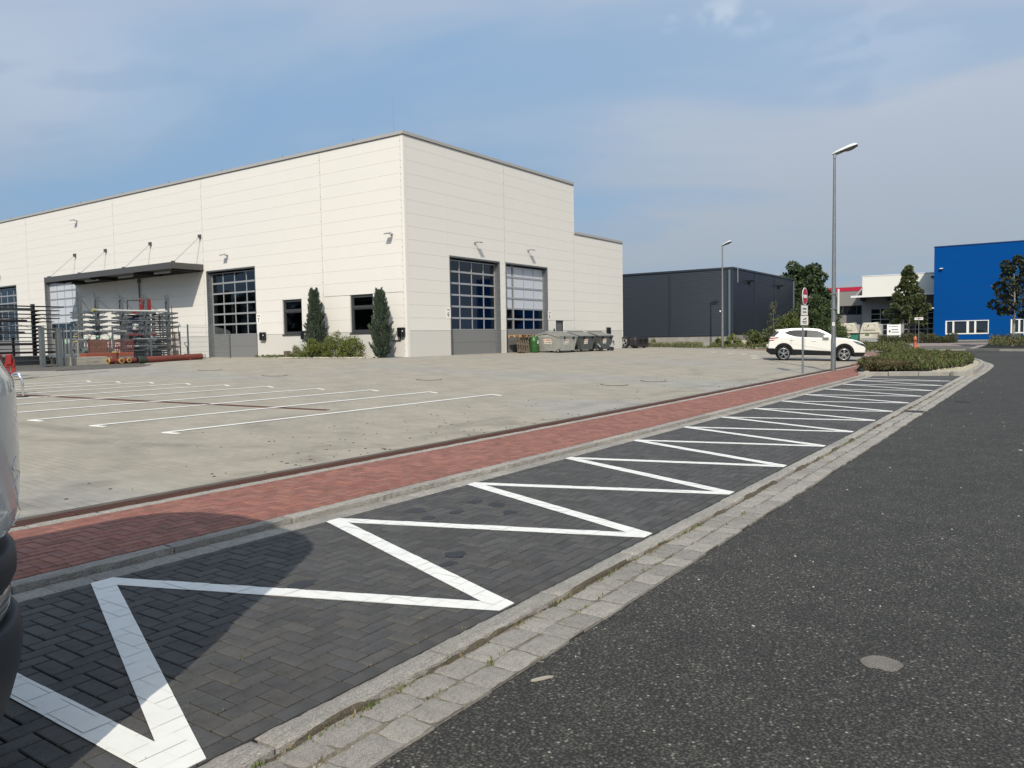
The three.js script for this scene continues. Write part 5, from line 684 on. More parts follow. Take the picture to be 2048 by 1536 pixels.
bush('shrub', -28.3, 0.64, -26.0, [0.8, 1.15, 0.5], 7500, YG, 'tallest yellow green shrub below the right anthracite window', [0.035, 0.075]); bush('shrub', -27.2, 0.64, -25.95, [0.75, 1.02, 0.5], 6500, YG, 'yellow green shrub between the tall shrub and the right conifer', [0.035, 0.075]);
struct('planting_bed', poly([[-32.6, -26.9], [-24.9, -26.9], [-24.9, -25.5], [-27, -25.15], [-30.5, -25.1], [-32.6, -25.9]], 0.4, 0.675), M.soil);
{ const g = []; for (let i = 0; i < 240; i++) { const x = rr(-34, -25), z = -25.3 + rr(-0.35, 0.25) - (x < -32 ? 0.9 : 0), s = rr(0.02, 0.075), c = new THREE.IcosahedronGeometry(s, 0); c.scale(1.2, 0.6, 1); c.translate(x, 0.675, z); g.push(flat(c)); } tagged(part('bed_stones', merge(g), M.concreteLight), 'pale stones edging the planted bed by the warehouse wall', 'stones', null, 'stuff'); }
{ const t = thing('weathered_post', 'short weathered stone post left of the small shrub', 'post', [-32.35, 0.66, -26.3]); part('body', rbox(-0.13, 0.13, 0, 0.34, -0.13, 0.13, 0.02, 2), M.woodOld, t); }
tagged(part('bed_weeds', leaves(700, () => { const x = rr(-34.5, -31.5); return [x, 0.67, -26.2 + rr(-0.5, 0.4), rr(-0.5, 0.5), 1, rr(-0.5, 0.5)]; }, [0.06, 0.2], [...MIX], 0.2), M.leaf), 'dry weeds along the wall foot beside door seven', 'weeds', null, 'stuff');
const DG = [[0.028, 0.05, 0.014], [0.04, 0.068, 0.018], [0.055, 0.085, 0.022], [0.02, 0.038, 0.012]];
function tree(name, x, y, z, H, trunkH, R, n, tints, label, size, shape, bark = M.bark, tr = 0.12) {
  const t = thing(name, label, 'tree', [x, y, z]), limbs = [rod([0, -0.1, 0], [0.02 * H, trunkH, 0.0], tr, tr * 0.75, 10), rod([0.02 * H, trunkH, 0], [0, H * 0.92, 0], tr * 0.75, 0.02, 8)], cl = [];
  const N = Math.max(22, Math.round(n / 210));
  for (let i = 0; i < N; i++) { const v = (i + rr(0, 1)) / N, a = i * 2.39996 + rr(-0.4, 0.4), rad = shape(v) * Math.sqrt(rr(0.25, 1)), c = [Math.cos(a) * rad * R, lerp(trunkH * 0.95, H, v), Math.sin(a) * rad * R, rr(0.13, 0.24) * R * (0.6 + 0.6 * shape(v))]; cl.push(c); if (i % 2 === 0) limbs.push(rod([0, Math.max(trunkH * 0.8, c[1] - 0.5 * rad * R - 0.3), 0], [c[0], c[1], c[2]], tr * 0.32, 0.012, 6)); }
  part('trunk', merge(limbs), bark, t);
  part('crown', leaves(n, i => { const c = cl[i % N], [a, b, d, l] = ball(), k = Math.pow(l, -0.5); return [c[0] + a * c[3] * k, c[1] + b * c[3] * k * 0.8, c[2] + d * c[3] * k, a, b + 0.1, d]; }, size, tints, 0.7), M.leaf, t); return t;
}
tree('broadleaf_tree', -19.9, 0.4, -77.6, 7.4, 1.6, 2.35, 13000, DG, 'dark green broadleaf tree behind the end of the dark warehouse', [0.16, 0.34], v => 0.55 + 0.55 * Math.sin(Math.PI * Math.min(1, v * 0.9 + 0.1)));
tree('conical_tree', -11.6, 0.45, -83.0, 7.1, 1.9, 1.75, 10000, [[0.055, 0.075, 0.02], [0.075, 0.095, 0.025], [0.035, 0.055, 0.016], [0.095, 0.1, 0.03]], 'conical olive green tree in front of the loading building', [0.12, 0.26], v => v < 0.2 ? 0.75 + v * 1.4 : Math.pow(1 - (v - 0.2) / 0.82, 0.85));
tree('young_tree', -2.55, 0.15, -67.4, 6.5, 2.5, 1.6, 5200, [[0.022, 0.04, 0.016], [0.03, 0.05, 0.02], [0.05, 0.045, 0.022], [0.016, 0.03, 0.014]], 'young dark leaved street tree before the blue building', [0.12, 0.24], v => v < 0.25 ? 0.55 + v * 1.6 : 0.95 - 0.85 * (v - 0.25), M.barkPale, 0.1);
bush('shrub', -17.3, 0.4, -55.6, [1.2, 1.25, 0.8], 5200, GREENS, 'broad green shrub at the corner of the dark warehouse', [0.07, 0.15]); bush('shrub', -15.7, 0.4, -57.2, [1.5, 2.3, 1.2], 8200, GREENS, 'tall green shrub behind the parked white car', [0.08, 0.17]);
bush('shrub', -15.0, 0.4, -62.5, [1.9, 3.9, 1.5], 9500, DG, 'tallest green shrub beside the end wall of the dark warehouse', [0.1, 0.2]); bush('shrub', -13.9, 0.3, -60.5, [1.4, 2.0, 1.2], 6000, DG, 'dark green shrub behind the roof of the white car', [0.08, 0.17]); bush('shrub', -16.9, 0.45, -70.5, [2.2, 2.9, 1.4], 8000, GREENS, 'wide green shrub between the white car and the red striped building', [0.1, 0.2]);
bush('shrub', -17.6, 0.4, -77.4, [1.5, 2.5, 1.2], 6000, GREENS, 'green shrub beside the left cream container', [0.12, 0.26]);
bush('shrub', -19.1, 0.3, -54.4, [1.3, 0.9, 0.8], 2200, YG, 'loose green shrub beside the far lamp post', [0.1, 0.2]);
tree('sapling', -16.0, 0.5, -54.6, 3.2, 0.6, 0.55, 420, [[0.09, 0.09, 0.035], [0.07, 0.08, 0.03]], 'thin sapling with sparse leaves before the dark warehouse', [0.07, 0.13], v => 1 - 0.6 * v, M.bark, 0.02);
cover('low_shrubs', [[-13.4, -77.9], [-7.2, -78.2], [-7.1, -80.2], [-13.4, -80.4]], (x, z) => 0.3, 9000, 0.75, RUSSET.concat(DG), 'low russet and green shrubs along the loading building forecourt', 0, [0.1, 0.2]);
struct('low_shrub_soil', poly([[-13.4, -77.9], [-7.2, -78.2], [-7.1, -80.2], [-13.4, -80.4]], 0.0, 0.33), M.soil);
cover('bed_shrubs', [[-3.8, -61.8], [-2, -60.5], [9, -56], [12, -66], [-3.8, -70]], (x, z) => roadY(x, z) + 0.1, 12000, 0.7, RUSSET.concat(GREENS), 'low russet and green shrubs under the young street tree', 0.2, [0.1, 0.2]);
{ // dry grasses along the dark warehouse
  const tints = [[0.19, 0.19, 0.1], [0.14, 0.15, 0.07], [0.24, 0.22, 0.13], [0.1, 0.12, 0.05]], spots = Array.from({ length: 90 }, () => [rr(-25.9, -19.6), rr(-54.9, -53.9)]).filter(s => vnoise(s[0] * 1.3, 2, 0, 5) > 0.28);
  tagged(part('dry_grasses', leaves(7000, i => { const s = spots[i % spots.length], h = rnd(); return [s[0] + rr(-0.14, 0.14), 0.52 + h * 0.3, s[1] + rr(-0.12, 0.12), rr(-0.35, 0.35), 1, rr(-0.35, 0.35)]; }, [0.12, 0.3], tints, 0.12), M.leaf), 'pale dry grasses along the concrete plinth of the dark warehouse', 'grasses', null, 'stuff');
  struct('grass_bed', poly([[-46, -55.9], [-15, -55.9], [-15, -52.9], [-20, -52.6], [-46, -51.6]], -0.2, 0.55), M.soil); struct('yard_kerb', poly([[-46, -51.3], [-20, -52.3], [-14.6, -52.6], [-14.6, -52.85], [-20, -52.58], [-46, -51.58]], -0.2, 0.6), M.kerb);
  [[-25.35, 0.5, 'dark upright'], [-24.75, 0.5, 'grey green']].forEach(([x, y, w], i) => bush('weed', x, y, -54.3, [i ? 0.3 : 0.12, 0.75, 0.2], i ? 420 : 160, i ? tints : [[0.03, 0.022, 0.015]], `${w} weed between the black lorry and the dry grasses`, [0.06, 0.14], null, 4));
}
{ // warning barrier
  const t = thing('warning_barrier', 'pale concrete barrier with red and white chevrons beside the bushes', 'barrier', [-19.0, 0.5, -59.6 + 4.4], 0.2); t.position.set(-17.9, 0.52, -55.3); part('block', rbox(-0.48, 0.48, 0, 0.52, -0.15, 0.15, 0.03, 2), M.concreteLight, t);
  const tx = textTex(128, 160, '#e9e2da', [{ poly: [[0, 0], [44, 0], [0, 60]], color: '#b01822' }, { poly: [[128, 0], [84, 0], [128, 60]], color: '#b01822' }, { poly: [[64, 30], [128, 120], [128, 160], [110, 160], [64, 96], [18, 160], [0, 160], [0, 120]], color: '#b01822' }]); const f = plate(0.3, 0.42, printMat(tx)); f.name = 'chevron_panel'; f.position.set(0.08, 0.28, 0.153); f.castShadow = f.receiveShadow = true; t.add(f);
}
/* ================= cars, containers ================= */
function wheel(r, w, rimR, parent, p, spokes = 10) {
  const G = sub('wheel', parent); G.position.set(...p);
  const l = [[rimR, -w / 2 + 0.01], [r - 0.03, -w / 2], [r - 0.005, -w / 2 + 0.03], [r, -w / 4], [r, w / 4], [r - 0.005, w / 2 - 0.03], [r - 0.03, w / 2], [rimR, w / 2 - 0.01]]; const ty = new THREE.LatheGeometry(l.map(p => new THREE.Vector2(...p)), 36); ty.rotateX(Math.PI / 2); part('tyre', flat(ty), M.tyre, G);
  const rim = []; for (let i = 0; i < spokes; i++) { const a = i / spokes * Math.PI * 2 + (i % 2 ? -0.14 : 0.14), c = Math.cos(a), s = Math.sin(a); rim.push(bar([c * 0.04, s * 0.04, w / 2 - 0.035], [c * (rimR - 0.012), s * (rimR - 0.012), w / 2 - 0.02], 0.036, 0.022)); }
  const rg = new THREE.TorusGeometry(rimR - 0.004, 0.012, 8, 36); rg.translate(0, 0, w / 2 - 0.015); rim.push(flat(rg)); rim.push(rod([0, 0, w / 2 - 0.05], [0, 0, w / 2 - 0.012], 0.05, 0.042, 14)); part('rim', merge(rim), M.rim, G); part('brake_disc', rod([0, 0, w / 2 - 0.08], [0, 0, w / 2 - 0.07], rimR - 0.02, rimR - 0.02, 24), M.plastic, G); return G;
}
{ // white crossover parked in the yard
  const t = thing('parked_car', 'white compact crossover car parked behind the lamp and no entry sign', 'car', [-8.88, 0.226, -36.53], 0.32); t.rotation.order = 'YXZ'; t.rotation.z = -0.0245; t.scale.set(0.943, 1.0, 0.95);
  const C = new THREE.Group(); // local: x along the car, front at +x; z towards the viewer
  const ox = -2.16, W2 = 0.88;
  const A = new THREE.Shape(); const side = [[0.05, 0.50], [0.03, 0.58], [0.04, 0.7], [0.09, 0.86], [0.12, 1.0], [0.2, 1.045], [0.5, 1.06], [1.2, 1.06], [1.9, 1.035], [2.8, 1.02], [3.14, 1.03], [3.4, 1.008], [3.65, 0.972], [3.88, 0.92], [4.06, 0.862], [4.19, 0.79], [4.265, 0.7], [4.295, 0.6], [4.295, 0.5], [4.25, 0.36]];
  A.moveTo(side[0][0], side[0][1]); for (const q of side.slice(1)) A.lineTo(q[0], q[1]);
  A.lineTo(3.86, 0.36); A.absarc(3.38, 0.33, 0.41, 0.07, Math.PI - 0.1, false); A.lineTo(2.97, 0.40); A.lineTo(1.17, 0.47); A.absarc(0.74, 0.33, 0.41, 0.34, Math.PI - 0.36, false); A.lineTo(0.3, 0.5); A.closePath();
  const bd = new THREE.ExtrudeGeometry(A, { depth: W2 * 2 - 0.2, bevelEnabled: true, bevelThickness: 0.1, bevelSize: 0.05, bevelOffset: -0.05, bevelSegments: 5, curveSegments: 20 }); bd.translate(ox, 0, -W2 + 0.1); part('body', flat(bd), M.carWhite, t);
  // dark lower cladding with arches
  const Bs = new THREE.Shape(); Bs.moveTo(0.03, 0.53); Bs.lineTo(0.0, 0.36); Bs.lineTo(0.16, 0.25); Bs.lineTo(0.36, 0.25); Bs.absarc(0.74, 0.31, 0.33, Math.PI + 0.1, 0.1, true); Bs.lineTo(1.12, 0.235); Bs.lineTo(3.0, 0.235); Bs.absarc(3.38, 0.31, 0.33, Math.PI + 0.1, 0.05, true); Bs.lineTo(3.84, 0.2); Bs.lineTo(4.18, 0.22); Bs.lineTo(4.27, 0.34); Bs.lineTo(4.25, 0.38); Bs.lineTo(3.88, 0.38); Bs.absarc(3.38, 0.33, 0.45, 0.1, Math.PI - 0.13, false); Bs.lineTo(2.95, 0.41); Bs.lineTo(1.2, 0.48); Bs.absarc(0.74, 0.33, 0.45, 0.34, Math.PI - 0.4, false); Bs.lineTo(0.28, 0.53); Bs.closePath();
  const bc = new THREE.ExtrudeGeometry(Bs, { depth: W2 * 2 - 0.06, bevelEnabled: true, bevelThickness: 0.035, bevelSize: 0.02, bevelOffset: -0.02, bevelSegments: 2, curveSegments: 20 }); bc.translate(ox, 0, -W2 + 0.03); part('cladding', flat(bc), M.plastic, t); part('sill_strip', box(ox + 1.28, ox + 2.85, 0.225, 0.252, -W2 + 0.02, W2 - 0.005), mat([0.6, 0.6, 0.58], { roughness: 0.3, metalness: 0.5 }), t); part('underbody', box(ox + 0.4, ox + 4.0, 0.24, 0.5, -W2 + 0.18, W2 - 0.18), M.black, t);
  // greenhouse: outline with half width falling with height
  const gw = y => 0.82 - (y - 1.02) * 0.42, gh = [[0.13, 1.02], [0.26, 1.17], [0.43, 1.325], [0.41, 1.345], [0.74, 1.395], [1.25, 1.432], [1.79, 1.437], [2.29, 1.395], [2.6, 1.26], [2.88, 1.1], [3.02, 1.02]];
  const loft = (o, inset, m, name, cap = true, one = 0) => { if (!cap && !one) { loft(o, inset, m, name, false, 1); loft(o, inset, m, name, false, -1); return; } const pts = o.map(p => new THREE.Vector2(...p)), tri = THREE.ShapeUtils.triangulateShape(pts, []), v = []; const P = (p, s) => [p.x + ox, p.y, s * (gw(p.y) + inset)]; for (const q of tri) for (const s of one ? [one] : [1, -1]) { const a = q.map(i => P(pts[i], s)); if (s > 0) v.push(...a[0], ...a[1], ...a[2]); else v.push(...a[0], ...a[2], ...a[1]); } if (cap) for (let i = 0; i < pts.length; i++) { const a = pts[i], b = pts[(i + 1) % pts.length]; v.push(...P(a, 1), ...P(a, -1), ...P(b, -1), ...P(a, 1), ...P(b, -1), ...P(b, 1)); } const g = new THREE.BufferGeometry(); g.setAttribute('position', new THREE.Float32BufferAttribute(v, 3)); g.computeVertexNormals(); return part(name, flat(g), m, t); };
  loft(gh, 0, M.carWhite, 'roof');
  loft([[0.74, 1.225], [0.98, 1.32], [1.2, 1.345], [1.69, 1.352], [1.66, 1.04], [1.22, 1.068], [0.98, 1.125]], 0.006, M.carGlassDark, 'rear_side_window', false); loft([[1.76, 1.352], [2.17, 1.332], [2.46, 1.235], [2.66, 1.115], [2.76, 1.02], [2.44, 1.008], [1.74, 1.036]], 0.006, M.carGlass, 'front_side_window', false); loft([[1.69, 1.352], [1.76, 1.352], [1.74, 1.036], [1.66, 1.04]], 0.004, M.plastic, 'door_pillar', false);
  loft([[0.12, 1.04], [0.26, 1.2], [0.43, 1.30], [0.56, 1.28], [0.31, 1.045]], 0.005, M.carGlassDark, 'rear_quarter_glass', false);
  const strip = (a, b, w, m, n, off) => { const d = V(b[0] - a[0], b[1] - a[1], 0), q = V(-d.y, d.x, 0).normalize().multiplyScalar(off), g = new THREE.BufferGeometry(), A = [a[0] + ox + q.x, a[1] + q.y], B = [b[0] + ox + q.x, b[1] + q.y]; g.setAttribute('position', new THREE.Float32BufferAttribute([A[0], A[1], -w(a[1]), A[0], A[1], w(a[1]), B[0], B[1], w(b[1]), A[0], A[1], -w(a[1]), B[0], B[1], w(b[1]), B[0], B[1], -w(b[1])], 3)); g.computeVertexNormals(); part(n, flat(g), m, t); };
  strip([2.34, 1.37], [2.96, 1.05], y => gw(y) - 0.05, M.carGlass, 'windscreen', 0.012); strip([0.16, 1.06], [0.4, 1.29], y => gw(y) - 0.08, M.carGlassDark, 'rear_window', 0.012);
  part('spoiler', rbox(ox + 0.33, ox + 0.52, 1.325, 1.365, -0.62, 0.62, 0.015, 2), M.carWhite, t); for (const s of [-1, 1]) part('roof_rail', rod([ox + 0.8, 1.415, s * 0.62], [ox + 2.0, 1.455, s * 0.62], 0.014), M.plastic, t);
  for (const s of [-1, 1]) { part('mirror', rbox(ox + 2.44, ox + 2.72, 1.0, 1.13, s > 0 ? 0.86 : -1.04, s > 0 ? 1.04 : -0.86, 0.05, 3), M.carWhite, t); for (const [n, m, pts] of [['tail_light', M.redLens, [[0.09, 0.94], [0.1, 0.99], [0.52, 1.035], [0.44, 0.975]]], ['reversing_light', M.white, [[0.085, 0.905], [0.09, 0.938], [0.44, 0.973], [0.36, 0.925]]], ['tail_light', M.redLens, [[0.08, 0.86], [0.085, 0.903], [0.36, 0.923], [0.26, 0.868]]], ['headlight_housing', M.plastic, [[3.72, 0.885], [3.95, 0.855], [4.16, 0.765], [4.235, 0.66], [4.1, 0.69], [3.92, 0.76]]], ['headlight', M.chrome, [[3.84, 0.845], [3.98, 0.825], [4.12, 0.745], [4.02, 0.735], [3.92, 0.775]]], ['grille_edge', M.plastic, [[4.17, 0.775], [4.235, 0.71], [4.29, 0.6], [4.24, 0.62], [4.19, 0.68]]]]) { const g = new THREE.ShapeGeometry(new THREE.Shape(pts.map(q => new THREE.Vector2(q[0] + ox, q[1])))); g.translate(0, 0, n === 'headlight' ? W2 + 0.004 : W2 + 0.002); if (s < 0) g.scale(1, 1, -1); part(n, flat(g), m, t); } part('door_handle', rbox(ox + 0.98, ox + 1.18, 0.9, 0.925, s > 0 ? 0.875 : -0.905, s > 0 ? 0.905 : -0.875, 0.01, 1), M.carWhite, t); part('door_handle', rbox(ox + 1.95, ox + 2.15, 0.86, 0.885, s > 0 ? 0.875 : -0.905, s > 0 ? 0.905 : -0.875, 0.01, 1), M.carWhite, t); part('door_gap', merge([box(ox + 1.655, ox + 1.665, 0.49, 1.03, s > 0 ? 0.8 : -0.8815, s > 0 ? 0.8815 : -0.8), box(ox + 2.8, ox + 2.81, 0.46, 1.0, s > 0 ? 0.8 : -0.8815, s > 0 ? 0.8815 : -0.8), box(ox + 1.05, ox + 1.06, 0.75, 1.05, s > 0 ? 0.8 : -0.8815, s > 0 ? 0.8815 : -0.8)]), M.plastic, t); part('fog_light', flat(new THREE.SphereGeometry(0.06, 12, 8).translate(ox + 4.2, 0.42, s * 0.72)), M.chrome, t); }
  part('grille', rbox(ox + 4.2, ox + 4.33, 0.5, 0.68, -0.45, 0.45, 0.03, 2), M.plastic, t); part('number_plate', box(ox - 0.005, ox + 0.03, 0.6, 0.71, -0.26, 0.26), M.white, t);
  for (const x of [0.74, 3.38]) for (const s of [1, -1]) { const w = wheel(0.31, 0.22, 0.225, t, [ox + x, 0.305, s * 0.76]); if (s < 0) w.rotation.y = Math.PI; }
}
{ // white van at the left edge
  const t = thing('white_van', 'white van with a dark blue bumper and a scratched corner at the left edge', 'van'), xc = -3.4, w = 1.05, zs = -0.3, n = 2.8, N = 40;
  const ring = (h, D, k = 1) => { const o = []; for (let i = 0; i <= N; i++) { const th = i / N * Math.PI, c = Math.cos(th), s = Math.sin(th); o.push([xc + w * k * Math.sign(c) * Math.pow(Math.abs(c), 2 / n), h, zs - D * Math.pow(s, 2 / n)]); } return o; };
  const skin = (secs, zEnd, caps) => { const R = secs.map(([h, D, k]) => { const r = ring(h, D, k); return zEnd === undefined ? r : [[r[0][0], h, zEnd], ...r, [r[N][0], h, zEnd]]; }), p = [], ix = [], m = R[0].length; R.forEach(r => r.forEach(q => p.push(...q))); for (let j = 0; j + 1 < R.length; j++) for (let i = 0; i + 1 < m; i++) { const a = j * m + i, b = a + 1, c = a + m, d = c + 1; ix.push(a, b, c, b, d, c); } const cap = (j, up) => { for (let i = 1; i + 1 < m; i++) up ? ix.push(j * m, j * m + i, j * m + i + 1) : ix.push(j * m, j * m + i + 1, j * m + i); }; if (caps) { cap(0, false); cap(R.length - 1, true); } const g = new THREE.BufferGeometry(); g.setAttribute('position', new THREE.Float32BufferAttribute(p, 3)); g.setIndex(ix); g.computeVertexNormals(); return flat(g); };
  part('body', skin([[0.815, 0.86, 0.99], [0.83, 0.908], [0.855, 0.921], [0.9, 0.933], [0.97, 0.941], [1.05, 0.944], [1.13, 0.946], [1.25, 0.944], [1.3, 0.937], [1.34, 0.91], [1.42, 0.868], [1.5, 0.86], [2.2, 0.85, 0.995], [2.6, 0.84, 0.97], [2.72, 0.78, 0.9], [2.76, 0.6, 0.75]], 4.6, true), M.vanWhite, t);
  part('windscreen', skin([[1.52, 0.873, 0.86], [2.3, 0.862, 0.86]], undefined), M.darkGlass, t);
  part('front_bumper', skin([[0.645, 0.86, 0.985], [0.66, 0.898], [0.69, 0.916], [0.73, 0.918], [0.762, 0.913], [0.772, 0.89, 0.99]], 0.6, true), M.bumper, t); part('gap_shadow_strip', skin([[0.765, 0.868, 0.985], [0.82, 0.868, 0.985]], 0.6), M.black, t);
  part('lower_bumper', skin([[0.2, 0.78, 0.97], [0.226, 0.835], [0.28, 0.87], [0.37, 0.905], [0.40, 0.916], [0.46, 0.925], [0.51, 0.922], [0.54, 0.917], [0.556, 0.90, 0.99]], 0.6, true), M.bumper, t);
  part('headlight', skin([[0.556, 0.885, 0.985], [0.6, 0.894], [0.64, 0.893], [0.652, 0.886, 0.985]], 0.2, true), M.lens, t); part('reflector', skin([[0.56, 0.80, 0.95], [0.65, 0.80, 0.95]], 0.2), M.chrome, t);
  part('underbody', box(xc - 0.95, xc + 0.95, 0.3, 0.83, -0.7, 4.55), M.plastic, t); part('radiator_backing', skin([[0.24, 0.7, 0.93], [0.815, 0.7, 0.93]], 0.6, true), M.plastic, t);
  part('side_door', merge([box(xc + 1.045, xc + 1.056, 0.5, 2.2, 0.5, 1.6), box(xc - 1.056, xc - 1.045, 0.5, 2.2, 0.5, 1.6)]), M.vanWhite, t); part('side_window', merge([box(xc + 1.05, xc + 1.06, 1.5, 2.15, 0.6, 1.5), box(xc - 1.06, xc - 1.05, 1.5, 2.15, 0.6, 1.5)]), M.darkGlass, t);
  for (const z of [0.6, 3.7]) for (const s of [1, -1]) { const q = wheel(0.36, 0.24, 0.22, t, [xc + s * 0.92, 0.36, z], 8); q.rotation.y = s * Math.PI / 2; }
  // scratches on the corner: thin pale scrapes following the skin
  const sc = (pts) => { const D = h => h < 0.855 ? 0.921 : h < 0.97 ? 0.936 : 0.944; return pipe(pts.map(([th, h]) => { const c = Math.cos(th), s = Math.sin(th); return [xc + (w + 0.0005) * Math.sign(c) * Math.pow(Math.abs(c), 2 / n), h, zs - (D(h) + 0.0012) * Math.pow(s, 2 / n)]; }), 0.0016, 5, 60); };
  part('scratches', merge([sc([[0.92, 1.06], [0.86, 1.03], [0.98, 1.005], [0.92, 0.985], [0.85, 0.965], [0.95, 0.945], [1.02, 0.94]]), sc([[1.03, 0.945], [0.95, 0.92], [0.97, 0.895], [1.02, 0.875]]), sc([[0.99, 0.87], [0.93, 0.865], [0.9, 0.85], [0.96, 0.84]])]), M.white, t);
}
{ // black lorry behind the corner of the warehouse
  const t = thing('black_lorry', 'rear of a black lorry tractor peeking out behind the warehouse corner', 'lorry', [-24.6, 0.64, -49.9], 0.0); part('chassis', merge([box(-2.5, 1.1, 0.42, 0.62, -0.45, -0.3), box(-2.5, 1.1, 0.42, 0.62, 0.3, 0.45), box(-0.4, 0.5, 0.4, 0.7, -0.8, 0.8)]), M.plastic, t); part('fifth_wheel', rbox(-0.7, 0.2, 0.66, 0.76, -0.45, 0.45, 0.04, 2), M.plastic, t); part('cab', rbox(-4.8, -2.6, 0.4, 3.0, -1.2, 1.2, 0.1, 2), M.plastic, t);
  const mg = new THREE.CylinderGeometry(0.5, 0.5, 0.5, 24, 1, true, -0.4, 2.4); mg.rotateX(Math.PI / 2); mg.rotateZ(0.25); for (const s of [0.85, -0.85]) part('mudguard', flat(mg.clone().translate(0.32, 0.36, s)), new THREE.MeshStandardMaterial({ color: lin(0.02, 0.018, 0.022), roughness: 0.4, side: THREE.DoubleSide }), t); part('tail', rbox(0.42, 1.02, 0.1, 0.74, -1.05, 1.05, 0.16, 4), mat([0.022, 0.018, 0.022], { roughness: 0.4 }), t);
  for (const s of [0.85, -0.85]) { const q = wheel(0.4, 0.3, 0.27, t, [0.0, 0.4, s], 10); if (s < 0) q.rotation.y = Math.PI; }
}
function skip(x, z, L, Wd, label, m, stickers) {
  const y = yardY(x, z), t = thing('waste_container', label, 'waste container', [x, y, z], 0, 'wheeled steel waste containers'); const b = 0.1, h = 0.88, ins = 0.24;
  // tapered tub: local x across (towards the yard), local z along
  const ringAt = (yy, k) => [[-Wd / 2 + k, yy, L / 2 - k], [Wd / 2 - k * 0.35, yy, L / 2 - k], [Wd / 2 - k * 0.35, yy, -L / 2 + k], [-Wd / 2 + k, yy, -L / 2 + k]], r0 = ringAt(b, ins), r1 = ringAt(h, 0.0), v = [], q = (a, b, c, d) => v.push(...a, ...b, ...c, ...a, ...c, ...d); for (let i = 0; i < 4; i++) { const k = (i + 1) % 4; q(r0[i], r0[k], r1[k], r1[i]); } q(r0[3], r0[2], r0[1], r0[0]);
  const rz = [[0, h + 0.24, L / 2], [0, h + 0.24, -L / 2]]; v.push(...r1[0], ...r1[1], ...rz[0], ...r1[2], ...r1[3], ...rz[1]); const g = new THREE.BufferGeometry(); g.setAttribute('position', new THREE.Float32BufferAttribute(v, 3)); g.computeVertexNormals(); part('tub', flat(g), m, t);
  const lid = s => { const a = bar([0, 0, -L / 2 - 0.03], [0, 0, L / 2 + 0.03], Math.hypot(Wd / 2, 0.24) + 0.02, 0.03); a.translate(Math.hypot(Wd / 2, 0.24) / 2, 0, 0); a.rotateZ(-Math.atan2(0.24, Wd / 2)); if (s < 0) a.rotateY(Math.PI); a.translate(0, h + 0.262, 0); return flat(a); }; part('lid', lid(1), M.binLid, t); part('lid', lid(-1), M.binLid, t); part('ridge_bar', rod([0, h + 0.285, -L / 2], [0, h + 0.285, L / 2], 0.025), m, t);
  part('rim', merge([box(Wd / 2 - 0.02, Wd / 2 + 0.03, h - 0.05, h - 0.005, -L / 2 - 0.02, L / 2 + 0.02), bar([-Wd / 2, h - 0.01, L / 2 + 0.02], [0, h + 0.235, L / 2 + 0.02], 0.05, 0.05), bar([Wd / 2, h - 0.01, L / 2 + 0.02], [0, h + 0.235, L / 2 + 0.02], 0.05, 0.05)]), m, t); part('lid_hinge', rbox(-0.14, 0.14, h + 0.15, h + 0.27, L / 2 - 0.02, L / 2 + 0.06, 0.03, 2), M.binLid, t); part('clasp', merge([-0.5, 0.5].map(k => rbox(Wd / 2, Wd / 2 + 0.07, h - 0.12, h - 0.02, k - 0.08, k + 0.08, 0.02, 1))), M.plastic, t); part('rib', merge([-0.3, 0.3].map(k => bar([Wd / 2 - 0.09 + 0.012, b + 0.05, k * (L - 0.5)], [Wd / 2 + 0.005, h - 0.06, k * L], 0.05, 0.02))), m, t);
  for (const [sx, sz] of [[1, 1], [-1, 1], [1, -1], [-1, -1]]) { const w = sub('castor', t); w.position.set(sx * (Wd / 2 - 0.22), 0.1, sz * (L / 2 - 0.2)); part('tyre', rod([-0.035, 0, 0], [0.035, 0, 0], 0.1, 0.1, 18).rotateY(Math.PI / 2), M.tyre, w); part('hub', rod([-0.04, 0, 0], [0.04, 0, 0], 0.05, 0.05, 12).rotateY(Math.PI / 2), M.alu, w); part('fork', merge([bar([0, 0, 0.05], [-sx * 0.05, 0.2, 0.03], 0.03, 0.02), bar([0, 0, -0.05], [-sx * 0.05, 0.2, -0.03], 0.03, 0.02)]), m, w); }
  const st = (p, ry, w2, h2, tilt) => { const f = plate(w2, h2, printMat(textTex(160, 110, '#e2dccf', [{ rect: [14, 14, 18, 22], color: '#d9773a' }, { rect: [44, 18, 22, 18], color: '#c8602a' }, { rect: [70, 14, 74, 24], color: '#d06a30' }, { rect: [20, 46, 120, 10], color: '#c9bfb0' }, { rect: [16, 74, 12, 16], color: '#44403c' }, { rect: [36, 76, 50, 12], color: '#66605a' }, { rect: [96, 72, 48, 18], color: '#55504a' }]))); f.name = 'sticker'; f.position.set(...p); f.rotation.order = 'YXZ'; f.rotation.set(tilt, ry, 0); f.castShadow = f.receiveShadow = true; t.add(f); };
  const tl = Math.atan2(ins, h - b), tx2 = Math.atan2(ins * 0.35, h - b); if (stickers & 1) st([0.1, 0.62, L / 2 - 0.068], 0, 0.5, 0.3, tl); if (stickers & 2) st([Wd / 2 - 0.02, 0.58, 0.2], Math.PI / 2, 0.42, 0.28, tx2); return t;
}
skip(-23.3, -37.75, 1.95, 1.85, 'pale grey steel waste container nearest the pallets, stickers on two sides', M.binGrey, 3); skip(-23.25, -40.0, 1.75, 1.7, 'dark grey steel waste container in the middle of the row of three', M.binDark, 2);
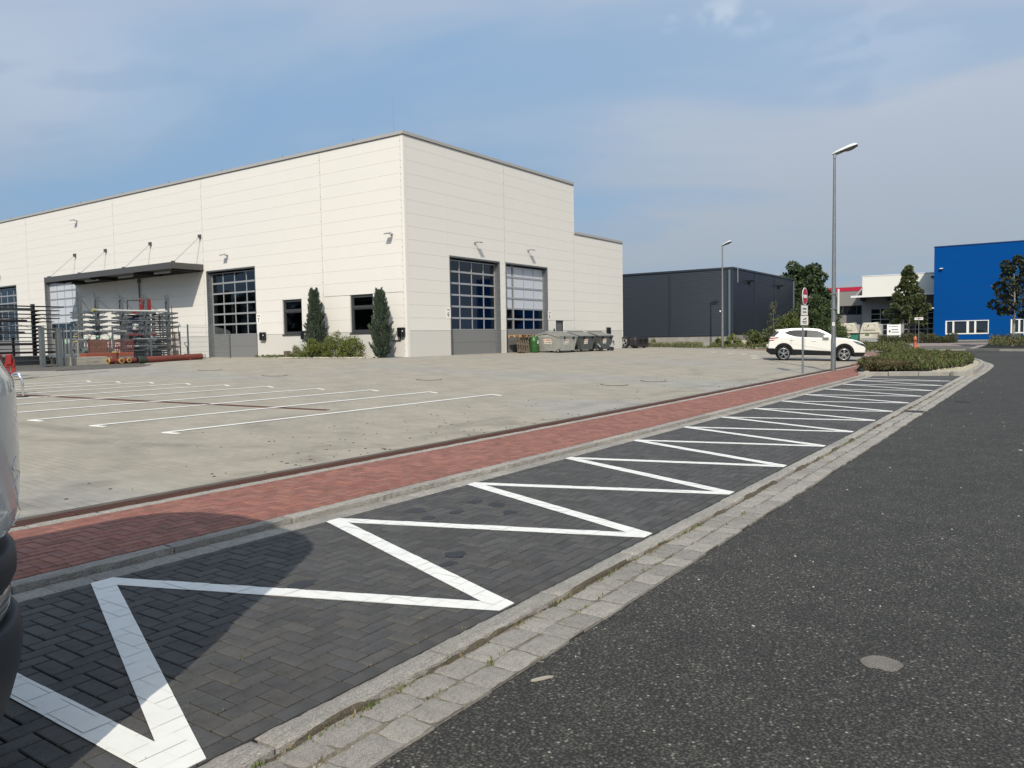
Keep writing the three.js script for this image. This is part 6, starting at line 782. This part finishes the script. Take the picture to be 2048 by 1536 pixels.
{ const o = skip(-23.1, -42.1, 1.75, 1.6, 'dark grey steel waste container farthest from door five with long wheel arms', M.binDark, 2); part('drawbar', merge([bar([0.6, 0.42, 0.75], [0.95, 0.16, 0.95], 0.07, 0.05), bar([0.6, 0.42, -0.55], [0.95, 0.16, -0.45], 0.07, 0.05)]), M.alu, o); for (const z of [0.97, -0.43]) part('wheel', merge([rod([0.95, 0.11, z - 0.04], [0.95, 0.11, z + 0.04], 0.12, 0.12, 18), rod([0.95, 0.11, z - 0.045], [0.95, 0.11, z + 0.045], 0.05, 0.05, 12)]), M.tyre, o); }
function pallet(label, m, p, rot, group, len = 1.2, wid = 0.8) { const t = thing('pallet', label, 'pallet', p, 0, group); t.rotation.set(...rot); for (let i = 0; i < 5; i++) part('top_board', rbox(-len / 2, len / 2, 0.122, 0.144, -wid / 2 + i * (wid - 0.12) / 4, -wid / 2 + i * (wid - 0.12) / 4 + 0.12, 0.003, 1), m, t); for (let i = 0; i < 3; i++) { part('cross_board', box(-len / 2 + i * (len - 0.12) / 2, -len / 2 + i * (len - 0.12) / 2 + 0.12, 0.1, 0.122, -wid / 2, wid / 2), m, t); for (let j = 0; j < 3; j++) part('block', box(-len / 2 + i * (len - 0.12) / 2, -len / 2 + i * (len - 0.12) / 2 + 0.12, 0.022, 0.1, -wid / 2 + j * (wid - 0.1) / 2, -wid / 2 + j * (wid - 0.1) / 2 + 0.1), m, t); part('bottom_board', box(-len / 2, len / 2, 0, 0.022, -wid / 2 + i * (wid - 0.1) / 2, -wid / 2 + i * (wid - 0.1) / 2 + 0.1), m, t); } return t; }
{ const q = pallet('weathered grey brown pallet leaning upright in front of door five', M.woodOld, [-24.02, 1.1, -35.5], [0, 0, 0], null, 0.93, 1.02), X = V(-0.2, 0.96, -0.1).normalize(), Z = V(0, -0.1, -1).cross(X).cross(X).negate().normalize(), Y = Z.clone().cross(X).normalize(); if (Y.x < 0) { Y.negate(); Z.negate(); } q.setRotationFromMatrix(new THREE.Matrix4().makeBasis(X, Y, X.clone().cross(Y))); }
for (let i = 0; i < 5; i++) pallet(`old pallet in the stack behind the leaning pallet, ${['lowest', 'second from the ground', 'third from the ground', 'fourth from the ground', 'fifth from the ground'][i]}`, M.woodOld, [-24.0 - 0.3, 0.655 + i * 0.146, -36.55], [0, Math.PI / 2 + rr(-0.03, 0.03), 0], 'stacked old pallets', 1.2, 0.75);
pallet('new yellow wooden pallet lying on top of the pallet stack, left one', M.woodNew, [-24.25, 1.5, -35.75], [0, Math.PI / 2 + 0.02, 0], null, 1.3, 0.8); pallet('new yellow wooden pallet lying on top beside the grey container', M.woodNew, [-24.3, 1.5, -37.0], [0, Math.PI / 2 - 0.02, 0], null, 1.15, 0.8);
{ const t = thing('green_barrel', 'green plastic barrel between the leaning pallet and the pale container', 'barrel', [-23.85, 0.645, -36.45]); part('body', flat(new THREE.LatheGeometry([[0, 0], [0.24, 0], [0.27, 0.05], [0.27, 0.28], [0.29, 0.3], [0.27, 0.33], [0.27, 0.58], [0.29, 0.6], [0.27, 0.63], [0.25, 0.86], [0.1, 0.9], [0, 0.9]].map(p => new THREE.Vector2(...p)), 26)), M.green, t); part('label', box(0.262, 0.275, 0.5, 0.66, -0.06, 0.06), M.white, t); part('bung', rod([0.1, 0.88, 0], [0.1, 0.93, 0], 0.05), M.lightGreen, t); }
function igloo(x, z, label, mark) { const t = thing('recycling_container', label, 'recycling container', [x, 0.45, z], 0.1, 'cream recycling containers'); const P = [[-0.9, 0.12], [-0.9, 1.0], [-0.72, 1.65], [-0.6, 1.9], [0.5, 1.9], [0.62, 1.65], [0.86, 1.0], [0.86, 0.12]];
  const s = new THREE.Shape(P.map(p => new THREE.Vector2(...p))), g = new THREE.ExtrudeGeometry(s, { depth: 1.35, bevelEnabled: true, bevelSize: 0.05, bevelThickness: 0.05, bevelSegments: 3 }); g.translate(0, 0, -0.7); part('body', flat(g), M.binCream, t); part('side_panel', rbox(0.62, 1.02, 0.2, 1.8, -0.62, 0.5, 0.06, 2), M.greyWall, t); part('flap', rbox(-0.62, 0.42, 1.25, 1.6, 0.7, 0.76, 0.02, 1), M.binCream, t); part('ledge', rbox(-0.92, 0.8, 0.98, 1.04, 0.68, 0.8, 0.02, 1), M.binCream, t); part('skirt', rbox(-0.8, 0.74, 0.12, 0.5, 0.7, 0.73, 0.01, 1), M.greyWall, t); part('handle', merge([bar([-0.25, 1.55, 0.78], [-0.15, 1.75, 0.7], 0.05, 0.05), bar([0.3, 1.7, 0.72], [0.34, 1.78, 0.68], 0.04, 0.04)]), M.plastic, t); part('sticker', box(-0.45, -0.1, 0.75, 0.88, 0.748, 0.754), mark, t); part('lifting_frame', merge([rod([-0.75, 1.86, -0.6], [0.6, 1.98, -0.6], 0.04), rod([0.6, 1.98, -0.6], [0.95, 1.1, -0.6], 0.04)]), M.signGrey, t); return t; }
igloo(-16.55, -81.3, 'cream recycling container, the left one, with a red sticker', M.red); igloo(-14.5, -81.2, 'cream recycling container, the right one, with a green sticker', mat([0.1, 0.2, 0.05]));
{ const t = thing('wheelie_bin', 'small teal bin between the two cream recycling containers', 'bin', [-15.75, 0.45, -80.0]); part('tub', rbox(-0.3, 0.3, 0.05, 0.85, -0.28, 0.28, 0.05, 2), M.teal, t); part('lid', rbox(-0.36, 0.34, 0.85, 0.98, -0.32, 0.32, 0.05, 2), M.plastic, t); }

{ // trees across the street, which the warehouse windows mirror
  const a = tree('street_tree', -150, 0, 33, 11, 2.2, 4.6, 9000, DG, 'dark broadleaf tree across the street, first of the row', [0.3, 0.6], v => 0.6 + 0.5 * Math.sin(Math.PI * Math.min(1, v * 0.9 + 0.1))); a.userData.group = 'trees across the street';
  const w = ['second', 'third', 'fourth', 'fifth', 'sixth', 'seventh', 'eighth', 'ninth', 'tenth', 'eleventh'];
  w.forEach((k, i) => { const c = a.clone(); c.name = numbered('street_tree'); c.position.set(-150 + (i + 1) * 8.2, 0, 33 + (i % 3) * 1.5); c.rotation.y = i * 1.7; c.scale.setScalar(0.85 + 0.3 * ((i * 37) % 10) / 10); c.userData = { ...a.userData, label: `dark broadleaf tree across the street, ${k} of the row` }; scene.add(c); });
}

/* ================= storage yard at the left ================= */
{ // mesh fence with a gate opening
  const FX = -28.6, t = thing('mesh_fence', 'grey wire mesh fence with slim posts round the storage yard', 'fence'); const posts = [[-13.8, 0.69], [-15.29, 0.7], [-16.77, 0.74], [-18.34, 0.8]];
  for (const [z, y] of posts) part('post', box(FX - 0.025, FX + 0.025, y - 0.1, y + 1.42, z - 0.022, z + 0.022), M.zincDark, t); part('post', box(-29.1, -29.05, 0.75, 2.0, -19.65, -19.6), M.zincDark, t); part('post', box(-33.0, -32.95, 0.6, 2.0, -23.4, -23.35), M.zincDark, t);
  const span = [[-28.6, -13.8, -28.6, -15.29], [-28.6, -15.29, -28.6, -16.77], [-28.6, -16.77, -28.6, -18.34], [-28.6, -18.34, -29.08, -19.62], [-29.08, -19.62, -33, -23.38]];
  for (const [x0, z0, x1, z1] of span) { const g = [], L = Math.hypot(x1 - x0, z1 - z0), ya = yardY(x0, z0) + 0.08, yb = yardY(x1, z1) + 0.08; for (let h = 0; h < 1.35; h += 0.2) g.push(rod([x0, ya + h, z0], [x1, yb + h, z1], 0.004, 0.004, 4)); for (let i = 1; i < L / 0.06; i++) { const k = i * 0.06 / L; g.push(rod([lerp(x0, x1, k), lerp(ya, yb, k), lerp(z0, z1, k)], [lerp(x0, x1, k), lerp(ya, yb, k) + 1.32, lerp(z0, z1, k)], 0.0022, 0.0022, 4)); } part('mesh_panel', merge(g), M.zinc, t); }
}
[[-12.82, 0.145, 1.42, 'left gate post of the storage yard, thick and grey'], [-13.4, 0.13, 1.4, 'right gate post of the storage yard beside the concrete block']].forEach(([z, w, h, label], i) => { const t = thing('gate_post', label, 'gate post', [-28.6, 0.665, z]); part('post', rbox(-w / 2, w / 2, -0.1, h, -w / 2, w / 2, 0.01, 1), M.zincDark, t); part('cap', box(-w / 2 - 0.006, w / 2 + 0.006, h, h + 0.012, -w / 2 - 0.006, w / 2 + 0.006), M.zinc, t); if (i) part('guide', merge([box(-0.03, 0.03, 0, 1.38, -0.17, -0.13), box(-0.02, 0.02, 0.1, 0.13, 0.065, 0.2)]), M.zincDark, t); else part('hinge', merge([0.3, 1.1].map(y => rod([0, y, w / 2], [0, y + 0.1, w / 2], 0.025))), M.zinc, t); });
{ const t = thing('sliding_gate', 'open grey gate frame between the two gate posts', 'gate', [-28.75, 0.67, -13.1]); part('bottom_rail', box(-0.03, 0.03, 0.02, 0.09, -0.28, 0.24), M.zincDark, t); part('upright', box(-0.02, 0.02, 0.09, 1.36, -0.27, -0.235), M.zincDark, t); part('top_rail', box(-0.025, 0.025, 1.36, 1.4, -0.27, 0.21), M.zincDark, t); }
{ const t = thing('concrete_block', 'low pale concrete block wall with stains at the storage yard corner', 'concrete block'); part('block', rbox(-29.15, -28.68, 0.5, 1.025, -15.1, -13.58, 0.02, 2), M.concreteLight, t); part('lifting_holes', merge([[-14.75, 0.83], [-14.68, 0.84], [-14.6, 0.83]].map(([z, y]) => rod([-28.685, y, z], [-28.677, y, z], 0.018))), M.plastic, t); }
{ // big red pipe with a green coupling
  const t = thing('long_pipe', 'long rusty red steel pipe with a dark green socket lying before the fence', 'pipe'); const a = [-28.2, 0.865, -16.3], b = [-28.2, 0.93, -18.65]; part('barrel', rod(a, b, 0.118, 0.118, 26), M.pipeRed, t);
  const s = new THREE.LatheGeometry([[0.1, 0], [0.145, 0], [0.15, 0.03], [0.148, 0.2], [0.125, 0.26], [0.118, 0.34], [0.1, 0.34], [0.1, 0]].map(p => new THREE.Vector2(...p)), 26); s.rotateX(-Math.PI / 2); s.translate(-28.2, 0.855, -15.98); part('socket', flat(s), mat([0.035, 0.045, 0.028], { roughness: 0.6, map: T.concrete }), t); part('bore', rod([-28.2, 0.856, -15.99], [-28.2, 0.858, -16.2], 0.1, 0.1, 22), M.black, t); part('lug', rbox(-28.08, -28.02, 0.78, 0.86, -18.1, -18.0, 0.01, 1), M.pipeRed, t);
}
{ // pipe fitting with pale yellow flanges
  const t = thing('pipe_fitting', 'rusty red tee pipe fitting with pale yellow flanges before the concrete block', 'pipe fitting'); const x = -28.3;
  part('body', merge([rod([x, 0.76, -15.2], [x, 1.17, -15.2], 0.1, 0.1, 20), rod([x, 0.86, -15.95], [x, 0.86, -14.95], 0.105, 0.105, 20), rod([x + 0.3, 0.86, -15.25], [x - 0.1, 0.86, -15.25], 0.09, 0.09, 20), rod([x + 0.22, 0.87, -15.58], [x - 0.1, 0.87, -15.58], 0.075, 0.075, 18)]), M.pipeRed, t);
  const flange = (p, q, r) => { part('flange', rod(p, q, r, r, 24), M.yellow, t); const d = V(...p).sub(V(...q)).normalize(); part('flange_bore', rod(V(...p).addScaledVector(d, 0.001), V(...p).addScaledVector(d, 0.004), r * 0.68, r * 0.68, 18), M.pipeRed, t); };
  flange([x, 1.2, -15.2], [x, 1.165, -15.2], 0.115); flange([x + 0.33, 0.86, -15.25], [x + 0.295, 0.86, -15.25], 0.1); flange([x + 0.25, 0.87, -15.58], [x + 0.215, 0.87, -15.58], 0.085); flange([x, 0.86, -14.9], [x, 0.86, -14.94], 0.115); part('spindle', rod([x, 1.2, -15.2], [x, 1.3, -15.2], 0.015), M.alu, t);
}
{ // grey cantilever rack
  const X = -31.5, t = thing('cantilever_rack', 'grey steel cantilever rack with five uprights holding tubes and pipes', 'rack'), zs = [-15.59, -16.25, -17.25, -18.27, -19.28], g0 = 0.72;
  zs.forEach(z => { const u = sub('upright', t); part('column', merge([box(X - 0.09, X - 0.075, g0, 3.58, z - 0.05, z + 0.05), box(X + 0.075, X + 0.09, g0, 3.58, z - 0.05, z + 0.05), box(X - 0.075, X + 0.075, g0, 3.58, z - 0.012, z + 0.012)]), M.zincDark, u); part('foot', rbox(X - 0.7, X + 0.7, g0, g0 + 0.14, z - 0.05, z + 0.05, 0.01, 1), M.zincDark, u);
    for (const y of [2.73, 2.54, 2.34, 2.14, 1.9, 1.6, 1.3]) for (const s of [1, -1]) { const a = new THREE.Shape([[0.09, 0.09], [0.75, 0.05], [0.75, 0.0], [0.09, -0.06]].map(p => new THREE.Vector2(p[0] * s, p[1]))); const e = new THREE.ExtrudeGeometry(a, { depth: 0.06, bevelEnabled: false }); e.translate(X, y, z - 0.03); part('arm', flat(e), M.zincDark, u); } });
  const br = []; for (let i = 0; i < 4; i++) { const a = zs[i], b = zs[i + 1]; br.push(bar([X - 0.02, 3.36, a], [X - 0.02, 2.45, b], 0.035, 0.012), bar([X + 0.02, 3.36, b], [X + 0.02, 2.45, a], 0.035, 0.012), bar([X - 0.02, 2.3, a], [X - 0.02, 1.2, b], 0.035, 0.012), bar([X + 0.02, 2.3, b], [X + 0.02, 1.2, a], 0.035, 0.012)); part('tie', merge([bar([X, 3.36, a], [X, 3.36, b], 0.03, 0.03), bar([X, 2.38, a], [X, 2.38, b], 0.03, 0.03), bar([X, 1.2, a], [X, 1.2, b], 0.04, 0.04)]), M.zinc, t); } part('brace', merge(br), M.zinc, t);
}
{ const X = -31.5; const tubes = [[0.25, 2.83, -16.0, -19.1, 0.045, M.tube, 'long white plastic tube on the upper arms of the grey rack'], [0.45, 2.42, -15.7, -19.2, 0.025, M.zinc, 'thin galvanised tube on the grey rack, just above the middle'], [0.3, 2.21, -15.9, -19.7, 0.02, M.zinc, 'thin galvanised tube sticking out right of the grey rack'], [0.2, 1.99, -15.4, -17.3, 0.045, M.tube, 'short white tube low on the left of the grey rack'], [0.5, 1.68, -17.4, -19.3, 0.02, M.alu, 'bright thin tube in the lower right of the grey rack'], [0.4, 1.38, -17.2, -19.3, 0.03, M.tube, 'pale tube on the lowest arms of the grey rack'], [0.6, 1.39, -17.6, -19.3, 0.02, M.zinc, 'thin dull tube on the lowest arms of the grey rack']];
  tubes.forEach(([dx, y, z0, z1, r, m, label]) => { const t = thing('stored_tube', label, 'tube'); part('tube', rod([X + dx, y, z0], [X + dx, y + 0.01, z1], r, r, 12), m, t); }); const e = thing('tube_sleeve', 'yellow green sleeve end on the white tube of the grey rack', 'sleeve'); part('sleeve', rod([X + 0.25, 2.83, -15.95], [X + 0.25, 2.83, -16.08], 0.068, 0.068, 12), mat([0.3, 0.31, 0.12]), e); }
{ // dark red rack at the left edge
  const X = -32, t = thing('bar_rack', 'dark rack at the left edge crowded with rusty red bars', 'rack'), g0 = 0.68; [[-11.4, 2.9], [-12.6, 2.9], [-14.08, 3.05]].forEach(([z, h]) => { const u = sub('upright', t); part('column', box(X - 0.07, X + 0.07, g0, h, z - 0.05, z + 0.05), M.crateDark, u); part('foot', box(X - 0.6, X + 0.6, g0, g0 + 0.12, z - 0.05, z + 0.05), M.crateDark, u); for (const y of [2.8, 2.65, 2.5, 2.37, 2.21, 2.07, 1.93, 1.78, 1.64, 1.5, 1.35]) { const a = new THREE.Shape([[0.07, 0.0], [0.6, 0.01], [0.6, -0.025], [0.07, -0.07]].map(p => new THREE.Vector2(...p))); const e = new THREE.ExtrudeGeometry(a, { depth: 0.05, bevelEnabled: false }); e.translate(X, y - 0.01, z - 0.025); part('arm', flat(e), M.crateDark, u); } });
  part('brace', merge([bar([X, 2.6, -12.6], [X, 2.1, -14.08], 0.02, 0.01), bar([X, 2.1, -12.6], [X, 2.6, -14.08], 0.02, 0.01), bar([X, 2.75, -14.08], [X, 2.3, -14.75], 0.02, 0.01), bar([X, 2.3, -14.08], [X, 2.75, -14.75], 0.02, 0.01)]), M.crateDark, t); const u = sub('upright', t); part('column', box(X - 0.05, X + 0.05, g0, 1.82, -13.37, -13.31), M.crateDark, u);
  const ys = [2.95, 2.8, 2.65, 2.5, 2.37, 2.21, 2.07, 1.93, 1.78, 1.64, 1.5, 1.35, 1.19], ord = ['first', 'second', 'third', 'fourth', 'fifth', 'sixth', 'seventh', 'eighth', 'ninth', 'tenth', 'eleventh', 'twelfth', 'lowest'];
  ys.forEach((y, i) => { const z1 = [-15.0, -14.84, -14.84, -14.83, -14.6, -14.3, -14.8, -14.5, -14.75, -14.4, -14.76, -14.7, -14.72][i], red = i === 0 || i === 3 || i === 4 || i === 10 || i === 12; const b = thing('steel_bar', `${red ? 'rusty red' : 'dark grey'} steel bar on the dark rack, ${ord[i]} from the top`, 'steel bar', [0, 0, 0], 0, 'bars on the dark rack'); part('bar', box(X + 0.1, X + 0.5, y - 0.018, y + (i === 12 ? 0.06 : 0.012), -10.6, z1), red ? M.darkRed : M.crateDark, b); if (i % 3 === 1) part('tube', rod([X + 0.35, y + 0.04, -10.8], [X + 0.35, y + 0.04, z1 + 0.9], 0.035), M.zinc, b); });
}
{ const t = thing('steel_beams', 'grey steel channel beams lying under the dark red rack', 'steel beams'); for (let i = 0; i < 3; i++) part('beam', merge([box(-31.5 + i * 0.2, -31.35 + i * 0.2, 0.9, 0.915, -12.2, -14.27), box(-31.5 + i * 0.2, -31.485 + i * 0.2, 0.74, 0.9, -12.2, -14.27), box(-31.5 + i * 0.2, -31.35 + i * 0.2, 0.735, 0.75, -12.2, -14.27), box(-31.5 + i * 0.2, -31.35 + i * 0.2, 1.06, 1.09, -12.2, -14.27), box(-31.5 + i * 0.2, -31.485 + i * 0.2, 0.915, 1.06, -12.2, -14.27)]), M.zincDark, t); part('bearer', merge([-12.6, -13.9].map(z => box(-31.6, -30.9, 0.66, 0.735, z - 0.06, z + 0.06))), M.crateDark, t); }
{ // red hoist truck parked behind the rack
  const X = -33.5, t = thing('red_hoist', 'red and black hoist with a tall mast standing behind the grey rack', 'hoist'); part('mast', merge([box(X - 0.1, X + 0.1, 2.9, 3.52, -19.3, -19.22), box(X - 0.1, X + 0.1, 2.9, 3.52, -19.66, -19.52), box(X - 0.06, X + 0.06, 3.2, 3.26, -19.55, -19.28)]), M.red, t); part('top_beam', rbox(X - 0.15, X + 0.15, 2.81, 2.91, -19.86, -18.6, 0.015, 1), M.red, t); part('lower_beam', rbox(X - 0.15, X + 0.15, 1.84, 1.97, -19.86, -18.6, 0.015, 1), M.red, t); part('frame', merge([bar([X, 1.0, -18.6], [X, 3.4, -18.63], 0.04, 0.04), bar([X, 3.4, -18.63], [X, 3.4, -19.3], 0.04, 0.04), bar([X, 1.0, -19.84], [X, 3.0, -19.84], 0.04, 0.04), bar([X, 2.4, -18.6], [X, 2.4, -19.84], 0.04, 0.05)]), M.crateDark, t); part('cabin', rbox(X - 0.6, X - 0.2, 0.9, 2.78, -19.8, -18.7, 0.04, 1), M.crateDark, t); part('window', box(X - 0.199, X - 0.19, 2.05, 2.6, -19.2, -18.8), mat([0.03, 0.05, 0.15], { roughness: 0.2 }), t); part('bag', rbox(X - 0.18, X + 0.1, 2.08, 2.38, -19.08, -18.88, 0.06, 2), M.tube, t); part('tread', merge([0, 1, 2, 3].map(i => box(X - 0.19, X + 0.05, 2.93, 2.99, -18.75 - i * 0.15, -18.68 - i * 0.15))), M.crateDark, t);
  for (let k = 0; k < 5; k++) { const c = thing('dark_crate', `dark slatted crate behind the right end of the grey rack, ${['lowest', 'second lowest', 'middle', 'second highest', 'topmost'][k]} of its stack`, 'crate', [X, 0.75 + k * 0.42, -20.15], 0, 'dark crates behind the grey rack'); part('slat', merge([0.03, 0.13, 0.23, 0.33].map(y => box(-0.3, 0.3, y, y + 0.065, -0.28, 0.24))), M.crateDark, c); part('post', merge([box(0.27, 0.31, 0, 0.4, -0.285, -0.24), box(0.27, 0.31, 0, 0.4, 0.2, 0.245), box(-0.31, -0.27, 0, 0.4, -0.285, -0.24), box(-0.31, -0.27, 0, 0.4, 0.2, 0.245)]), k === 2 ? M.brownMesh : M.plastic, c); }
  for (let k = 0; k < 2; k++) { const c = thing('engine_block', `dark machine block on the lower arms behind the fence, ${k ? 'right' : 'left'} one`, 'machine', [-32.4, 0.8, -18.3 - k * 0.75]); part('body', rbox(-0.25, 0.25, 0, 0.85, -0.32, 0.3, 0.05, 2), M.crateDark, c); part('fins', merge([0, 1, 2, 3, 4].map(i => box(0.24, 0.3, 0.1 + i * 0.14, 0.15 + i * 0.14, -0.28, 0.26))), M.zincDark, c); part('cap', merge([rod([0.1, 0.85, -0.1], [0.1, 0.95, -0.1], 0.08), rod([0.26, 0.7, 0.1], [0.33, 0.7, 0.1], 0.04)]), M.tube, c); }
}
{ // brown mesh crate, poles, pallet truck
  const t = thing('mesh_crate', 'brown rusty wire mesh crate right of the grey rack', 'mesh crate', [-30.5, 0.85, -18.9]); const g = []; for (let y = 0.05; y < 1.1; y += 0.11) g.push(box(-0.2, 0.2, y, y + 0.012, -0.16, -0.15), box(0.19, 0.2, y, y + 0.012, -0.15, 0.16), box(-0.2, 0.2, y, y + 0.012, 0.15, 0.16)); for (let z = -0.15; z < 0.16; z += 0.06) g.push(box(0.19, 0.203, 0, 1.1, z, z + 0.01)); part('mesh', merge(g), M.brownMesh, t); part('frame', merge([[-0.2, -0.16], [0.2, -0.16], [-0.2, 0.16], [0.2, 0.16]].map(([x, z]) => box(x - 0.018, x + 0.018, 0, 1.12, z - 0.018, z + 0.018))), M.brownMesh, t); part('contents', rbox(-0.15, 0.15, 0.02, 0.34, -0.12, 0.12, 0.05, 2), M.concrete, t);
  const a = thing('leaning_rod', 'thin bent rod standing upright right of the mesh crate', 'rod'); part('rod', pipe([[-30.5, 0.85, -19.18], [-30.5, 1.6, -19.16], [-30.5, 2.1, -19.13], [-30.5, 2.3, -19.19]], 0.014), M.crateDark, a); const b = thing('iron_pole', 'thin rusty iron pole behind the right end of the grey rack', 'pole'); part('pole', rod([-30.5, 0.85, -18.87], [-30.5, 3.02, -18.86], 0.016), M.brownMesh, b);
  const p = thing('pallet_truck', 'black hand pallet truck with loop handle before the white wall', 'pallet truck', [-29.6, 0.83, -18.92]); part('handle', pipe([[0, 0.5, 0], [0, 0.56, -0.07], [0, 0.66, -0.09], [0, 0.68, 0], [0, 0.66, 0.09], [0, 0.56, 0.07]], 0.014, 6, 30, true), M.plastic, p); part('tiller', rod([0, 0.06, -0.03], [0, 0.52, 0], 0.016), M.plastic, p); part('fork', merge([box(-0.9, 0, 0.05, 0.1, -0.2, -0.09), box(-0.9, 0, 0.05, 0.1, 0.09, 0.2), rbox(-0.1, 0.06, 0, 0.2, -0.1, 0.1, 0.02, 1)]), M.plastic, p);
  const c = thing('pipe_rack_frame', 'small grey tube frame by the end of the long pipe', 'frame', [-28.6, 0.83, -18.75]); part('frame', merge([rod([0, 0.14, 0], [0, 0.14, -0.35], 0.012), rod([0, 0.05, 0], [0, 0.05, -0.35], 0.012), rod([0, 0, -0.02], [0, 0.16, -0.02], 0.012), rod([0, 0, -0.33], [0, 0.16, -0.33], 0.012), rod([-0.4, 0, -0.33], [-0.4, 0.16, -0.33], 0.012), rod([0, 0.14, -0.35], [-0.4, 0.14, -0.35], 0.012)]), M.zinc, c);
}
{ // orange grated basket
  const t = thing('grated_basket', 'orange red grated steel basket with a grey brown end panel behind the fence', 'basket', [-29.5, 1.03, -15.6]); part('end_panel', rbox(-0.02, 0.02, 0.02, 0.62, 0.08, 0.72, 0.005, 1), mat([0.19, 0.125, 0.10], { map: T.rust, color: lin(1.7, 1.9, 2.0) }), t); part('base', rbox(-0.5, 0.06, -0.03, 0.12, -0.95, 0.9, 0.02, 1), M.orange, t); const g = []; for (let i = 0; i < 15; i++) g.push(box(-0.012, 0.012, 0.12, 0.6, -0.94 + i * 0.07, -0.915 + i * 0.07)); for (const y of [0.25, 0.42, 0.59]) g.push(box(-0.014, 0.014, y, y + 0.022, -0.95, 0.08)); part('grate', merge(g), M.pipeRed, t); part('corner_post', merge([box(-0.03, 0.03, 0, 0.66, 0.72, 0.77), box(-0.03, 0.03, 0, 0.62, -0.97, -0.93)]), M.pipeRed, t); part('bin_rim', merge([box(-0.5, 0.03, 0.62, 0.65, 0.75, 0.95), box(-0.45, -0.4, 0, 0.65, 0.9, 0.95)]), M.concrete, t); part('sill', box(-0.6, 0.1, -0.33, -0.031, -0.9, 0.85), M.concrete, t);
}
[[-31, -14.74, 'green shouldered gas cylinder behind the right gate post', M.lightGreen], [-31, -14.88, 'grey gas cylinder beside the green shouldered one', M.zinc]].forEach(([x, z, label, m], i) => { const t = thing('gas_cylinder', label, 'gas cylinder', [x, 0.74, z]); part('body', flat(new THREE.LatheGeometry([[0, 0], [0.055, 0], [0.06, 0.02], [0.06, 0.78], [0, 0.78]].map(p => new THREE.Vector2(...p)), 18)), M.zincDark, t); part('shoulder', flat(new THREE.LatheGeometry([[0.06, 0.78], [0.055, 0.85], [0.03, 0.9], [0.02, 0.95], [0, 0.95]].map(p => new THREE.Vector2(...p)), 18)), m, t); });
{ const t = thing('valve_stack', 'grey valve assembly with pale yellow flanges behind the fence', 'valve', [-31, 0.74, -15.15]); part('body', merge([rod([0, 0, 0], [0, 1.0, 0], 0.07, 0.06, 16), rbox(-0.1, 0.1, 0.3, 0.8, -0.08, 0.08, 0.03, 2), rod([0, 0.55, -0.2], [0, 0.55, 0.2], 0.05, 0.05, 14)]), M.zincDark, t); for (const [y, r] of [[0.86, 0.13], [1.05, 0.11], [0.6, 0.1], [0.38, 0.12]]) part('flange', rod([0, y - 0.015, 0], [0, y + 0.015, 0], r, r, 20), M.yellow, t); part('handwheel', flat(new THREE.TorusGeometry(0.07, 0.012, 6, 20).rotateX(Math.PI / 2).translate(0, 1.14, 0)), M.yellow, t); }
for (let i = 0; i < 5; i++) { const z = -15.35 - i * 0.24, t = thing('pump', `grey green pump unit behind the orange basket, ${['first', 'second', 'third', 'fourth', 'fifth'][i]} from the gate`, 'pump', [-30.7 - (i % 2) * 0.25, 0.74, z], 0, 'pumps behind the fence'); part('motor', rod([0, 0.5, -0.1], [0, 0.5, 0.1], 0.1, 0.1, 16), i % 2 ? M.zincDark : mat([0.10, 0.15, 0.14]), t); part('stand', merge([box(-0.1, 0.1, 0, 0.06, -0.1, 0.1), box(-0.06, 0.06, 0.06, 0.5, -0.05, 0.05), rod([0, 0.5, 0], [0, 0.92 + 0.05 * (i % 3), 0], 0.035, 0.03, 10)]), M.zincDark, t); part('valve_head', rod([0, 0.92 + 0.05 * (i % 3), 0], [0, 0.98 + 0.05 * (i % 3), 0], 0.06, 0.05, 12), i % 2 ? M.alu : M.lightGreen, t); }
{ const t = thing('pipe_bundle', 'grey pipes lying low behind the concrete block', 'pipes'); for (let i = 0; i < 4; i++) part('pipe', rod([-30.6 + i * 0.13, 1.08 - (i % 2) * 0.05, -13.9], [-30.6 + i * 0.13, 1.08 - (i % 2) * 0.05, -15.2], 0.05), M.zinc, t); part('bearer', merge([-14.2, -14.9].map(z => box(-30.7, -30.1, 0.66, 0.99, z - 0.05, z + 0.05))), M.crateDark, t); }
{ const t = thing('dark_chest', 'dark metal chest standing inside the open gate', 'chest', [-31.2, 0.68, -14.3]); part('body', rbox(-0.3, 0.3, 0, 0.29, -0.14, 0.13, 0.02, 1), mat([0.045, 0.055, 0.045]), t); part('lid', rbox(-0.31, 0.31, 0.29, 0.32, -0.15, 0.14, 0.01, 1), M.crateDark, t); part('bottle', rod([0.2, 0.32, 0.1], [0.2, 0.45, 0.1], 0.04), mat([0.5, 0.4, 0.2]), t); }
{ // red stand at the left edge
  const t = thing('red_stand', 'bright red steel stand with a dark foot at the left edge behind the van', 'stand', [-23.3, 0.645, -9.6], 0.9); part('body', merge([rbox(-0.07, 0.07, 0.3, 0.58, -0.1, 0.1, 0.015, 2), bar([-0.08, 0.05, 0.02], [-0.04, 0.45, 0], 0.05, 0.1), bar([0.1, 0.05, 0.02], [0.06, 0.45, 0], 0.05, 0.1), box(-0.12, 0.12, 0.24, 0.34, -0.06, 0.06), box(-0.11, 0.12, 0.05, 0.1, -0.08, 0.08)]), M.red, t); part('foot', rbox(-0.16, 0.17, 0, 0.055, -0.18, 0.18, 0.015, 1), mat([0.04, 0.015, 0.013]), t); part('side_block', rbox(-0.32, -0.2, 0.33, 0.58, -0.12, 0.1, 0.02, 2), M.red, t); part('log', rod([-0.25, 0, 0], [-0.25, 0.33, 0], 0.09), M.bark, t);
}

renderer.render(scene, camera);
